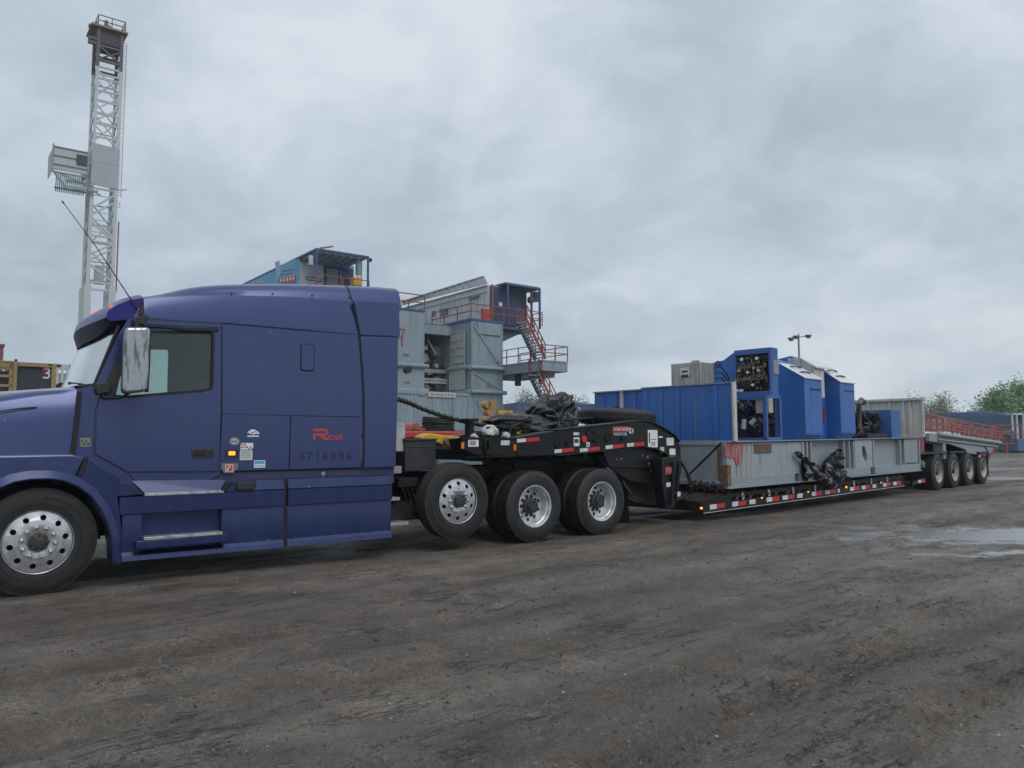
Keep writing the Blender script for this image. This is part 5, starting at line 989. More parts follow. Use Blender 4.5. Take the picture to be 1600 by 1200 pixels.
    v = B.face(U0, 1079.5, 650)[0]; m = MB(); m.box(U0 + .148, U0 + .16, v - .012, v + .012, zb0 + .02, 2.51); m.build('wall_seam', mat('grey_weld_seam', (.12, .16, .22), .6), R)
    for x in (928, 948, 978): v = B.face(U0, x, 650)[0]; m = MB(); m.slab([(v - .05, zb0 - .3), (v + .05, zb0 - .3), (v + .05, 2.45), (v - .05, 2.45)], U0 + .275, U0 + .30); m.build('wall_rib', M_oil, R, bevel=.012)
    m = MB(); m.box(U0 + .24, U0 + .30, vp - .03, vp + .03, zb0 - .3, 2.52); m.build('white_post', M_oldwhite, R)
    m = MB(); m.box(U0 + .12, U0 + .24, -.13, -.09, zb0, 2.53); m.build('wall_edge', M_oldwhite, R, bevel=.006)
    [MB().box(*q_).build('wall_trim', mat('chalky_blue_trim', (.18, .23, .30), .6), R) for q_ in ((U0 + .13, U0 + .2, -.1, vs_, zb0 - .01, zb0 + .02), (U0 + .24, U0 + .36, vs_, v9, 2.50, 2.525))]; m = MB(); m.box(U0 + .13, U0 + .23, -.10, vs_, 2.52, 2.545); m.build('wall_trim', mat('chalky_blue_trim', (.18, .23, .30), .6), R)
    m = MB(); a = B.face(U0, 1063, 745); m.box(U0 - .04, U0, .12, W1, .62, .70); m.box(U0 - .02, U0, .12, W1, 1.36, 1.42); m.build('front_beam', M_grey, R, bevel=.004)
    # stainless cabinet
    uc = U0 + .35; a = B.face(uc, 1049, 606); b = B.face(uc, 1094, 570); c = B.hit(1111, 565, b[0]); m = MB(); zt_ = B.face(uc, 1049, 569)[1]; m.box(uc, uc + .5, b[0], a[0], 2.3, zt_); cb = m.build('steel_cabinet', M_sst, R, bevel=.01)
    m = MB(); m.box(uc - .02, uc - .003, b[0] + .03, a[0] - .03, 2.36, zt_ - .03); m.build('cabinet_door', M_sst, cb, bevel=.006)
    f0, f1 = B.face(uc, 1064, 575), B.face(uc, 1078, 587); m = MB(); m.box(uc - .026, uc - .021, f1[0], f0[0], f1[1], f0[1]); m.build('label', M_whiteref, cb)
    m = MB(); m.box(uc - .028, uc - .026, f1[0] + .03, f0[0] - .03, f0[1] - .1, f0[1] - .06); m.box(uc - .028, uc - .026, f1[0] + .02, f0[0] - .02, f0[1] - .2, f0[1] - .14); m.build('label_print', M_hub, cb)
    for k in range(4): m = MB(); m.tube([(uc + .5, b[0] + .05, 2.9 - k * .1), (uc + .75, b[0] - .02, 2.95 - k * .12), (uc + .95, b[0] - .05, 2.75 - k * .1), (uc + 1.0, b[0] - .05, 2.4)], .016, 6); m.build('cable', M_seam, R, smooth=50)
    m = MB(); m.box(uc + .15, uc + .22, b[0] + .15, b[0] + .3, zt_, zt_ + .05); m.build('cabinet_lug', M_sst, cb)
    # gauge cabinet: near corner at (1206,y)
    uA = B.hit(1206, 620, 0)[0]; uB = B.hit(1217, 620, 0)[0]; vB, zc = B.face(uA, 1147, 548); ztop = B.hit(1206, 545, 0)[1]; zm = B.hit(1207, 615, 0)[1]; vC = B.face(uA, 1142, 612)[0]
    m = MB(); m.plate([(q[0], q[1]) for q in [(0, zm), (vB, zm), (vB, ztop), (0, ztop)]], [[(.05, zm + .06), (vB - .03, zm + .06), (vB - .03, ztop - .08), (.05, ztop - .08)]], 0, .05); m.v = [(uA + p[1], p[0], p[2]) for p in m.v]
    m.box(uA + .05, uB, 0, .03, zm, ztop); m.box(uA + .05, uB, vB - .03, vB, zm, ztop); m.box(uA, uB, 0, vB, ztop, ztop + .03); m.box(uA, uB, 0, vB, zm - .03, zm); m.box(uB - .03, uB, 0, vB, zm, ztop); gc = m.build('gauge_cabinet', M_oil2, R, bevel=.004)
    m = MB(); m.box(uA + .10, uA + .12, .03, vB - .03, zm, ztop); m.build('gauge_board', M_dark, gc)
    rnd = random.Random(5); W_ = vB; Hh = ztop - zm
    gx = lambda px, py: B.face(uA, px, py)
    for px, py, r_ in ((1159, 561.5, .034), (1182.5, 560, .034), (1154.5, 579, .03), (1168.5, 582, .03), (1185.5, 578.5, .032), (1177.5, 575, .022), (1176.5, 601.5, .032), (1145.5, 610, .032), (1152.5, 610.5, .036), (1158.5, 610.5, .036), (1149, 596, .032)):
        c = gx(px, py); m = MB(); m.cyl((uA - .02, c[0], c[1]), r_, .07, 'x', 16); gg = m.build('gauge', M_steelrim, gc, smooth=40); m = MB(); m.cyl((uA - .023, c[0], c[1]), r_ * .8, .003, 'x', 14); m.build('gauge_face', M_white, gc)
    for px, py, L_ in ((1163, 575.5, .26), (1187, 574, .26), (1160, 593, .34), (1186, 592, .34), (1190, 587, .12)):
        c = gx(px, py); m = MB(); m.tube([(uA + .01, c[0] - L_ / 2, c[1]), (uA + .01, c[0] + L_ / 2, c[1])], .016, 8)
        for k in range(5): v = c[0] - L_ / 2 + k * L_ / 4; m.cyl((uA - .03, v, c[1] + rnd.uniform(-.03, .04)), .020, .06, 'x', 8); m.tube([(uA, v, c[1]), (uA, v, c[1] + rnd.choice((-.08, .08)))], .009, 6)
        m.build('valve_bank', M_brass, gc, smooth=40)
    for k in range(64): v = rnd.uniform(.08, vB - .06); z = zm + .10 + rnd.random() * (Hh - .22); m = MB(); m.cyl((uA + .02, v, z), rnd.uniform(.012, .026), .09, 'x', 9); m.build('fitting', rnd.choice((M_sst, M_hub, M_brass, M_dark, M_oil2)), gc, smooth=40)
    for k in range(26): v = rnd.uniform(.12, vB - .06); z = zm + .12 + rnd.random() * (Hh - .35); m = MB(); m.tube([(uA + .06, v, z), (uA + .02, v + rnd.uniform(-.06, .06), z + .08), (uA + .06, v + rnd.uniform(-.1, .1), z + rnd.uniform(.1, .2))], .007, 5); m.build('copper_tube' if k % 4 == 0 else 'steel_tube', M_brass if k % 4 == 0 else M_sst, gc, smooth=50)
    a = B.hit(1208.5, 584, -.004); b = B.hit(1216, 563, -.004); m = MB(); m.box(a[0], b[0], -.012, 0, a[1], b[1]); m.build('side_label', M_sst, gc)
    # lower open frame
    zf0 = 1.45; m = MB(); uD = B.hit(1220, 650, 0)[0]; uE = uA - .28
    for u in (uE, uD - .06): 
        for v in (-.02, vC - .06): m.box(u, u + .07, v, v + .07, zf0, zm - .03)
    m.box(uE, uD, -.02, .05, zm - .10, zm - .03); m.box(uE, uE + .07, .05, vC, zm - .10, zm - .03); m.box(uE, uD, -.02, .05, zf0, zf0 + .06); m.box(uE, uE + .07, .05, vC, zf0, zf0 + .05); m.box(uE, uD, vC - .06, vC + .01, zm - .1, zm - .03); m.build('open_frame', M_oil2, R, bevel=.005)
    m = MB(); m.box(uE + .45, uE + .5, .05, vC, zf0, zm - .1); m.build('frame_back', M_dark, R)
    a = B.face(uE, 1177, 623); b = B.face(uE, 1199, 645); m = MB(); m.box(uE + .08, uE + .25, b[0], a[0], b[1], a[1]); m.build('junction_box', M_whiteref if False else mat('grey_beige_box', (.40, .40, .37), .5, dirt=(.2, .2, .18), ds=5, da=.4), R, bevel=.01)
    for (x0, y0, x1, y1) in ((1161, 655, 1160, 670), (1178, 655, 1171, 662)): a = B.face(uE + .1, x0, y0); b = B.face(uE + .1, x1, y1); m = MB(); m.tube([(uE + .15, a[0], a[1]), (uE + .15, b[0], b[1])], .05, 12); m.build('filter_canister', M_steelrim, R, smooth=50)
    for k in range(30): v = rnd.uniform(.06, vC - .1); z = rnd.uniform(zf0 + .05, zm - .2); m = MB(); m.tube([(uE + .3, v, z), (uE + .2, v + rnd.uniform(-.1, .1), z + .1), (uE + .3 + rnd.uniform(0, .3), v + rnd.uniform(-.2, .2), z + rnd.uniform(-.2, .25))], rnd.choice((.012, .02, .03)), 7); m.build('pipe', rnd.choice((M_dark, M_sst, M_frame, M_oil2, M_frame)), R, smooth=50)
    # gusset wall behind the cabinet, sloping up from the wall
    ug = uA + .0; P = [B.face(uA + .02, x, y) for x, y in ((1149, 549), (1117, 573), (1104, 582), (1104, 610), (1149, 612))]; m = MB(); m.slab(P, uA + .02, uA + .06); m.build('gusset_wall', M_oil, R)
    m = MB(); q = B.face(uA, 1121.5, 568); m.tube([(uA, q[0] + .05 * math.cos(t), q[1] + .05 * math.sin(t)) for t in [2 * math.pi * j / 14 for j in range(15)]], .012, 6); m.build('lifting_eye', M_frame, R)
    # two hoods with sloping roofs
    def hood(xc, yct, xr, yrt, ybot, xl, ylt, nm):
        u0 = B.hit(xc, yct, 0)[0]; u1 = B.hit(xr, yrt, 0)[0]; zc_ = B.hit(xc, yct, 0)[1]; z0_ = B.hit(xc, ybot, 0)[1]; vl, zl = B.face(u0, xl, ylt)
        vm = vl * .5; s = (zl - zc_) / vl; zmx = zl; P = [(0, z0_), (0, zc_), (vl, zl), (vl + .7, zl + .7 * s * .6), (2.6, zl + .1), (2.6, zf0), (.12, zf0), (.05, z0_ - .02)]
        m = MB(); m.slab(P, u0, u1); hb = m.build('machine_hood', M_oil, R, bevel=.008)
        m = MB(); m.slab([(-.03, zc_ - .01), (-.03, zc_ + .012), (vl + .02, zl + .014), (vl + .02, zl + .002)], u0 - .03, u1 + .03); m.build('hood_roof', mat('wet_white_roof', (.62, .64, .68), .25, dirt=(.4, .42, .45), ds=3, da=.4), hb, bevel=.004)
        for f in (.35, .75): v = vl * f; z = zc_ + (zl - zc_) * f; m = MB(); m.tube([(u0 + .2, v, z + .03), (u0 + .5, v, z + .05), (u0 + .7, v, z + .03)], .015, 6); m.build('roof_handle', M_frame, hb)
        m = MB(); uu_ = u0 + (u1 - u0) * .5; m.bar((uu_ - .15, -.01, z0_ + 1.0), (u1 - .06, -.02, z0_ + 1.0), .015, .015); m.build('door_latch', M_seam, hb)
        m = MB(); m.box(u0 + .005, u1 - .005, -.004, .0, z0_ + .03, z0_ + .035); m.build('hood_seam', M_seam, hb)
        return u0, u1, vl, zl
    h1 = hood(1256.5, 590.5, 1283.5, 591, 679.5, 1219, 568, 'a'); h2 = hood(1312, 597, 1334.5, 598.5, 677.5, 1279.5, 574, 'b')
    # white gear housing between the hoods
    um = h1[1] + .2; P = [B.face(um, x, y) for x, y in ((1230, 560), (1250, 559), (1275, 572), (1288, 587), (1289, 620), (1262, 624), (1232, 600))]
    m = MB(); m.slab([(max(p[0], .25), p[1]) for p in P], um, um + .5); m.build('gear_housing', M_oldwhite, R, bevel=.01)
    m = MB(); m.slab([(max(B.face(um, x, y)[0], .2), B.face(um, x, y)[1]) for x, y in ((1250, 558.3), (1278, 572), (1279, 574.5), (1250, 560.5))], um - .02, um + .9); m.build('housing_roof', MC['wet_white_roof'], R)
    m = MB(); m.box(h1[1], h2[0], .35, 1.4, zf0, 2.55); m.build('mid_panel', M_oil, R); a = B.face(h2[0] - .02, 1285, 638); m = MB(); b = B.face(h2[0], 1293, 660); m.box(h2[0] - .16, h2[0] - .14, .3, .62, b[1], a[1]); m.build('fire_panel', M_red, R)
    q = B.face(h2[0] - .1, 1286, 612); m = MB(); m.cyl((h2[0] - .2, .45, q[1]), .05, .04, 'x', 14); m.build('gauge', M_white, R)
    # exhaust, engine, cabinet, rear wall
    a = B.hit(1342, 628, .3); m = MB(); m.tube([(a[0], .3, zf0), (a[0], .3, a[1] - .05), (a[0] + .15, .3, a[1] + .05), (a[0] + .3, .3, a[1])], .07, 12); m.build('exhaust_pipe', mat('old_exhaust_steel', (.12, .11, .10), .6, .4), R, smooth=50)
    uq = B.hit(1393, 660, 0)[0]; ur = B.hit(1407, 660, 0)[0]; zq = B.hit(1393, 640, 0)[1]; m = MB(); m.box(uq, ur, .0, 2.0, zf0, zq); m.build('blue_box', M_oil2, R, bevel=.01)
    ul_ = B.hit(1345, 650, .2)[0]; m = MB(); m.box(ul_ + .3, uq, .5, 2.0, zf0, zq - .08); m.box(ul_, uq, .05, 1.9, zf0, zf0 + .15); m.build('engine_block', M_dark, R, bevel=.02)
    for k in range(34): u = rnd.uniform(ul_ + .1, uq - .1); z = rnd.uniform(zf0 + .1, zq - .12); m = MB(); m.tube([(u, .5, z), (u + rnd.uniform(-.15, .15), .25, z + rnd.uniform(-.05, .1)), (u + rnd.uniform(-.4, .4), .3, z + rnd.uniform(-.2, .2)), (u + rnd.uniform(-.4, .4), .5, z)], rnd.choice((.02, .03, .045)), 8); m.build('engine_pipe', rnd.choice((M_dark, M_frame, M_dark, mat('glossy_black_pipe', (.02, .022, .03), .2))), R, smooth=50)
    uR = B.hit(1442, 650, 0)[0] + .0; vL = 3.3; zr0 = B.hit(1442, 683, 0)[1]; zr1 = B.hit(1442, 621.5, 0)[1]
    m = MB(); m.box(uR, uR + .06, -.02, vL, zr0, zr1); m.box(uR + .06, uR + 1.8, vL - .06, vL, zr0, zr1 - .2); rw = m.build('rear_wall', M_oldwhite, R)
    for v in (.0, .32, .50, .86, 1.45, 2.1, 2.7, 3.2): m = MB(); m.box(uR - .05, uR, v - .035, v + .035, zr0 + .02, zr1 - .05); m.build('wall_rib', M_oldwhite, R, bevel=.01)
    m = MB(); m.box(uR - .08, uR + .1, -.05, vL, zr1 - .07, zr1); m.build('wall_trim', M_oldwhite, R, bevel=.006); m = MB(); m.box(uR - .07, uR, -.04, vL, zr0, zr0 + .06); m.build('wall_trim', M_oldwhite, R, bevel=.006)
    return R
skid = make_skid()
def make_side_tarps():
    specs = [([(1243, 706), (1250, 714), (1262, 722), (1268, 724), (1276, 731), (1285, 745), (1290, 752), (1283, 758), (1276, 750), (1270, 738), (1262, 740), (1257, 752), (1255, 750), (1260, 736), (1255, 724), (1246, 715), (1241, 709)], 'narrow twist of black tarpaulin hanging on the grey skid, the left of two'),
             ([(1308, 700), (1313, 704), (1311, 714), (1307, 722), (1316, 737), (1320, 748), (1310, 753), (1298, 764), (1291, 757), (1283, 748), (1286, 738), (1284, 726), (1290, 716), (1300, 708)], 'wide black tarpaulin bundle hanging on the grey skid near its middle')]
    for i, (P, lab) in enumerate(specs):
        Q = B.H(P, -.08); cx_ = sum(p[0] for p in Q) / len(Q); cz_ = sum(p[1] for p in Q) / len(Q)
        tmp = MB(); tmp.plate(Q, [], 0, 0); bm = bmesh.new(); vs = [bm.verts.new((p[0], -.09, p[1])) for p in Q]
        f = bm.faces.new(vs); bmesh.ops.triangulate(bm, faces=[f]); bmesh.ops.subdivide_edges(bm, edges=bm.edges[:], cuts=3, use_grid_fill=True); bmesh.ops.triangulate(bm, faces=bm.faces[:]); bmesh.ops.subdivide_edges(bm, edges=bm.edges[:], cuts=2, use_grid_fill=True)
        for v in bm.verts:
            p = v.co.copy(); k = abs(noise.noise(Vector((p.x * 6, i * 3, p.z * 4)))) * .22 + abs(noise.noise(Vector((p.x * 14, i, p.z * 11)))) * .09
            v.co.y = -.09 - k; v.co.x += noise.noise(p * 9) * .03; v.co.z += noise.noise(p * 8 + Vector((5, 5, 5))) * .03
        ex = bmesh.ops.extrude_face_region(bm, geom=bm.faces[:])
        for g_ in ex['geom']:
            if isinstance(g_, bmesh.types.BMVert): g_.co.y = -.085
        mb = MB(); bm.verts.index_update(); mb._add([v.co.copy() for v in bm.verts], [[v.index for v in f.verts] for f in bm.faces]); bm.free()
        solo(mb, 'tarpaulin', M_tarp, lab, 'tarp', B, (cx_, -.08, cz_), smooth=40, group='black tarpaulins hung on the skid side')
    def pt(x, y, v): q = B.hit(x, y, v); return (q[0], v, q[1])
    mb = MB(); mb.tube([pt(1127, 692, -.12), pt(1105, 714, .3), pt(1077, 741, .6)], .022, 6)
    solo(mb, 'lashing_chain', M_frame, 'taut dark lashing running from skid corner down to the gooseneck base', 'chain', B, (-11.5, 0, .9), smooth=50)
    mb = MB()
    for k in range(46):
        t = k / 45; p = Vector(pt(1078 + 62 * t, 756 + 8 * t + 5 * math.sin(k * .9), -.02 + .25 * abs(math.sin(k * .5)))); mb.tube([p + Vector((.04 * math.cos(a), (.03 if k % 2 else 0) * math.sin(a), (.03 if not k % 2 else .0) * math.sin(a))) for a in [j * math.pi / 4 for j in range(9)]], .011, 5)
    solo(mb, 'loose_chain', M_frame, 'loose black chain piled on the front deck boards of the trailer', 'chain', B, (-11.8, .1, .45), smooth=50)
make_side_tarps()
# ------------------------------------------------------------------ ramp and railings on the rear of the trailer
def make_rear_load():
    P = B.H([(1452, 677), (1468, 678.5), (1515, 685.5), (1561, 692), (1562, 694), (1545, 712.5), (1512, 708), (1508, 702), (1485, 694), (1452, 689)], .1)
    mb = MB(); mb.prism(P, .1, .2); mb.prism([(p[0], p[1]) for p in P], 2.2, 2.3); mb.prism([P[1], P[3], (P[3][0], P[3][1] - .04), (P[1][0], P[1][1] - .04)], .2, 2.2)
    R = thing('loading_ramp', 'pale grey tilted steel ramp lying on the rear of the trailer', 'ramp', B, (2, 1.2, 1.1)); mb.build('ramp_frame', M_grey, R, bevel=.008)
    mb = MB(); a, b = P[1], P[3]; mb.tube([(a[0] - .2, .06, a[1] + .0), (b[0], .06, b[1])], .06, 12); mb.tube([(a[0] - .2, .08, a[1] - .16), (b[0] - .3, .08, b[1] - .13)], .03, 8); mb.build('ramp_tube', M_grey, R, smooth=50)
    mb = MB(); mb.bar((P[3][0] + .02, .1, P[3][1]), (P[5][0] + .02, .1, P[5][1]), .05, .06); mb.build('ramp_hinge', mat('dusty_red_steel', (.26, .05, .055), .6), R)
    for x in (1474, 1528): q = B.hit(x, 695, .15); mb = MB(); mb.box(q[0] - .12, q[0] + .12, .12, .4, q[1] - .42, q[1] + .05); mb.build('ramp_foot', M_grey, R, bevel=.01)
    rnd = random.Random(9)
    def railing(name_u0, L, v, x0, y0, x1, y1, hgt, lab, n):
        a = B.hit(x0, y0, v); b = B.hit(x1, y1, v); mb = MB(); A = Vector((a[0], v, a[1])); Bq = Vector((b[0], v, b[1]))
        for f in (0, .5, 1): mb.bar(A + Vector((0, 0, hgt * f)), Bq + Vector((0, 0, hgt * f)), .035, .035)
        for k in range(n + 1): p = A.lerp(Bq, k / n); mb.bar(p, p + Vector((0, 0, hgt)), .035, .035)
        for k in range(0, n, 2): p = A.lerp(Bq, k / n); mb.bar(p, A.lerp(Bq, (k + 1) / n) + Vector((0, .0, hgt)), .03, .03)
        for k in range(0, n, 3): p = A.lerp(Bq, k / n); mb.bar(p, p + Vector((.0, .4, 0)), .03, .03)
        solo(mb, 'railing', mat('faded_rail_red', (.27, .10, .085), .6, 0, .2, 5), lab, 'railing', B, tuple(A), group='red railings lying behind the skid')
    railing(0, 7, .35, 1488, 683, 1572, 694, .42, 'red railing with close posts nearest the ramp edge', 12)
    railing(0, 7, .95, 1446, 668, 1520, 684, .45, 'red railing whose front end touches the white rear wall', 9)
    railing(0, 7, 1.7, 1455, 670, 1560, 687, .5, 'red railing farthest from the ramp edge, behind the others', 12)
    mb = MB(); q = B.hit(1480, 680, 1.0); mb.loft([[(q[0] - .8, .9, q[1]), (q[0] - .5, .9, q[1] + .12), (q[0] + .9, .9, q[1] + .06), (q[0] + 1.2, .9, q[1] - .05)], [(q[0] - .8, 1.5, q[1]), (q[0] - .5, 1.5, q[1] + .12), (q[0] + .9, 1.5, q[1] + .06), (q[0] + 1.2, 1.5, q[1] - .05)]], True, True)
    solo(mb, 'steel_sheet', M_whiteref, 'pale steel sheet lying among the red railings', 'sheet', B, (q[0], 1.2, q[1]))
make_rear_load()
# ------------------------------------------------------------------ background yard
def at_depth(px, py, D): return CAM + ray(px, py) * D
def yard(px, D, deg=52.3):
    p = at_depth(px, 600, D); return Fr((p.x, p.y), deg)
def rail(mb, pts, h, n, t=.05, base=True):
    """guard rail over the given (x,y,z) corner points"""
    for i in range(len(pts) - 1):
        a, b = Vector(pts[i]), Vector(pts[i + 1])
        for f in (.5, 1.0): mb.bar(a + Vector((0, 0, h * f)), b + Vector((0, 0, h * f)), t, t)
        m = max(1, int((b - a).length / n))
        for k in range(m + 1): p = a.lerp(b, k / m); mb.bar(p, p + Vector((0, 0, h)), t, t)
S_ = yard(736, 57)
def make_rig_base():
    F = S_; o = F.o
    h = lambda x, y, v=0: F.hit(x, y, v)
    f = lambda x, y, u=0: F.face(u, x, y)
    R = thing('rig_substructure', 'stacked grey steel rig substructure behind the truck, with open bay and pale door', 'rig base', F, (0, 2, 0))
    zt = h(736, 497)[1]; z2 = h(736, 574)[1]; z1 = h(736, 612)[1]; U1 = h(785, 540)[0]; Vc = f(706, 500)[0]; uo = h(649, 540, Vc)[0]; ul = h(560, 600, Vc)[0]
    m = MB(); m.box(ul, U1, Vc * .0, 7, .0, z1 - .12); m.build('lower_box', M_subgrey, R, bevel=.02)
    m = MB(); m.box(0, U1, 0, 6.5, z1 + .12, z2 - .12); m.box(0, U1, 0, 6.5, z2 + .12, zt - .22); m.build('corner_column', M_subgrey, R, bevel=.02)
    m = MB(); m.box(ul, uo, Vc * .5, 6.5, z1 + .1, zt + .3); m.build('end_column', M_subgrey, R, bevel=.02)
    for z in (z1, z2):
        m = MB(); m.tube([(uo - 4, Vc * .5 - .1, z), (uo + .25, Vc * .5 - .1, z)], .16, 12); m.build('roller_beam', M_subgrey, R, smooth=40)
        m = MB(); m.tube([(-.1, -.1, z), (U1 + .25, -.1, z)], .16, 12); m.tube([(-.1, -.1, z), (-.1, 3, z)], .16, 12); m.build('roller_beam', M_subgrey, R, smooth=40)
    # trims on the column faces
    for u0, u1, v, za, zb_ in ((0, U1, 0, z2 + .16, zt - .25), (0, U1, 0, z1 + .16, z2 - .16), (ul, U1, 0, .2, z1 - .2)):
        m = MB(); 
        for u in ([u0, u1 - .14] if u0 == 0 else [ul + 1, ul + 3, uo - .1, uo + 1.6, -.3, 0.3, U1 - .14]): m.box(u, u + .14, v - .06, v, za, zb_)
        m.box(u0, u1, v - .055, v, zb_ - .14, zb_); m.box(u0, u1, v - .055, v, za, za + .1); m.build('face_frame', M_subgrey, R, bevel=.01)
        d = MB(); d.bar((u0 + .15 if u0 == 0 else .4, v - .03, zb_ - .2), (u1 - .2, v - .03, za + .1), .14, .06, up=(0, 1, 0)); d.build('face_brace', MC['substructure_grey'], R)
    m = MB(); m.box(.55, U1 - .25, -.10, -.02, zt - 1.15, zt - .28); m.build('cover_plate', M_subgrey, R, bevel=.02)
    a = h(668, 620); b = h(711, 614); m = MB(); m.box(a[0], b[0], -.1, -.02, a[1] - .0, b[1]); m.build('sign', M_sublite, R)
    for k in range(7): m = MB(); u = a[0] + .2 + k * (b[0] - a[0] - .3) / 7; m.box(u, u + .16, -.108, -.1, (a[1] + b[1]) / 2 - .05, (a[1] + b[1]) / 2 + .05); m.build('sign_print', M_brick, R)
    # bay: roof beam, dark back, machinery inside
    m = MB(); zb = h(660, 504, Vc)[1]; m.box(uo, 0, Vc, Vc + .5, zb - .8, zb); m.build('bay_beam', M_subgrey, R, bevel=.02)
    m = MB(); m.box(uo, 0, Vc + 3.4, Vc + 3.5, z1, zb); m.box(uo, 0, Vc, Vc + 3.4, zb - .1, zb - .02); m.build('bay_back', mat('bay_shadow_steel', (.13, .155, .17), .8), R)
    m = MB(); m.box(uo, 0, Vc - .1, Vc + 2, z1 - .1, z1 + .08); m.build('bay_sill', M_sublite, R)
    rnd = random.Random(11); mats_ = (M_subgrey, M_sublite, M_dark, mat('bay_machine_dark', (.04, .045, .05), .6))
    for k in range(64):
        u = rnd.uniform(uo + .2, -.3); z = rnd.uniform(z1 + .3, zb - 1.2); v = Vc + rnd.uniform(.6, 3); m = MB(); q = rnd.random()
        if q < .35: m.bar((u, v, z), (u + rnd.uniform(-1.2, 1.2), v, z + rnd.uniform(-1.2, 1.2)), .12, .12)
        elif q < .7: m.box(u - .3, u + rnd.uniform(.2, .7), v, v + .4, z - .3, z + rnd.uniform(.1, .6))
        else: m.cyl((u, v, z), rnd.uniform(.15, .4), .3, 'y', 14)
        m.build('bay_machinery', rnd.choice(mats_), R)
    for z in (z2 - .1, z2 - .9, z1 + 1.0): m = MB(); m.box(uo, 0, Vc + .6, Vc + .9, z - .14, z + .14); m.build('bay_crossbeam', M_sublite if z < z2 - .5 else M_subgrey, R)
    # pale door standing open in front of the column
    ud = -.12; P0, P1 = f(704, 520, ud), f(727, 520, ud); va, vb = P1[0], P0[0]; zA, zB = f(727, 517, ud)[1], f(727, 567, ud)[1]; zC = f(727, 608, ud)[1]
    for za, zb_ in ((zB + .04, zA), (zC, zB - .04)):
        m = MB(); m.box(ud - .04, ud, va, vb, zb_ if zb_ < za else za, za if zb_ < za else zb_); dr = m.build('bay_door', M_sublite, R, bevel=.01)
        m = MB()
        if za > zB: 
            for k in range(5): z = za + (zb_ - za) * k / 4; m.box(ud - .09, ud - .04, va, vb, z - .03, z + .03)
            m.bar((ud - .07, va + .1, zb_ - .1), (ud - .07, vb - .1, za + .1), .08, .05)
        else:
            for k in range(6): v = va + (vb - va) * k / 5; m.box(ud - .09, ud - .04, v - .03, v + .03, za, zb_)
        m.build('door_ribs', M_sublite, dr)
    # top deck: blue edge
    m = MB(); U2 = h(787, 500)[0]; m.box(-.05, U2, -.05, 7, zt - .22, zt); m.box(ul, uo + .05, Vc * .5 - .05, 7, zt + .3, zt + .42); m.build('drill_floor', M_rigblue, R, bevel=.01)
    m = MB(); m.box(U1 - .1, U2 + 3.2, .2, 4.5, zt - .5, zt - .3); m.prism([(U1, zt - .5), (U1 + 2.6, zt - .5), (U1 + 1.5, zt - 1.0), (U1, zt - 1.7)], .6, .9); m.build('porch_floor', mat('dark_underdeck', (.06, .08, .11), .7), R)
    m = MB(); rail(m, [(0, 5.5, zt), (0, 0, zt), (U2, 0, zt)], 1.1, 1.6, .07); m.build('floor_railing', M_brick, R)
    m = MB(); rail(m, [(ul, Vc * .5, zt + .42), (uo, Vc * .5, zt + .42), (uo, 6, zt + .42)], 1.1, 1.8, .07); m.build('floor_railing', M_brick, R)
    # red outline and marks painted on the end column
    m = MB(); ve = Vc * .5; P = [h(x, y, ve) for x, y in ((622, 514), (632, 515), (628, 524), (628, 541))]; m.ribbon(P, .12, ve - .03, ve); m.ribbon([h(622, 528, ve), h(629, 527, ve)], .1, ve - .03, ve); m.build('red_outline', M_brick, R)
    for x, y, w_ in ((630, 553, 10), (632, 596, 9), (772, 564, 8), (761, 602, 7), (655, 617, 8)): a = h(x, y + 1.2, -.13); b = h(x + w_, y - 1, -.13); v = ve if x < 650 else 0; a = h(x, y + 1.2, v - .05); b = h(x + w_, y - 1, v - .05); m = MB(); m.box(a[0], b[0], v - .075, v - .06, a[1], b[1]); m.build('stencil_mark', mat('faded_red_stencil', (.30, .16, .16), .7), R)
    m = MB(); q = h(632, 579, 0); m.cyl((q[0], -.6, q[1]), .24, .4, 'y', 16); m.build('end_roller', M_seam, R, smooth=40)
    a = h(649, 692); b = h(667, 667); m = MB(); m.box(a[0], b[0], -.08, -.02, max(a[1], .3), b[1]); m.build('vent', M_inner, R)
    # doghouse
    D = thing('doghouse', 'white corrugated doghouse with slatted windwall and navy porch on top of the grey substructure', 'cabin', F, (2, 4, zt))
    vh = 1.2; uh = h(762, 497, vh)[0]; zr = h(762, 446, vh)[1]; vf = f(628, 476, uh)[0]; ur = h(813, 470, vh)[0]
    m = MB(); m.box(uh, ur, vh, vf, zt, zr); m.build('cabin_wall', M_housew, D, bevel=.02)
    n = int((vf - vh) / .45)
    m = MB()
    for k in range(n): v = vh + .1 + k * .45; m.box(uh - .05, uh, v, v + .12, zt + .15, zr - .5)
    m.build('wall_corrugation', M_housew, D)
    m = MB(); m.box(uh - .08, uh, vh, vf, zr - .5, zr - .42); m.box(uh - .1, ur, vh, vf, zr - .02, zr + .06); m.build('wall_band', M_sublite, D)
    for x0, y0, x1, y1, mm in ((676, 485, 682, 496, M_hub), (689, 481, 701, 493, M_hub), (734, 461, 751, 469, M_hub)): a = f(x1, y0, uh); b = f(x0, y1, uh); m = MB(); m.box(uh - .1, uh - .05, a[0], b[0], b[1], a[1]); m.build('cabin_window', mat('dull_window', (.07, .10, .12), .25), D)
    a = f(689, 480, uh); b = f(668, 510, uh); m = MB(); m.box(uh - .09, uh - .05, a[0], b[0], zt + .1, a[1] + .1); m.build('cabin_door', M_housew, D, bevel=.01)
    a, b, c, d = f(629, 471, uh), f(749, 431, uh), f(761.5, 443, uh), f(629, 477, uh)
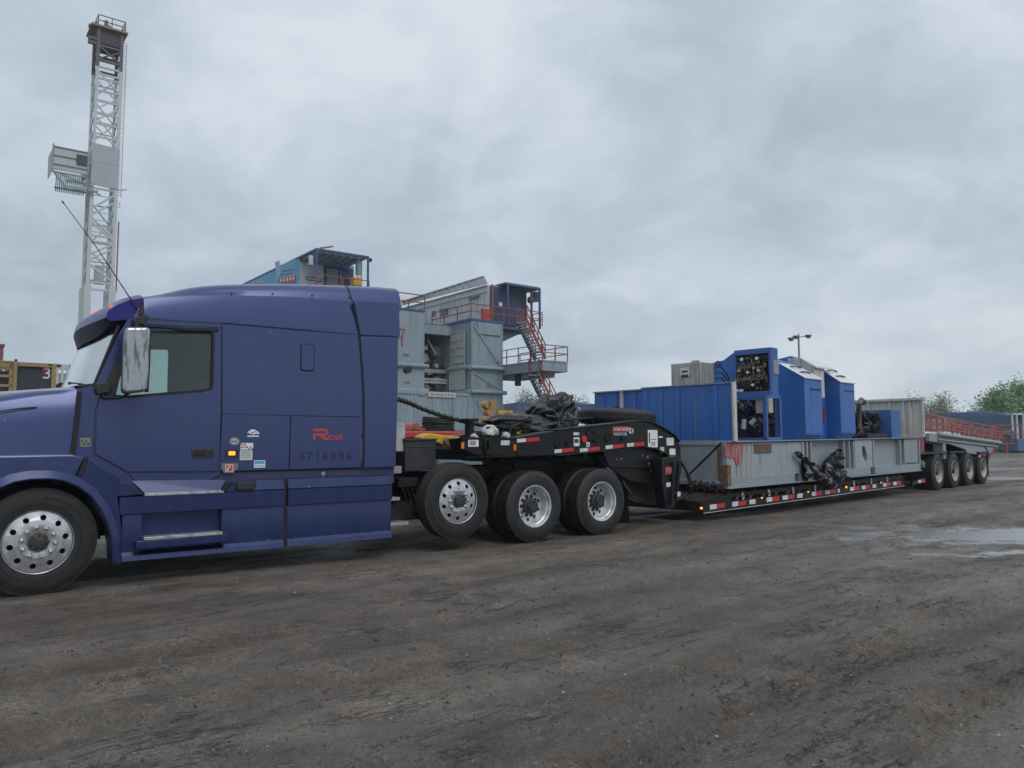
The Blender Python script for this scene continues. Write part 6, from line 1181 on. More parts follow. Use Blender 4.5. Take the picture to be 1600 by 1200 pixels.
    m = MB(); N_ = 13; A = Vector((uh - .02, a[0], a[1])); Bv = Vector((uh + .5, b[0], b[1])); C_ = Vector((uh - .02, c[0], c[1])); Dv = Vector((uh - .02, d[0], d[1]))
    P = [Dv, C_, Vector((uh + .4, b[0], b[1])), A]; m._add([*P, *[p + Vector((.08, 0, 0)) for p in P]], [(0, 1, 2, 3), (7, 6, 5, 4), (0, 4, 5, 1), (1, 5, 6, 2), (2, 6, 7, 3), (3, 7, 4, 0)]); ww = m.build('windwall', M_slat, D)
    m = MB()
    for k in range(1, N_): t = k / N_; p = Dv.lerp(C_, t); q = A.lerp(P[2], t); m.bar(p + Vector((-.03, 0, 0)), q + Vector((-.03, 0, 0)), .07, .05)
    m.bar(A, P[2], .1, .1); m.build('windwall_ribs', M_slat, ww)
    # porch
    zp = h(793, 441, 0)[1]; vp = 0.15; up = h(793, 441, vp)[0]; ue = h(845, 449, vp)[0]; vq = f(770, 449, up)[0]
    m = MB(); m.box(up, ue, vp, vh + .6, zp - .16, zp); m.build('porch_roof', M_rigblue, D, bevel=.02); m = MB(); m.box(up - .1, ue - .1, vp + .05, vh + 1.0, zp + .01, zp + .08); m.build('porch_sheet', M_housew, D)
    for u, v in ((up, vp), (ue - .14, vp), (ue - .14, vh), (uh + .1, vp + .6)): m = MB(); m.box(u, u + .14, v, v + .14, zt - .2, zp - .16); m.build('porch_post', M_rigblue if u != uh + .1 else M_brick, D)
    m = MB(); m.box(uh + .2, ur + .6, vh - .06, vh, zt, zp - .2); m.build('porch_wall', mat('deep_navy_panel', (.03, .045, .10), .6), D)
    m = MB(); a = h(780, 478, vh - .1); m.box(a[0], a[0] + .3, vh - .1, vh - .06, a[1], a[1] + .3); m.build('wall_sign', M_white, D)
    a = h(756, 497, .1); b = h(768, 483, .1); m = MB(); m.box(a[0], b[0], .2, .5, zt, b[1]); m.build('red_bin', M_red, D, bevel=.02)
    a = h(836, 463, .2); m = MB(); m.cyl((a[0] - .3, .2, a[1] - .3), .28, .3, 'y', 14); m.box(a[0], a[0] + .35, .2, .5, a[1] - .4, a[1] + .4); m.build('flood_lamp', M_hub, D, smooth=40)
    m = MB(); rail(m, [(U2, 0, zt), (ue, 0, zt), (ue, vh, zt)], 1.1, 1.5, .06); m.build('porch_railing', M_brick, D)
    # lower platform and stairs
    zq = h(848, 562, 0)[1]; Pf = thing('stair_platform', 'grey steel landing with red railings halfway up the rig stairs', 'platform', F, (U1, -1, 0))
    up = U1 + .1; v_ = f(848, 570, up)[0]; zq = f(848, 562, up)[1]; ue = h(887, 570, v_)[0]; zl = f(848, 579, up)[1]
    m = MB(); m.box(up, ue, v_, 1.0, zl, zq); m.build('platform_deck', M_subgrey, Pf, bevel=.02); m = MB(); m.box(up, ue, v_ - .04, v_, zq - .12, zq); m.box(up - .04, up, v_, 1.0, zq - .12, zq); m.box(up + .5, ue - .4, v_ + 1, .8, zl - .35, zl); m.build('platform_beam', M_subgrey, Pf, bevel=.01)
    for x in (806, 843): q = f(x, 586, up); m = MB(); m.box(up + .2, up + .5, q[0], q[0] + .4, zl - .9, zl); m.build('platform_bracket', M_seam, Pf)
    m = MB(); rail(m, [(up, 1.0, zq), (up, v_, zq), (ue, v_, zq), (ue, 1.0, zq)], 1.1, 1.2, .06); m.build('platform_railing', M_brick, Pf)
    def stairs(a0, a1, b0, b1, v0, v1, lab, n, hr):
        # far stringer a0->a1 on plane v1, near stringer b0->b1 on plane v0
        A0, A1, B0, B1 = (F.hit(*a0, v1), F.hit(*a1, v1), F.hit(*b0, v0), F.hit(*b1, v0)); 
        ut, ub, zt_, zb_ = (A0[0] + B0[0]) / 2, (A1[0] + B1[0]) / 2, (A0[1] + B0[1]) / 2, (A1[1] + B1[1]) / 2
        St = thing('steel_staircase', lab, 'stairs', F, (ub, v0, 0)); 
        for v, mm in ((v0, M_brick), (v1, M_rigblue)):
            m = MB(); m.bar((ut, v, zt_), (ub, v, zb_), .08, .32 if mm is M_rigblue else .18, up=(0, 0, 1)); m.build('stringer', mm, St)
            m = MB(); L_ = 12
            for q_ in (.55, 1.05): m.bar((ut, v, zt_ + q_), (ub, v, zb_ + q_), .06, .06)
            for k in range(6): u = ut + (ub - ut) * k / 5; z = zt_ + (zb_ - zt_) * k / 5; m.bar((u, v, z), (u, v, z + 1.05), .06, .06)
            m.build('handrail', M_brick, St)
        for k in range(n): u = ut + (ub - ut) * (k + .5) / n; z = zt_ + (zb_ - zt_) * (k + .5) / n; m = MB(); m.box(u - .14, u + .14, v0, v1, z - .03, z + .03); m.build('tread', M_sublite, St)
    stairs((806, 500), (837, 562), (826, 503), (852, 561), v_ + .2, v_ + 1.3, 'upper flight of red railed steel stairs from the porch down to the landing', 13, 1)
    stairs((828, 585), (868, 668), (840, 582), (886, 672), v_ + .2, v_ + 1.3, 'lower flight of steel stairs from the landing to the ground behind the tarpaulin', 15, 1)
    # sloping grey brace at the foot of the structure
    m = MB(); a = h(787, 622); b = h(812, 650); m.prism([(a[0], 0), (a[0], a[1]), (b[0] + 1.5, 0)], .5, 3); solo(m, 'mud_ramp', M_subgrey, 'sloping grey steel buttress at the right foot of the rig substructure', 'ramp', F, (a[0], .5, 0), bevel=.02)
make_rig_base()
# second cabin with the printed banner
def make_banner_house():
    F = yard(491, 52); h = lambda x, y, v=0: F.hit(x, y, v); f = lambda x, y, u=0: F.face(u, x, y)
    zt = h(491, 387)[1]; z0 = zt - 2.9
    D = thing('doghouse', 'blue cabin with printed banner side and navy porch showing above the truck roof', 'cabin', F, (1, 4, 0))
    vb = f(467, 400, 0)[0]; vf = f(340, 450, 0)[0] + 1.0; ue = h(577, 402)[0]; ur = h(553, 420, vb)[0]
    m = MB(); m.box(.02, ur, vb, vf, z0, zt - .1); m.build('cabin_wall', mat('banner_blue', (.08, .30, .56), .5, 0, .2, .4), D)
    m = MB(); m.box(0, ue, 0, vf, zt - .14, zt + .02); m.build('cabin_roof', M_rigblue, D, bevel=.02); m = MB(); m.box(.15, ue - .15, .1, vb, zt - .2, zt - .145); m.build('porch_ceiling', M_sublite, D)
    for k in range(6): m = MB(); m.box(.2 + k * .6, .3 + k * .6, .1, vb, zt - .28, zt - .2); m.build('ceiling_beam', M_subgrey, D)
    for u, v in ((0, 0), (ue - .12, 0)): m = MB(); m.box(u, u + .12, v, v + .12, z0 - .2, zt - .14); m.build('porch_post', M_rigblue, D)
    # banner: pale snow shapes, a red block and strokes of lettering too small to read
    def q(P, mm, nm='banner_print', d=.03): m = MB(); m.slab([f(x, y, 0) for x, y in P], -d, .02); m.build(nm, mm, D)
    pale = mat('banner_pale_blue', (.28, .42, .52), .5); q([(430, 410), (437, 407), (439, 425), (434, 441), (432, 425)], pale); q([(437, 415), (462, 405), (462, 432), (437, 441)], mat('banner_mid_blue', (.12, .32, .50), .5), d=.025)
    q([(400, 443), (403, 437), (406, 438), (409, 443)], mat('banner_orange', (.5, .3, .15), .5)); q([(434, 441), (436, 437), (462, 430), (462, 441)], M_red, d=.035)
    for k in range(5): x = 438 + k * 5; q([(x, 441 - k), (x + 1, 436.5 - k), (x + 3, 436 - k), (x + 2, 441 - k)], M_white, d=.045)
    for k in range(5): x = 438 + k * 4; q([(x, 431.5 - k * .8), (x, 429.5 - k * .8), (x + 2.6, 429 - k * .8), (x + 2.6, 431 - k * .8)], M_brick, d=.045)
    for k in range(5): x = 442 + k * 4; q([(x, 425 - k * .8), (x, 423.6 - k * .8), (x + 3, 423 - k * .8), (x + 3, 424.4 - k * .8)], M_rigblue, d=.045)
    a = h(469, 409, vb - .05); b = h(505, 445, vb - .05); m = MB(); m.box(a[0], b[0], vb - .05, vb - .0, z0, a[1]); m.build('end_panel', M_housew, D)
    c = h(478, 432, vb - .06); d = h(502, 440, vb - .06); m = MB(); m.ribbon(rrect(c[0], d[0], d[1], c[1], .1), .06, vb - .07, vb - .05, True); m.build('panel_window', M_hub, D)
    a = h(506, 414, vb - .03); b = h(552, 445, vb - .03); m = MB(); m.box(a[0], b[0], vb - .04, vb - .0, z0, a[1]); m.build('porch_wall', mat('deep_navy_panel', (.03, .045, .10), .6), D)
    a = h(511, 419, vb - .06); b = h(528, 445, vb - .06); m = MB(); m.box(a[0], b[0], vb - .07, vb - .04, z0, a[1]); m.build('cabin_door', M_subgrey, D)
    a = h(533, 423, vb - .3); b = h(549, 445, vb - .3); m = MB(); m.ribbon([(a[0], z0 + .3), (a[0], a[1]), (b[0], a[1] - .55), (b[0], z0 + .3)], .05, vb - .3, vb - .26); m.build('stair_rail', M_housew, D)
    a = h(484, 405, .5); m = MB(); m.box(a[0], a[0] + .3, .5, .8, a[1] - .4, a[1] + .3); m.build('porch_lamp', M_housew, D, bevel=.05)
    m = MB(); a = h(561, 405, .3); b = h(561, 436, .3); m.box(a[0] - .12, a[0] + .25, .3, .6, a[1] - 1.1, a[1]); m.box(a[0] - .1, a[0] - .04, .3, .36, b[1], a[1]); m.box(a[0] + .18, a[0] + .24, .3, .36, b[1], a[1]); m.build('lamp_bracket', M_subgrey, D)
    m = MB(); c = h(559, 440, .3); m.box(c[0] - .3, c[0] + .35, .3, .9, c[1] - .3, c[1] + .35); m.build('beacon_box', M_yellow, D, bevel=.03)
    m = MB(); p = h(500, 388, 1); q_ = h(520, 385, 1); m.bar((p[0], 1, p[1]), (q_[0], 1, q_[1] + .0), .12, .1); m.build('roof_boom', M_brick, D)
    c = h(579, 406, 0); m = MB(); m.cyl((c[0], 0, c[1]), .14, .2, 'y', 12); m.build('horn', M_seam, D)
    m = MB(); m.box(-.1, ue, 0, vf, z0 - .25, z0); m.build('cabin_floor', M_rigblue, D)
    for u in (.2, ur - .4): 
        for v in (.3, vb + 1, (vb + vf) / 2, vf - .5): m = MB(); m.box(u, u + .3, v, v + .3, 0, z0 - .25); m.build('support_leg', M_subgrey, D)
    m = MB(); m.box(.2, ur - .2, .4, vf - .6, 0, z0 * .48); m.box(.5, ur - .5, .8, vf - 1.0, z0 * .5, z0 - .4); m.build('support_base', M_subgrey, D, bevel=.03)
    for k in range(8): v = .8 + k * (vf - 2) / 8; m = MB(); m.box(.12, .2, v, v + .2, 0, z0 * .48); m.build('base_stiffener', M_subgrey, D)
    m = MB(); rail(m, [(0, 0, z0), (ue, 0, z0)], 1.1, 1.5, .06); m.build('porch_railing', M_brick, D)
make_banner_house()
# ------------------------------------------------------------------ drilling mast
def make_mast():
    F = yard(150, 62); R = thing('drilling_mast', 'tall pale lattice drilling mast with maroon top and side working platform', 'mast', F, (0, 1, 0))
    h = lambda x, y, v=0: F.hit(x, y, v)
    lx = lambda y: 155 + (136 - 155) * (y - 43) / 417; rx = lambda y: 191 + (174.5 - 191) * (y - 48) / 412
    def L(y, v=0): return Vector((h(lx(y), y, v)[0], v, h(lx(y), y, v)[1]))
    def Rr(y, v=0): return Vector((h(rx(y), y + 4, v)[0], v, h(lx(y), y, v)[1]))
    dep = 2.0
    def seg(y0, y1, mm, w):
        for P, v in ((L, 0), (Rr, 0), (L, dep), (Rr, dep)): m = MB(); a = P(y0, 0); b = P(y1, 0); a = Vector((a.x, v, a.z)); b = Vector((b.x, v, b.z)); m.bar(a, b, w, w); m.build('mast_leg', mm, R)
    def br(y0, s0, y1, s1, mm, w=.1, v=0):
        a = (L if s0 == 'l' else Rr)(y0, 0); b = (L if s1 == 'l' else Rr)(y1, 0); m = MB(); m.bar(Vector((a.x, v, a.z)), Vector((b.x, v, b.z)), w, w); m.build('brace', mm, R)
    seg(42, 103, M_mastred, .24); seg(103, 225, M_mast, .20); seg(225, 460, M_mast, .27)
    a = L(470, 0); b = Rr(470, 0)
    m = MB()
    for v in (0, dep): 
        for x in (L, Rr): p = x(455, 0); m.bar((p.x, v, p.z + .5), (p.x, v, .1), .5, .45)
    m.build('mast_foot', M_mast, R)
    for y in (70, 93): br(y, 'l', y, 'r', M_mastred, .16); br(y + 2, 'l', y + 2, 'r', M_mastred, .16, dep)
    for p in ((70, 'l', 92, 'r'), (92, 'l', 72, 'r')): br(*p, M_mastred, .12)
    for y in (103, 114, 121, 140, 156, 176, 192, 212): br(y, 'l', y, 'r', M_mast, .13)
    for y in (104, 118, 140, 160, 176, 194, 213): br(y, 'l', y, 'r', M_mast, .09, dep)
    for p in ((108, 'l', 140, 'r'), (125, 'l', 155, 'r'), (170, 'l', 145, 'r'), (188, 'l', 163, 'r'), (180, 'l', 214, 'r'), (195, 'l', 226, 'r')): br(*p, M_mast, .10)
    for p in ((104, 'r', 140, 'l'), (140, 'l', 176, 'r'), (176, 'r', 213, 'l')): br(*p, M_mast, .08, dep)
    for y in (293, 304, 330, 342, 352, 361, 367, 376, 403, 413, 440, 451): br(y, 'l', y, 'r', M_mast, .14 if y in (293, 367, 376, 440, 451) else .07)
    for y in (310, 340, 370, 400, 430): br(y, 'l', y, 'r', M_mast, .09, dep)
    for p in ((326, 'l', 298, 'r'), (336, 'l', 310, 'r'), (338, 'l', 368, 'r'), (345, 'l', 372, 'r'), (398, 'l', 376, 'r'), (406, 'l', 384, 'r'), (412, 'l', 436, 'r')): br(*p, M_mast, .15)
    for p in ((300, 'l', 340, 'r'), (340, 'r', 376, 'l'), (376, 'l', 410, 'r'), (410, 'r', 445, 'l')): br(*p, M_mast, .09, dep)
    # side braces seen through the frame
    for y in range(50, 450, 24):
        for X in (L, Rr): m = MB(); a = X(y, 0); b = X(y + 24, 0); mm = M_mastred if y < 95 else M_mast; m.bar(a, Vector((b.x, dep, b.z)), .07, .07); m.build('side_brace', mm, R)
    # solid board
    a, b, c, d = L(224), Rr(226), Rr(290), L(288); m = MB(); m.prism([(a.x - .15, a.z), (b.x + .15, b.z), (c.x + .15, c.z), (d.x - .15, d.z)], -.18, -.05); m.build('mast_board', mat('mast_board_grey', (.33, .37, .40), .6), R); 
    m = MB(); e1, e2 = L(251), Rr(251); m.box(e1.x - .1, e2.x + .1, -.2, -.18, e1.z - .02, e1.z + .03); m.build('board_seam', M_mast, R)
    # crown
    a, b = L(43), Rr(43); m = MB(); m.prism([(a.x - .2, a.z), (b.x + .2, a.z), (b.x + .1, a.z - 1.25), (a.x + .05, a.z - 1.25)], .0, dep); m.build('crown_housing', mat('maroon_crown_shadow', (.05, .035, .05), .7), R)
    m = MB(); m.box(a.x - .6, b.x + .4, -.3, dep + .3, a.z, a.z + .16); m.build('crown_floor', mat('rusty_ochre_beam', (.26, .17, .11), .7), R)
    m = MB(); rail(m, [(a.x - .1, -.2, a.z + .1), (b.x + .2, -.2, a.z + .1), (b.x + .2, dep, a.z + .1)], .9, 1.0, .06); rail(m, [(a.x - .1, -.2, a.z + .1), (a.x - .1, dep, a.z + .1)], .9, 1.0, .06); m.build('crown_railing', M_mastred, R)
    m = MB(); m.box(a.x + .5, a.x + .75, .6, .9, a.z + .1, a.z + 1.1); m.prism([(a.x + .75, a.z + .1), (a.x + .8, a.z + .8), (b.x - .3, a.z + .3), (b.x, a.z + .1)], .6, 1); m.build('crown_sheave', M_mastred, R)
    for k, z in enumerate((-.0, -1.0, -1.35)): m = MB(); m.box(a.x - .75, a.x - .1, 0, .3, a.z + z - .12, a.z + z + .12); m.build('crown_lug', M_mastred, R)
    # ladder on the right side
    m = MB()
    for dx in (.15, .42): p, q = Rr(55), Rr(300); m.bar((p.x + dx, .2, p.z), (q.x + dx, .2, q.z), .04, .04)
    for k in range(60): p = Rr(55 + k * 4.1); m.bar((p.x + .15, .2, p.z), (p.x + .42, .2, p.z), .03, .03)
    m.build('mast_ladder', mat('mast_ladder_grey', (.22, .25, .27), .6), R)
    m = MB(); p, q = Rr(340), Rr(452); m.bar((p.x + .3, 0, p.z), (q.x + .3, 0, q.z), .1, .1); m.build('standpipe', M_brick, R)
    m = MB(); c = h(155, 432, .8); m.box(c[0] - .35, c[0] + .35, .6, 1.2, c[1] - .6, c[1] + .9); m.build('hoist_box', M_mast, R)
    m = MB(); c = h(184, 320, -.1); m.tube([(c[0] + .18 * math.cos(t), -.1, c[1] + .18 * math.sin(t)) for t in [k * math.pi / 6 for k in range(13)]], .04, 6); p = Rr(291); m.bar((p.x, 0, p.z), (p.x + .8, 0, p.z + .25), .12, .12); m.build('pulley', M_mast, R)
    # working platform on the left
    v0, v1 = -.4, 2.6; A = h(83.5, 228, v0); C_ = h(138, 240, v0); Bz = h(85, 262, v0)[1]
    m = MB(); m.plate([(A[0], Bz - .1), (C_[0], Bz - .1), (C_[0], A[1]), (A[0], A[1])], [], v0, v0 + .05); m.box(A[0], A[0] + .05, v0, v1, Bz - .1, A[1]); m.box(C_[0] - .05, C_[0], v0, v1, Bz - .1, A[1]); wb = m.build('platform_wall', mat('platform_sheet', (.40, .42, .43), .6), R)
    m = MB()
    for z in (A[1], A[1] - .7, A[1] - 1.4, Bz - .1): m.bar((A[0], v0 - .04, z), (C_[0], v0 - .04, z), .07, .07)
    m.bar((A[0], v0, Bz - .1), (A[0], v0, A[1] + .2), .1, .1); m.build('wall_rails', M_subgrey, wb)
    a = h(120, 241, v0 - .05); b = h(136, 259, v0 - .05); m = MB(); m.box(a[0], b[0], v0 - .12, v0 - .03, b[1], a[1]); m.build('tool_box', M_hub, R)
    m = MB()
    for k in range(16): u = A[0] + .3 + k * (C_[0] - A[0] - .3) / 16; m.bar((u, v0, Bz - .35), (u + .3, v1, Bz - 1.0), .07, .05)
    m.bar((A[0], v0, Bz - .3), (C_[0], v0, Bz - .3), .12, .12); m.bar((A[0] + .5, v1, Bz - .7), (C_[0] + .8, v1, Bz - .7), .12, .12); m.bar((A[0], v0, Bz - .2), (A[0] + 1.0, v0, Bz - 1.5), .14, .14); m.bar((A[0] + 1.0, v0, Bz - 1.5), (C_[0] + .8, v0, Bz - 1.3), .12, .12); m.bar((A[0] + .5, v0, Bz - .4), (C_[0] + .5, v0, Bz - 1.0), .1, .1); m.bar((C_[0] - .3, v0, Bz - 1.0), (C_[0] + 1.0, v0, Bz - 1.6), .1, .1); m.bar((C_[0], v0, A[1]), (C_[0], v0, Bz - 1.5), .12, .12)
    for k in range(14): u = A[0] + 1.0 + k * (C_[0] - A[0] - .6) / 14; m.bar((u, v0, Bz - .75), (u + .1, v0, Bz - 1.35), .07, .05)
    m.build('racking_fingers', M_subgrey, R)
    for z in (A[1] - .8, Bz): m = MB(); p = h(147, 255, 0)[0]; m.bar((C_[0], .1, z), (p + .3, .1, z - .1), .14, .14); m.build('platform_link', M_subgrey, R)
make_mast()
# ------------------------------------------------------------------ left edge: tan framed tanks
def make_left():
    F = yard(60, 30); h = lambda x, y, v=0: F.hit(x, y, v)
    R = thing('framed_tank', 'dark tank in a tan steel frame with a red and white number 3', 'tank', F, (0, 1, 0))
    zT = h(40, 566)[1]; a, b = h(21, 600)[0], h(88, 600)[0]
    m = MB(); m.box(a, b, 0, .14, zT - .16, zT); m.box(a, b, 0, .14, .3, .5); m.box(a, b, 2.2, 2.34, zT - .16, zT)
    for x0, x1 in ((20, 26), (80, 87.5)): u0, u1 = h(x0, 600)[0], h(x1, 600)[0]; m.box(u0, u1, -.02, .16, 0, zT); m.box(u0, u1, 2.2, 2.36, 0, zT)
    m.box(a, a + .14, 0, 2.3, zT - .15, zT - .01); m.build('tank_frame', M_tan, R, bevel=.008)
    u0, u1 = h(25.5, 600, .1)[0], h(80.5, 600, .1)[0]; m = MB(); m.box(u0, u1, .1, 2.2, .5, zT - .14); m.build('tank_wall', M_ink, R)
    q = h(64.8, 592.4, .1); text('number', '3', .62, M_red, R, (q[0], .095, q[1]), sx=1.0, bold=.022); text('number', '3', .62, M_whiteref, R, (q[0] + .035, .085, q[1] + .03), sx=.95, bold=.003)
    m = MB(); m.box(a, a + .1, 0, .1, zT, zT + .1); m.box(b - .3, b + .15, 0, .5, zT - .1, zT - .02); m.build('corner_lug', M_hub, R)
    F2 = Fr((F.w(h(-60, 600)[0], 0).x, F.w(h(-60, 600)[0], 0).y), 52.3); w_ = h(19.5, 600)[0] - h(-60, 600)[0]
    R2 = thing('pipe_rack', 'tan steel rack with horizontal bars and dark boards at the left edge', 'rack', F2, (0, 1, 0)); m = MB()
    for y in (565.5, 575.5, 587.5, 602.5, 618): z = h(10, y)[1]; m.box(0, w_, 0, .08, z - .05, z + .05)
    m.box(0, w_, 0, .12, zT - .28, zT - .02)
    for u in (0, w_ * .45, w_ - .12): m.box(u, u + .12, 0, .14, 0, zT); m.box(u, u + .12, 2.1, 2.24, 0, zT)
    m.build('rack_frame', M_tan, R2, bevel=.006)
    m = MB(); m.box(.1, w_ - .1, .4, 2.0, .3, zT - .35); m.build('rack_boards', mat('blue_grey_boards', (.05, .065, .10), .7), R2)
    m = MB(); z = h(5, 581)[1]; m.box(w_ - 1.0, w_ - .45, -.02, 0, z - .05, z + .1); m.build('rack_label', M_whiteref, R2)
    F3 = yard(-6, 34); m = MB(); zz = F3.hit(0, 538)[1]; u1 = F3.hit(5.5, 550)[0]; m.box(u1 - 1.4, u1, 0, 1.2, 0, zz - .1); m.box(u1 - 1.5, u1 + .04, -.05, 1.25, zz - .1, zz + .02); m.box(u1 - .02, u1 + .02, .2, .4, zz - .5, zz - .3)
    solo(m, 'maroon_tank', mat('weathered_maroon', (.20, .07, .075), .6, 0, .15, 2, dirt=(.12, .09, .09), ds=2, da=.6), 'weathered maroon steel tank rising at the far left edge', 'tank', F3, (u1 - .7, .6, 0), bevel=.03)
    F4 = yard(95, 33); h4 = lambda x, y, v=0: F4.hit(x, y, v); m = MB(); c = h4(97.5, 600, .5); r_ = (h4(108, 600, .5)[0] - h4(87, 600, .5)[0]) / 2; zc = h4(97, 596, .5)[1]
    m.cyl((c[0], .5, zc - .3), r_, 2.0, 'y', 28); m.box(c[0] - .5, c[0] + .5, .6, 2.4, 0, zc - r_ - .2); solo(m, 'pipe_end', M_dark, 'dark round drum showing between the tan tank and windshield', 'drum', F4, (c[0], 1.5, 0), smooth=40)
    m = MB(); 
    for x0, x1 in ((109, 111.5), (113, 121)): u0, u1 = h4(x0, 600, 0)[0], h4(x1, 600, 0)[0]; zt_ = h4(115, 574)[1]; m.box(u0, u1, 0, .3, 0, zt_)
    u0, u1 = h4(109, 600)[0], h4(123, 600)[0]; m.box(u0, u1 + 1, 0, .3, zt_, zt_ + .12); solo(m, 'tan_gantry', M_tan, 'tan and brown steel gantry standing left of the windshield', 'gantry', F4, (u0, 0, 0), bevel=.01)
    F5 = yard(100, 60); m = MB(); a = F5.hit(80, 568); b = F5.hit(135, 569); m.box(a[0], b[0], 0, .5, a[1] - .4, a[1]); m.box(a[0], b[0], .2, .4, 0, a[1] - .7)
    for k in range(8): u = a[0] + (b[0] - a[0]) * k / 7; m.box(u, u + .15, -.1, .1, 0, a[1] - .1)
    solo(m, 'pipe_trailer', M_mast, 'pale steel framework far behind the tan gantry', 'frame', F5, (a[0], 0, 0))
make_left()
# ------------------------------------------------------------------ red and yellow equipment behind the hitch
def make_middle():
    F = Fr((T.w(3.0, 3.6).x, T.w(3.0, 3.6).y), 52.3); h = lambda x, y, v=0: F.hit(x, y, v)
    a, b = h(618, 680)[0], h(800, 680)[0]; z0, z1 = h(680, 684)[1], h(680, 674)[1]
    R = thing('red_trailer', 'low red flat trailer parked behind the truck hitch', 'trailer', F, (a, .5, 0))
    m = MB(); m.box(a, b + 3, 0, .25, z0, z1); m.box(a, b + 3, 2.2, 2.45, z0, z1); m.box(a, b + 3, .02, .1, z0 - .05, z0); m.build('side_beam', M_red, R, bevel=.02)
    m = MB(); m.box(a, b + 3, .2, 2.3, z1 - .06, z1 + .02); m.build('trailer_deck', M_wood, R)
    m = MB(); a2, b2 = h(690, 700)[0], h(960, 700)[0]; zA, zB = h(800, 713)[1], h(800, 700)[1]; m.box(a2, b2, .3, .6, zA, zB); m.build('rusty_beam', M_rust, R); m = MB(); m.box(a2, b2, .1, .7, zA - .28, zA); m.build('grey_beam', M_subgrey, R)
    for u in (a + .5, a + 1.9): 
        for v in (.35, 1.8): m = tyre_mb(steer=False, R=.45); m.v = [(p[0] + u, p[1] + v, p[2] + .45) for p in m.v]; m.cyl((u, v + .05, .45), .27, .15, 'y', 20); m.build('wheel', M_wall, R, smooth=35)
    m = MB(); m.box(b + .5, b + .7, .3, 2.1, 0, z0); m.box(a2, a2 + .2, .3, .8, 0, zA - .28); m.box(b2 - .2, b2, .1, .7, 0, zA - .28); m.build('landing_leg', M_frame, R)
    # coil on top
    m = MB(); c = h(689, 668, .8); r_ = (h(710, 668, .8)[0] - h(668, 668, .8)[0]) / 2
    for k in range(6): z = z1 + .05 + k * .045; rr = r_ * (1 - .02 * (k % 3)); m.tube([(c[0] + rr * math.cos(t), .9 + rr * .9 * math.sin(t), z + .012 * math.sin(3 * t + k)) for t in [j * math.pi / 14 for j in range(29)]], .028, 6)
    solo(m, 'hose_coil', M_seam, 'coil of black hose lying on the red trailer deck', 'hose coil', F, (c[0], .9, z1), smooth=50)
    m = MB(); c = h(646, 669, .6); m.cyl((c[0], .5, c[1]), .10, .4, 'y', 16); m.box(c[0] - .35, c[0] + .2, .5, .9, z1, c[1]); solo(m, 'hydraulic_motor', mat('dull_red_casting', (.36, .09, .07), .6), 'dull red cast motor on the red trailer next to the sleeper', 'motor', F, (c[0], .6, z1), smooth=40)
    # yellow arm with bolts
    F1 = Fr((T.w(3.0, 1.15).x, T.w(3.0, 1.15).y), 52.3); h1 = lambda x, y, v=0: F1.hit(x, y, v)
    P = F1.H([(657, 684), (662, 679), (672, 676.5), (688, 679.5), (720, 682), (722, 697), (694, 697), (682, 691), (668, 688), (660, 688)], 0)
    Y = thing('coupling_arm', 'yellow steel coupling arm behind the black storage box', 'machine arm', F1, (P[0][0], 0, .3)); m = MB(); m.prism(roundpoly(P, .04), 0, .2); m.build('arm_plate', M_yellow, Y, bevel=.02)
    for x in (699, 710, 717): q = h1(x, 691, -.02); m = MB(); m.lathe([(.001, -.05), (.05, -.05), (.07, -.02), (.07, .03), (.09, .04)], (q[0], 0, q[1]), 14); m.build('coupling_bolt', M_brass, Y, smooth=40)
    q0, q1 = h1(690, 702)[0], h1(724, 700)[0]; m = MB(); m.box(q0, q1, -.05, .5, h1(700, 701)[1], h1(700, 697)[1]); m.box(q0, q1 + .6, .1, .4, h1(700, 701)[1] - .1, h1(700, 701)[1]); m.build('arm_base', M_rust, Y)
    # yellow guard and valve tree
    F2 = Fr((T.w(4.0, 5.5).x, T.w(4.0, 5.5).y), 52.3); h2 = lambda x, y, v=0: F2.hit(x, y, v); P = [h2(x, y) for x, y in ((780, 668), (780, 643), (801, 643.5), (801, 652))]
    m = MB(); m.ribbon(P, .07, 0, .07); m.bar((P[0][0] + .02, .03, P[0][1]), (h2(790, 668)[0], .03, h2(790, 668)[1]), .1, .1); m.prism([(P[0][0], P[0][1] + .35), (P[0][0] + .12, P[0][1] + .35), (h2(790, 669)[0], h2(790, 669)[1]), (P[0][0], h2(790, 669)[1])], 0, .1); m.box(P[0][0], P[0][0] + .1, 0, .1, 0, P[0][1]); m.box(P[3][0] - .05, P[3][0] + .05, 0, .1, 0, P[3][1])
    solo(m, 'yellow_guard', M_yellow, 'yellow steel guard frame standing behind the gooseneck head', 'guard frame', F2, (P[0][0], 0, 0))
    m = MB(); q = h2(770, 655)
    for k in range(5): m.cyl((q[0] - .12 + .06 * (k % 2), 0, q[1] - .35 + k * .17), .09, .18, 'y', 10)
    m.box(q[0] - .05, q[0] + .05, .05, .15, 0, q[1] + .3); m.box(q[0] - .12, q[0] + .1, 0, .2, q[1] + .22, q[1] + .42); solo(m, 'valve_stack', mat('ochre_valves', (.36, .22, .08), .6), 'stack of ochre valves to the left of the yellow guard', 'valves', F2, (q[0], 0, 0), smooth=40)
make_middle()
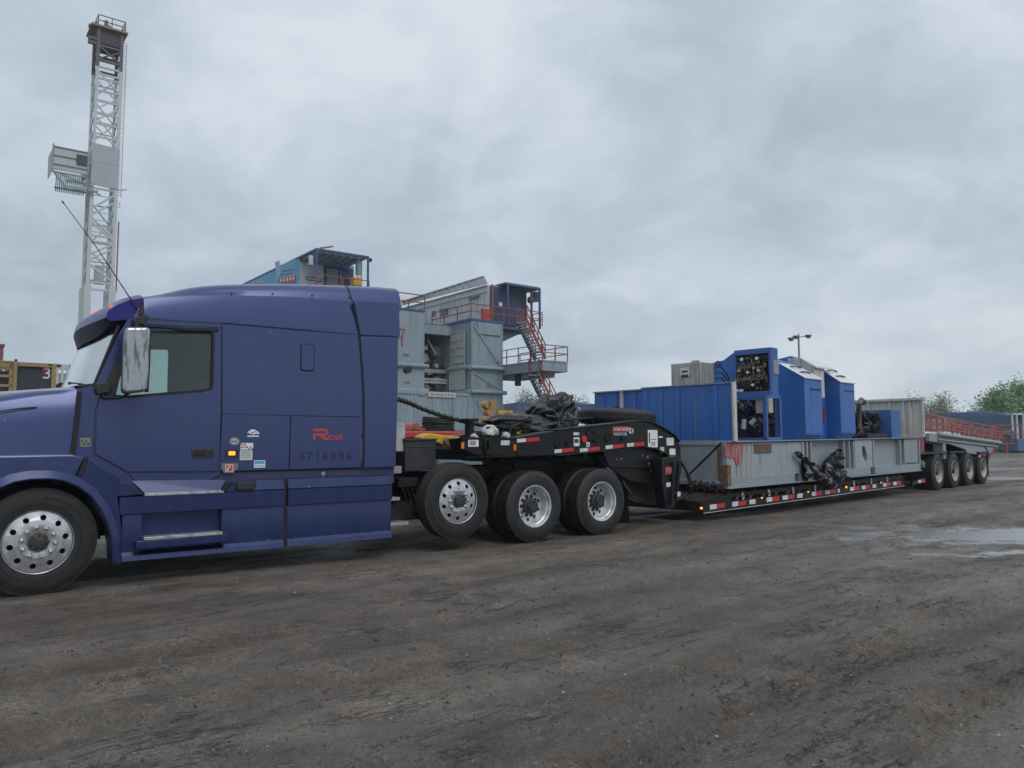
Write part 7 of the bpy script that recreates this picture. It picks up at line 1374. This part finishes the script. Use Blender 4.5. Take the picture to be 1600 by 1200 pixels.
# ------------------------------------------------------------------ far containers, pole, trees
def container(x0, x1, yt, yb, D, mm, lab, name='shipping_container', deg=80, dep=5, group='blue containers at the far side of the yard', door=None, ribs=True):
    F = yard((x0 + x1) / 2, D, deg); a = F.hit(x0, 660)[0]; b = F.hit(x1, 660)[0]; z1 = F.hit((x0 + x1) / 2, yt)[1]; z0 = F.hit((x0 + x1) / 2, yb)[1]
    gz = float(ground_height(np.array([F.o.x]), np.array([F.o.y]))[0]); z0 = max(min(z0, gz + .1), gz - .05) if z0 < gz + 1 else z0
    R = thing(name, lab, 'container', F, ((a + b) / 2, dep / 2, z0), group); m = MB(); m.box(a, b, 0, dep, z0, z1); m.build('container_wall', mm, R, bevel=.03)
    if ribs:
        m = MB(); n = max(3, int((b - a) / .6))
        for k in range(n): u = a + .2 + (b - a - .4) * k / n; m.box(u, u + .25, -.06, 0, z0 + .2, z1 - .2)
        m.build('wall_corrugation', mm, R)
    m = MB(); m.box(a - .03, b + .03, -.08, .05, z1 - .15, z1 + .03); m.box(a - .03, b + .03, -.08, .05, z0, z0 + .15); m.build('edge_rail', mm, R)
    return R, F, a, b, z0, z1
def make_far():
    M_oil = mat('haze_paled_blue', (.045, .11, .26), .6, 0, .12, .5, dirt=(.12, .15, .2), ds=.8, da=.5, streak=True); M_oil2 = mat('haze_dulled_blue', (.06, .12, .23), .6, 0, .12, .5, dirt=(.14, .14, .15), ds=.8, da=.5, streak=True)  # far blues are paled in the colour to imitate distance haze
    container(1447, 1535, 647, 700, 88, M_oil, 'long blue container left of the green tree, behind the red railings')
    R, F, a, b, z0, z1 = container(1519, 1563, 643.5, 699, 74, M_oil2, 'blue container with a red ladder frame on its end', deg=70)
    m = MB(); p, q = F.hit(1542, 680, -.3)[0], F.hit(1557, 680, -.3)[0]
    for u in (p, q): m.bar((u, -.3, z0), (u, -.3, z1 + .1), .12, .12)
    for k in range(6): z = z0 + .4 + k * .55; m.bar((p, -.3, z), (q, -.3, z), .08, .08)
    solo(m, 'ladder_frame', M_rigred, 'red ladder frame leaning at the blue container', 'ladder', F, (p, -.3, z0))
    R, F, a, b, z0, z1 = container(1559, 1582, 645, 700, 70, M_oil, 'blue container with a grey open end panel, second from the right edge', deg=62)
    u0, u1 = F.hit(1566, 680)[0], F.hit(1581, 680)[0]; m = MB(); m.box(u0, u1, -.12, -.065, z0 + .1, z1 - .5); m.build('end_panel', M_subgrey, R)
    R, F, a, b, z0, z1 = container(1583, 1640, 647, 702, 66, M_oil2, 'open framed blue cabin cut off by the right edge of the picture', deg=70)
    for x in (1583, 1590, 1600, 1612): m = MB(); u = F.hit(x, 680, -.6)[0]; m.box(u, u + .12, -.6, -.48, z0, z1); m.build('white_post', M_housew, R)
    m = MB(); m.box(F.hit(1583, 680, -.6)[0], b, -.6, 0, z1 - .1, z1 + .03); m.build('cabin_canopy', M_housew, R)
    m = MB(); a = F.hit(1586, 692, -2)[0]; m.box(a, a + 5, -2.2, -.9, z0, z0 + 1.0); m.cyl((a + .3, -1.6, z0 + 1.3), .35, .6, 'y', 16); solo(m, 'blue_pump', M_oil2, 'low blue pump unit standing before the framed cabin at the right edge', 'pump', F, (a, -1.5, z0), smooth=40, bevel=.03)
    F = yard(1480, 70, 80); a = F.hit(1452, 660)[0]; b = F.hit(1498, 660)[0]; z0 = F.hit(1475, 690)[1]; z1 = F.hit(1475, 654)[1]; m = MB(); m.box(a, b, 0, 2, .2, z1)
    R = thing('grey_tank', 'weathered grey tank with rusty rails standing before the long blue container', 'tank', F, (a, 1, .2)); m.build('tank_wall', mat('rust_streaked_grey', (.26, .26, .25), .7, 0, .1, 1, dirt=(.25, .12, .06), ds=1.2, da=.7), R)
    m = MB(); rail(m, [(a - 2, -.5, z0 + .6), (b, -.5, z0 + .6)], .9, 1.2, .08); m.build('tank_rail', M_rigred, R)
    F = yard(1570, 62, 70); a = F.hit(1548, 680)[0]; b = F.hit(1596, 680)[0]; z0 = F.hit(1570, 692)[1]; m = MB(); rail(m, [(a, 0, z0), (b, 0, z0)], 1.4, 1.0, .08); rail(m, [(a, 1, z0), (b, 1, z0)], 1.1, .8, .08); [m.box(u_, u_ + .1, v_, v_ + .1, .25, z0) for u_ in (a, (a + b) / 2, b - .1) for v_ in (0, .9)]; m.box(a, b, 0, .08, z0 - .1, z0)
    solo(m, 'red_stand', M_rigred, 'red railed stand set before the far containers at right', 'stand', F, (a, 0, .3))
    # blue containers seen between the stairs and the blue wall
    container(806, 838, 629, 668, 78, M_oil2, 'blue container seen just right of the rig stairs foot, leftmost in the gap', deg=70)
    R, F, a, b, z0, z1 = container(868, 930, 631, 668, 66, M_oil, 'blue container with a white framed door, between stairs and blue wall', deg=70); p, q = F.hit(887, 640)[0], F.hit(905, 640)[0]; m = MB(); m.ribbon([(p, z0), (p, z1 - .35), (q, z1 - .35), (q, z0)], .12, -.14, -.07); m.build('door_frame', M_housew, R)
    container(838, 868, 632, 668, 84, M_oil2, 'blue container partly hidden behind the lower stair flight', deg=70)
    # lamp pole
    F = yard(1250, 55, 90); zt_ = F.hit(1250, 522)[1]; R = thing('light_pole', 'thin grey pole with two floodlights rising behind the blue hoods', 'lamp post', F, (0, 0, 0))
    m = MB(); m.tube([(0, 0, .0), (0, 0, zt_)], .07, 8); m.build('pole', M_galv, R, smooth=50); a = F.hit(1236, 526)[0]; b = F.hit(1265, 523)[0]
    m = MB(); m.bar((a, 0, zt_ - .25), (b, 0, zt_ - .15), .06, .06); m.build('crossarm', M_galv, R)
    for u, z, t in ((a, zt_ - .4, -.3), (a + .35, zt_ - .25, -.2), (b - .1, zt_ - .2, .2)): m = MB(); m.lathe([(.001, -.12), (.12, -.1), (.24, .1), (.22, .14), (.001, .14)], (u, 0, z), 14, 'z'); m.build('lamp_head', M_galv, R, smooth=40)
make_far()
M_bark = mat('bark', (.10, .085, .07), .8)
def leafmat(n, c): 
    m = mat(n, c, .6, 0, .45, .8); p = m.node_tree.nodes['Principled BSDF']; p.inputs['Subsurface Weight'].default_value = 0.0; return m
L_green = leafmat('spring_leaves', (.14, .25, .09)); L_pale = leafmat('budding_leaves', (.20, .23, .14)); L_dark = leafmat('hedge_leaves', (.055, .095, .04)); L_far = leafmat('far_leaves', (.18, .22, .15))
def tree(x, ytop, D, wpx, mm, lab, dens=1.0, seed=0, leaf=.16, cols=5, low=.12, cat='tree', group='trees beyond the yard'):
    rnd = random.Random(seed); F = yard(x, D, 90); H_ = F.hit(x, ytop)[1]; W_ = abs(F.hit(x + wpx / 2, 640)[0]); gz = .38
    R = thing('tree', lab, cat, F, (0, 0, gz), group); tr = MB(); lf = MB()
    tr.tube([(0, 0, gz - .2), (rnd.uniform(-.1, .1), 0, gz + H_ * .3), (rnd.uniform(-.2, .2), 0, gz + H_ * .6)], [H_ * .022, H_ * .016, H_ * .01], 7)
    tips = []
    for k in range(cols * 5):
        a = rnd.uniform(0, 2 * math.pi); r = W_ * rnd.uniform(.15, 1) ** .7; zt = gz + H_ * (rnd.uniform(low + .2, 1.0) * (1 - .35 * (r / W_) ** 2)); z0 = gz + H_ * rnd.uniform(low, .5)
        p0 = Vector((0, 0, min(z0, zt))); p2 = Vector((r * math.cos(a), r * .8 * math.sin(a), zt)); p1 = p0.lerp(p2, .5) + Vector((0, 0, -.06 * H_)); tr.tube([p0, p1, p2], [H_ * .008, H_ * .005, H_ * .002], 5)
        tips += [(p2, 1.0), (p1.lerp(p2, .6), .8), (p1, .5)]
        for j in range(3): q = p1.lerp(p2, rnd.random()); q2 = q + Vector((rnd.gauss(0, .09), rnd.gauss(0, .09), rnd.uniform(0, .14))) * H_; tr.tube([q, q2], [H_ * .003, H_ * .0012], 4); tips.append((q2, .7))
    for p, w in tips:
        s = H_ * rnd.uniform(.035, .075)
        for j in range(int(60 * dens * w)):
            c = p + Vector((rnd.gauss(0, s), rnd.gauss(0, s), rnd.gauss(0, s * 1.25))); n = Vector((rnd.gauss(0, 1), rnd.gauss(0, 1), rnd.gauss(0, 1))).normalized(); t = n.cross(Vector((0, 0, 1))).normalized() if abs(n.z) < .95 else Vector((1, 0, 0)); b = n.cross(t); l = leaf * rnd.uniform(.6, 1.4)
            lf._add([c - t * l * .5, c - b * l * .35, c + t * l * .5, c + b * l * .35], [(0, 1, 2, 3)])
    tr.build('trunk', M_bark, R); o = lf.build('crown', mm, R)
tree(1592, 596, 118, 68, L_green, 'big green leafy tree at the right edge behind the blue containers', 2.2, 3, .34, 9, .0)
tree(1556, 608, 112, 42, L_green, 'narrow green tree with clumped crown left of the big right edge tree', 1.8, 4, .32, 6, .0)
tree(1635, 600, 125, 60, L_green, 'green tree mostly outside the right edge of the picture', 1.0, 8, .35, 6, .0)
tree(1528, 625, 135, 40, L_pale, 'thin half bare tree just left of the green trees', .35, 5, .25, 6, .05)
for i, (x, yt, w) in enumerate(((1446, 618, 26), (1462, 616, 28), (1478, 612, 30), (1430, 619, 30), (1412, 622, 30), (1391, 624, 26))):
    tree(x, yt, 150, w, L_pale, ('pale budding tree just right of the white rear wall', 'pale budding tree second right of the white rear wall', 'tallest pale budding tree, farthest right of that pale row', 'pale budding tree behind the right end of the white rear wall', 'pale budding tree showing over the middle of the white rear wall', 'pale budding tree over the left part of the white rear wall')[i], .4, 20 + i, .28, 5, .1)
for i, (x, yt, w) in enumerate(((812, 622, 22), (826, 618, 20), (842, 619, 18), (868, 620, 22), (886, 616, 26), (903, 618, 22))):
    tree(x, yt, 150, w, L_far, ('far tree leftmost above the blue containers in the gap', 'far tree second from left in the gap, the tallest on the left side', 'far tree immediately left of the lower stair flight', 'far tree immediately right of the lower stair flight', 'tallest far tree between the stairs and the blue wall', 'far tree touching the left end of the blue wall')[i], .8, 40 + i, .32, 5, .0)
def hedge(x0, x1, yt, D, name, mm, lab, n, seed):
    rnd = random.Random(seed); F = yard((x0 + x1) / 2, D, 90); a = F.hit(x0, 660)[0]; b = F.hit(x1, 660)[0]; H_ = F.hit((x0 + x1) / 2, yt)[1]; m = MB()
    for k in range(n):
        u = rnd.uniform(a, b); top = H_ * (.75 + .25 * noise.noise(Vector((u * .25, seed, 0))) + .12 * noise.noise(Vector((u * .9, seed, 2)))); z = .3 + (top) * rnd.random() ** .6; v = rnd.uniform(0, 5)
        c = Vector((u, v, z)); nn = Vector((rnd.gauss(0, 1), rnd.gauss(0, 1), rnd.gauss(0, 1))).normalized(); t = nn.cross(Vector((0, 0, 1))).normalized(); q = nn.cross(t); l = .5 * rnd.uniform(.6, 1.4); m._add([c - t * l * .5, c - q * l * .4, c + t * l * .5, c + q * l * .4], [(0, 1, 2, 3)])
    o = m.build(name, mm, off=(0, 0, 0)); o.location = F.w(0, 0); o.rotation_euler = (0, 0, F.rz); tag(o, lab, 'woodland', kind='stuff')
hedge(1330, 1660, 636, 165, 'distant_woodland', L_far, 'low hazy line of woodland behind the right hand containers', 26000, 2)
hedge(740, 1000, 630, 160, 'distant_woodland', L_far, 'low hazy line of woodland behind the gap by the stairs', 16000, 3)
hedge(-200, 740, 650, 170, 'distant_woodland', L_far, 'low hazy line of woodland behind the truck and the left tanks', 12000, 4)
# ------------------------------------------------------------------ damp air
def haze():
    m = bpy.data.materials.new('damp_air'); m.use_nodes = True; nt = m.node_tree; nt.nodes.clear(); o = N(nt, 'ShaderNodeOutputMaterial'); v = N(nt, 'ShaderNodeVolumePrincipled')
    v.inputs['Color'].default_value = (.80, .86, .90, 1); v.inputs['Density'].default_value = 0.0008; v.inputs['Anisotropy'].default_value = 0.2; nt.links.new(v.outputs[0], o.inputs['Volume'])
    b = MB(); b.box(-260, 300, -40, 300, -1.1, 45); q = b.build('haze', m); q['kind'] = 'stuff'; q['label'] = 'thin damp grey air over the yard'
haze()
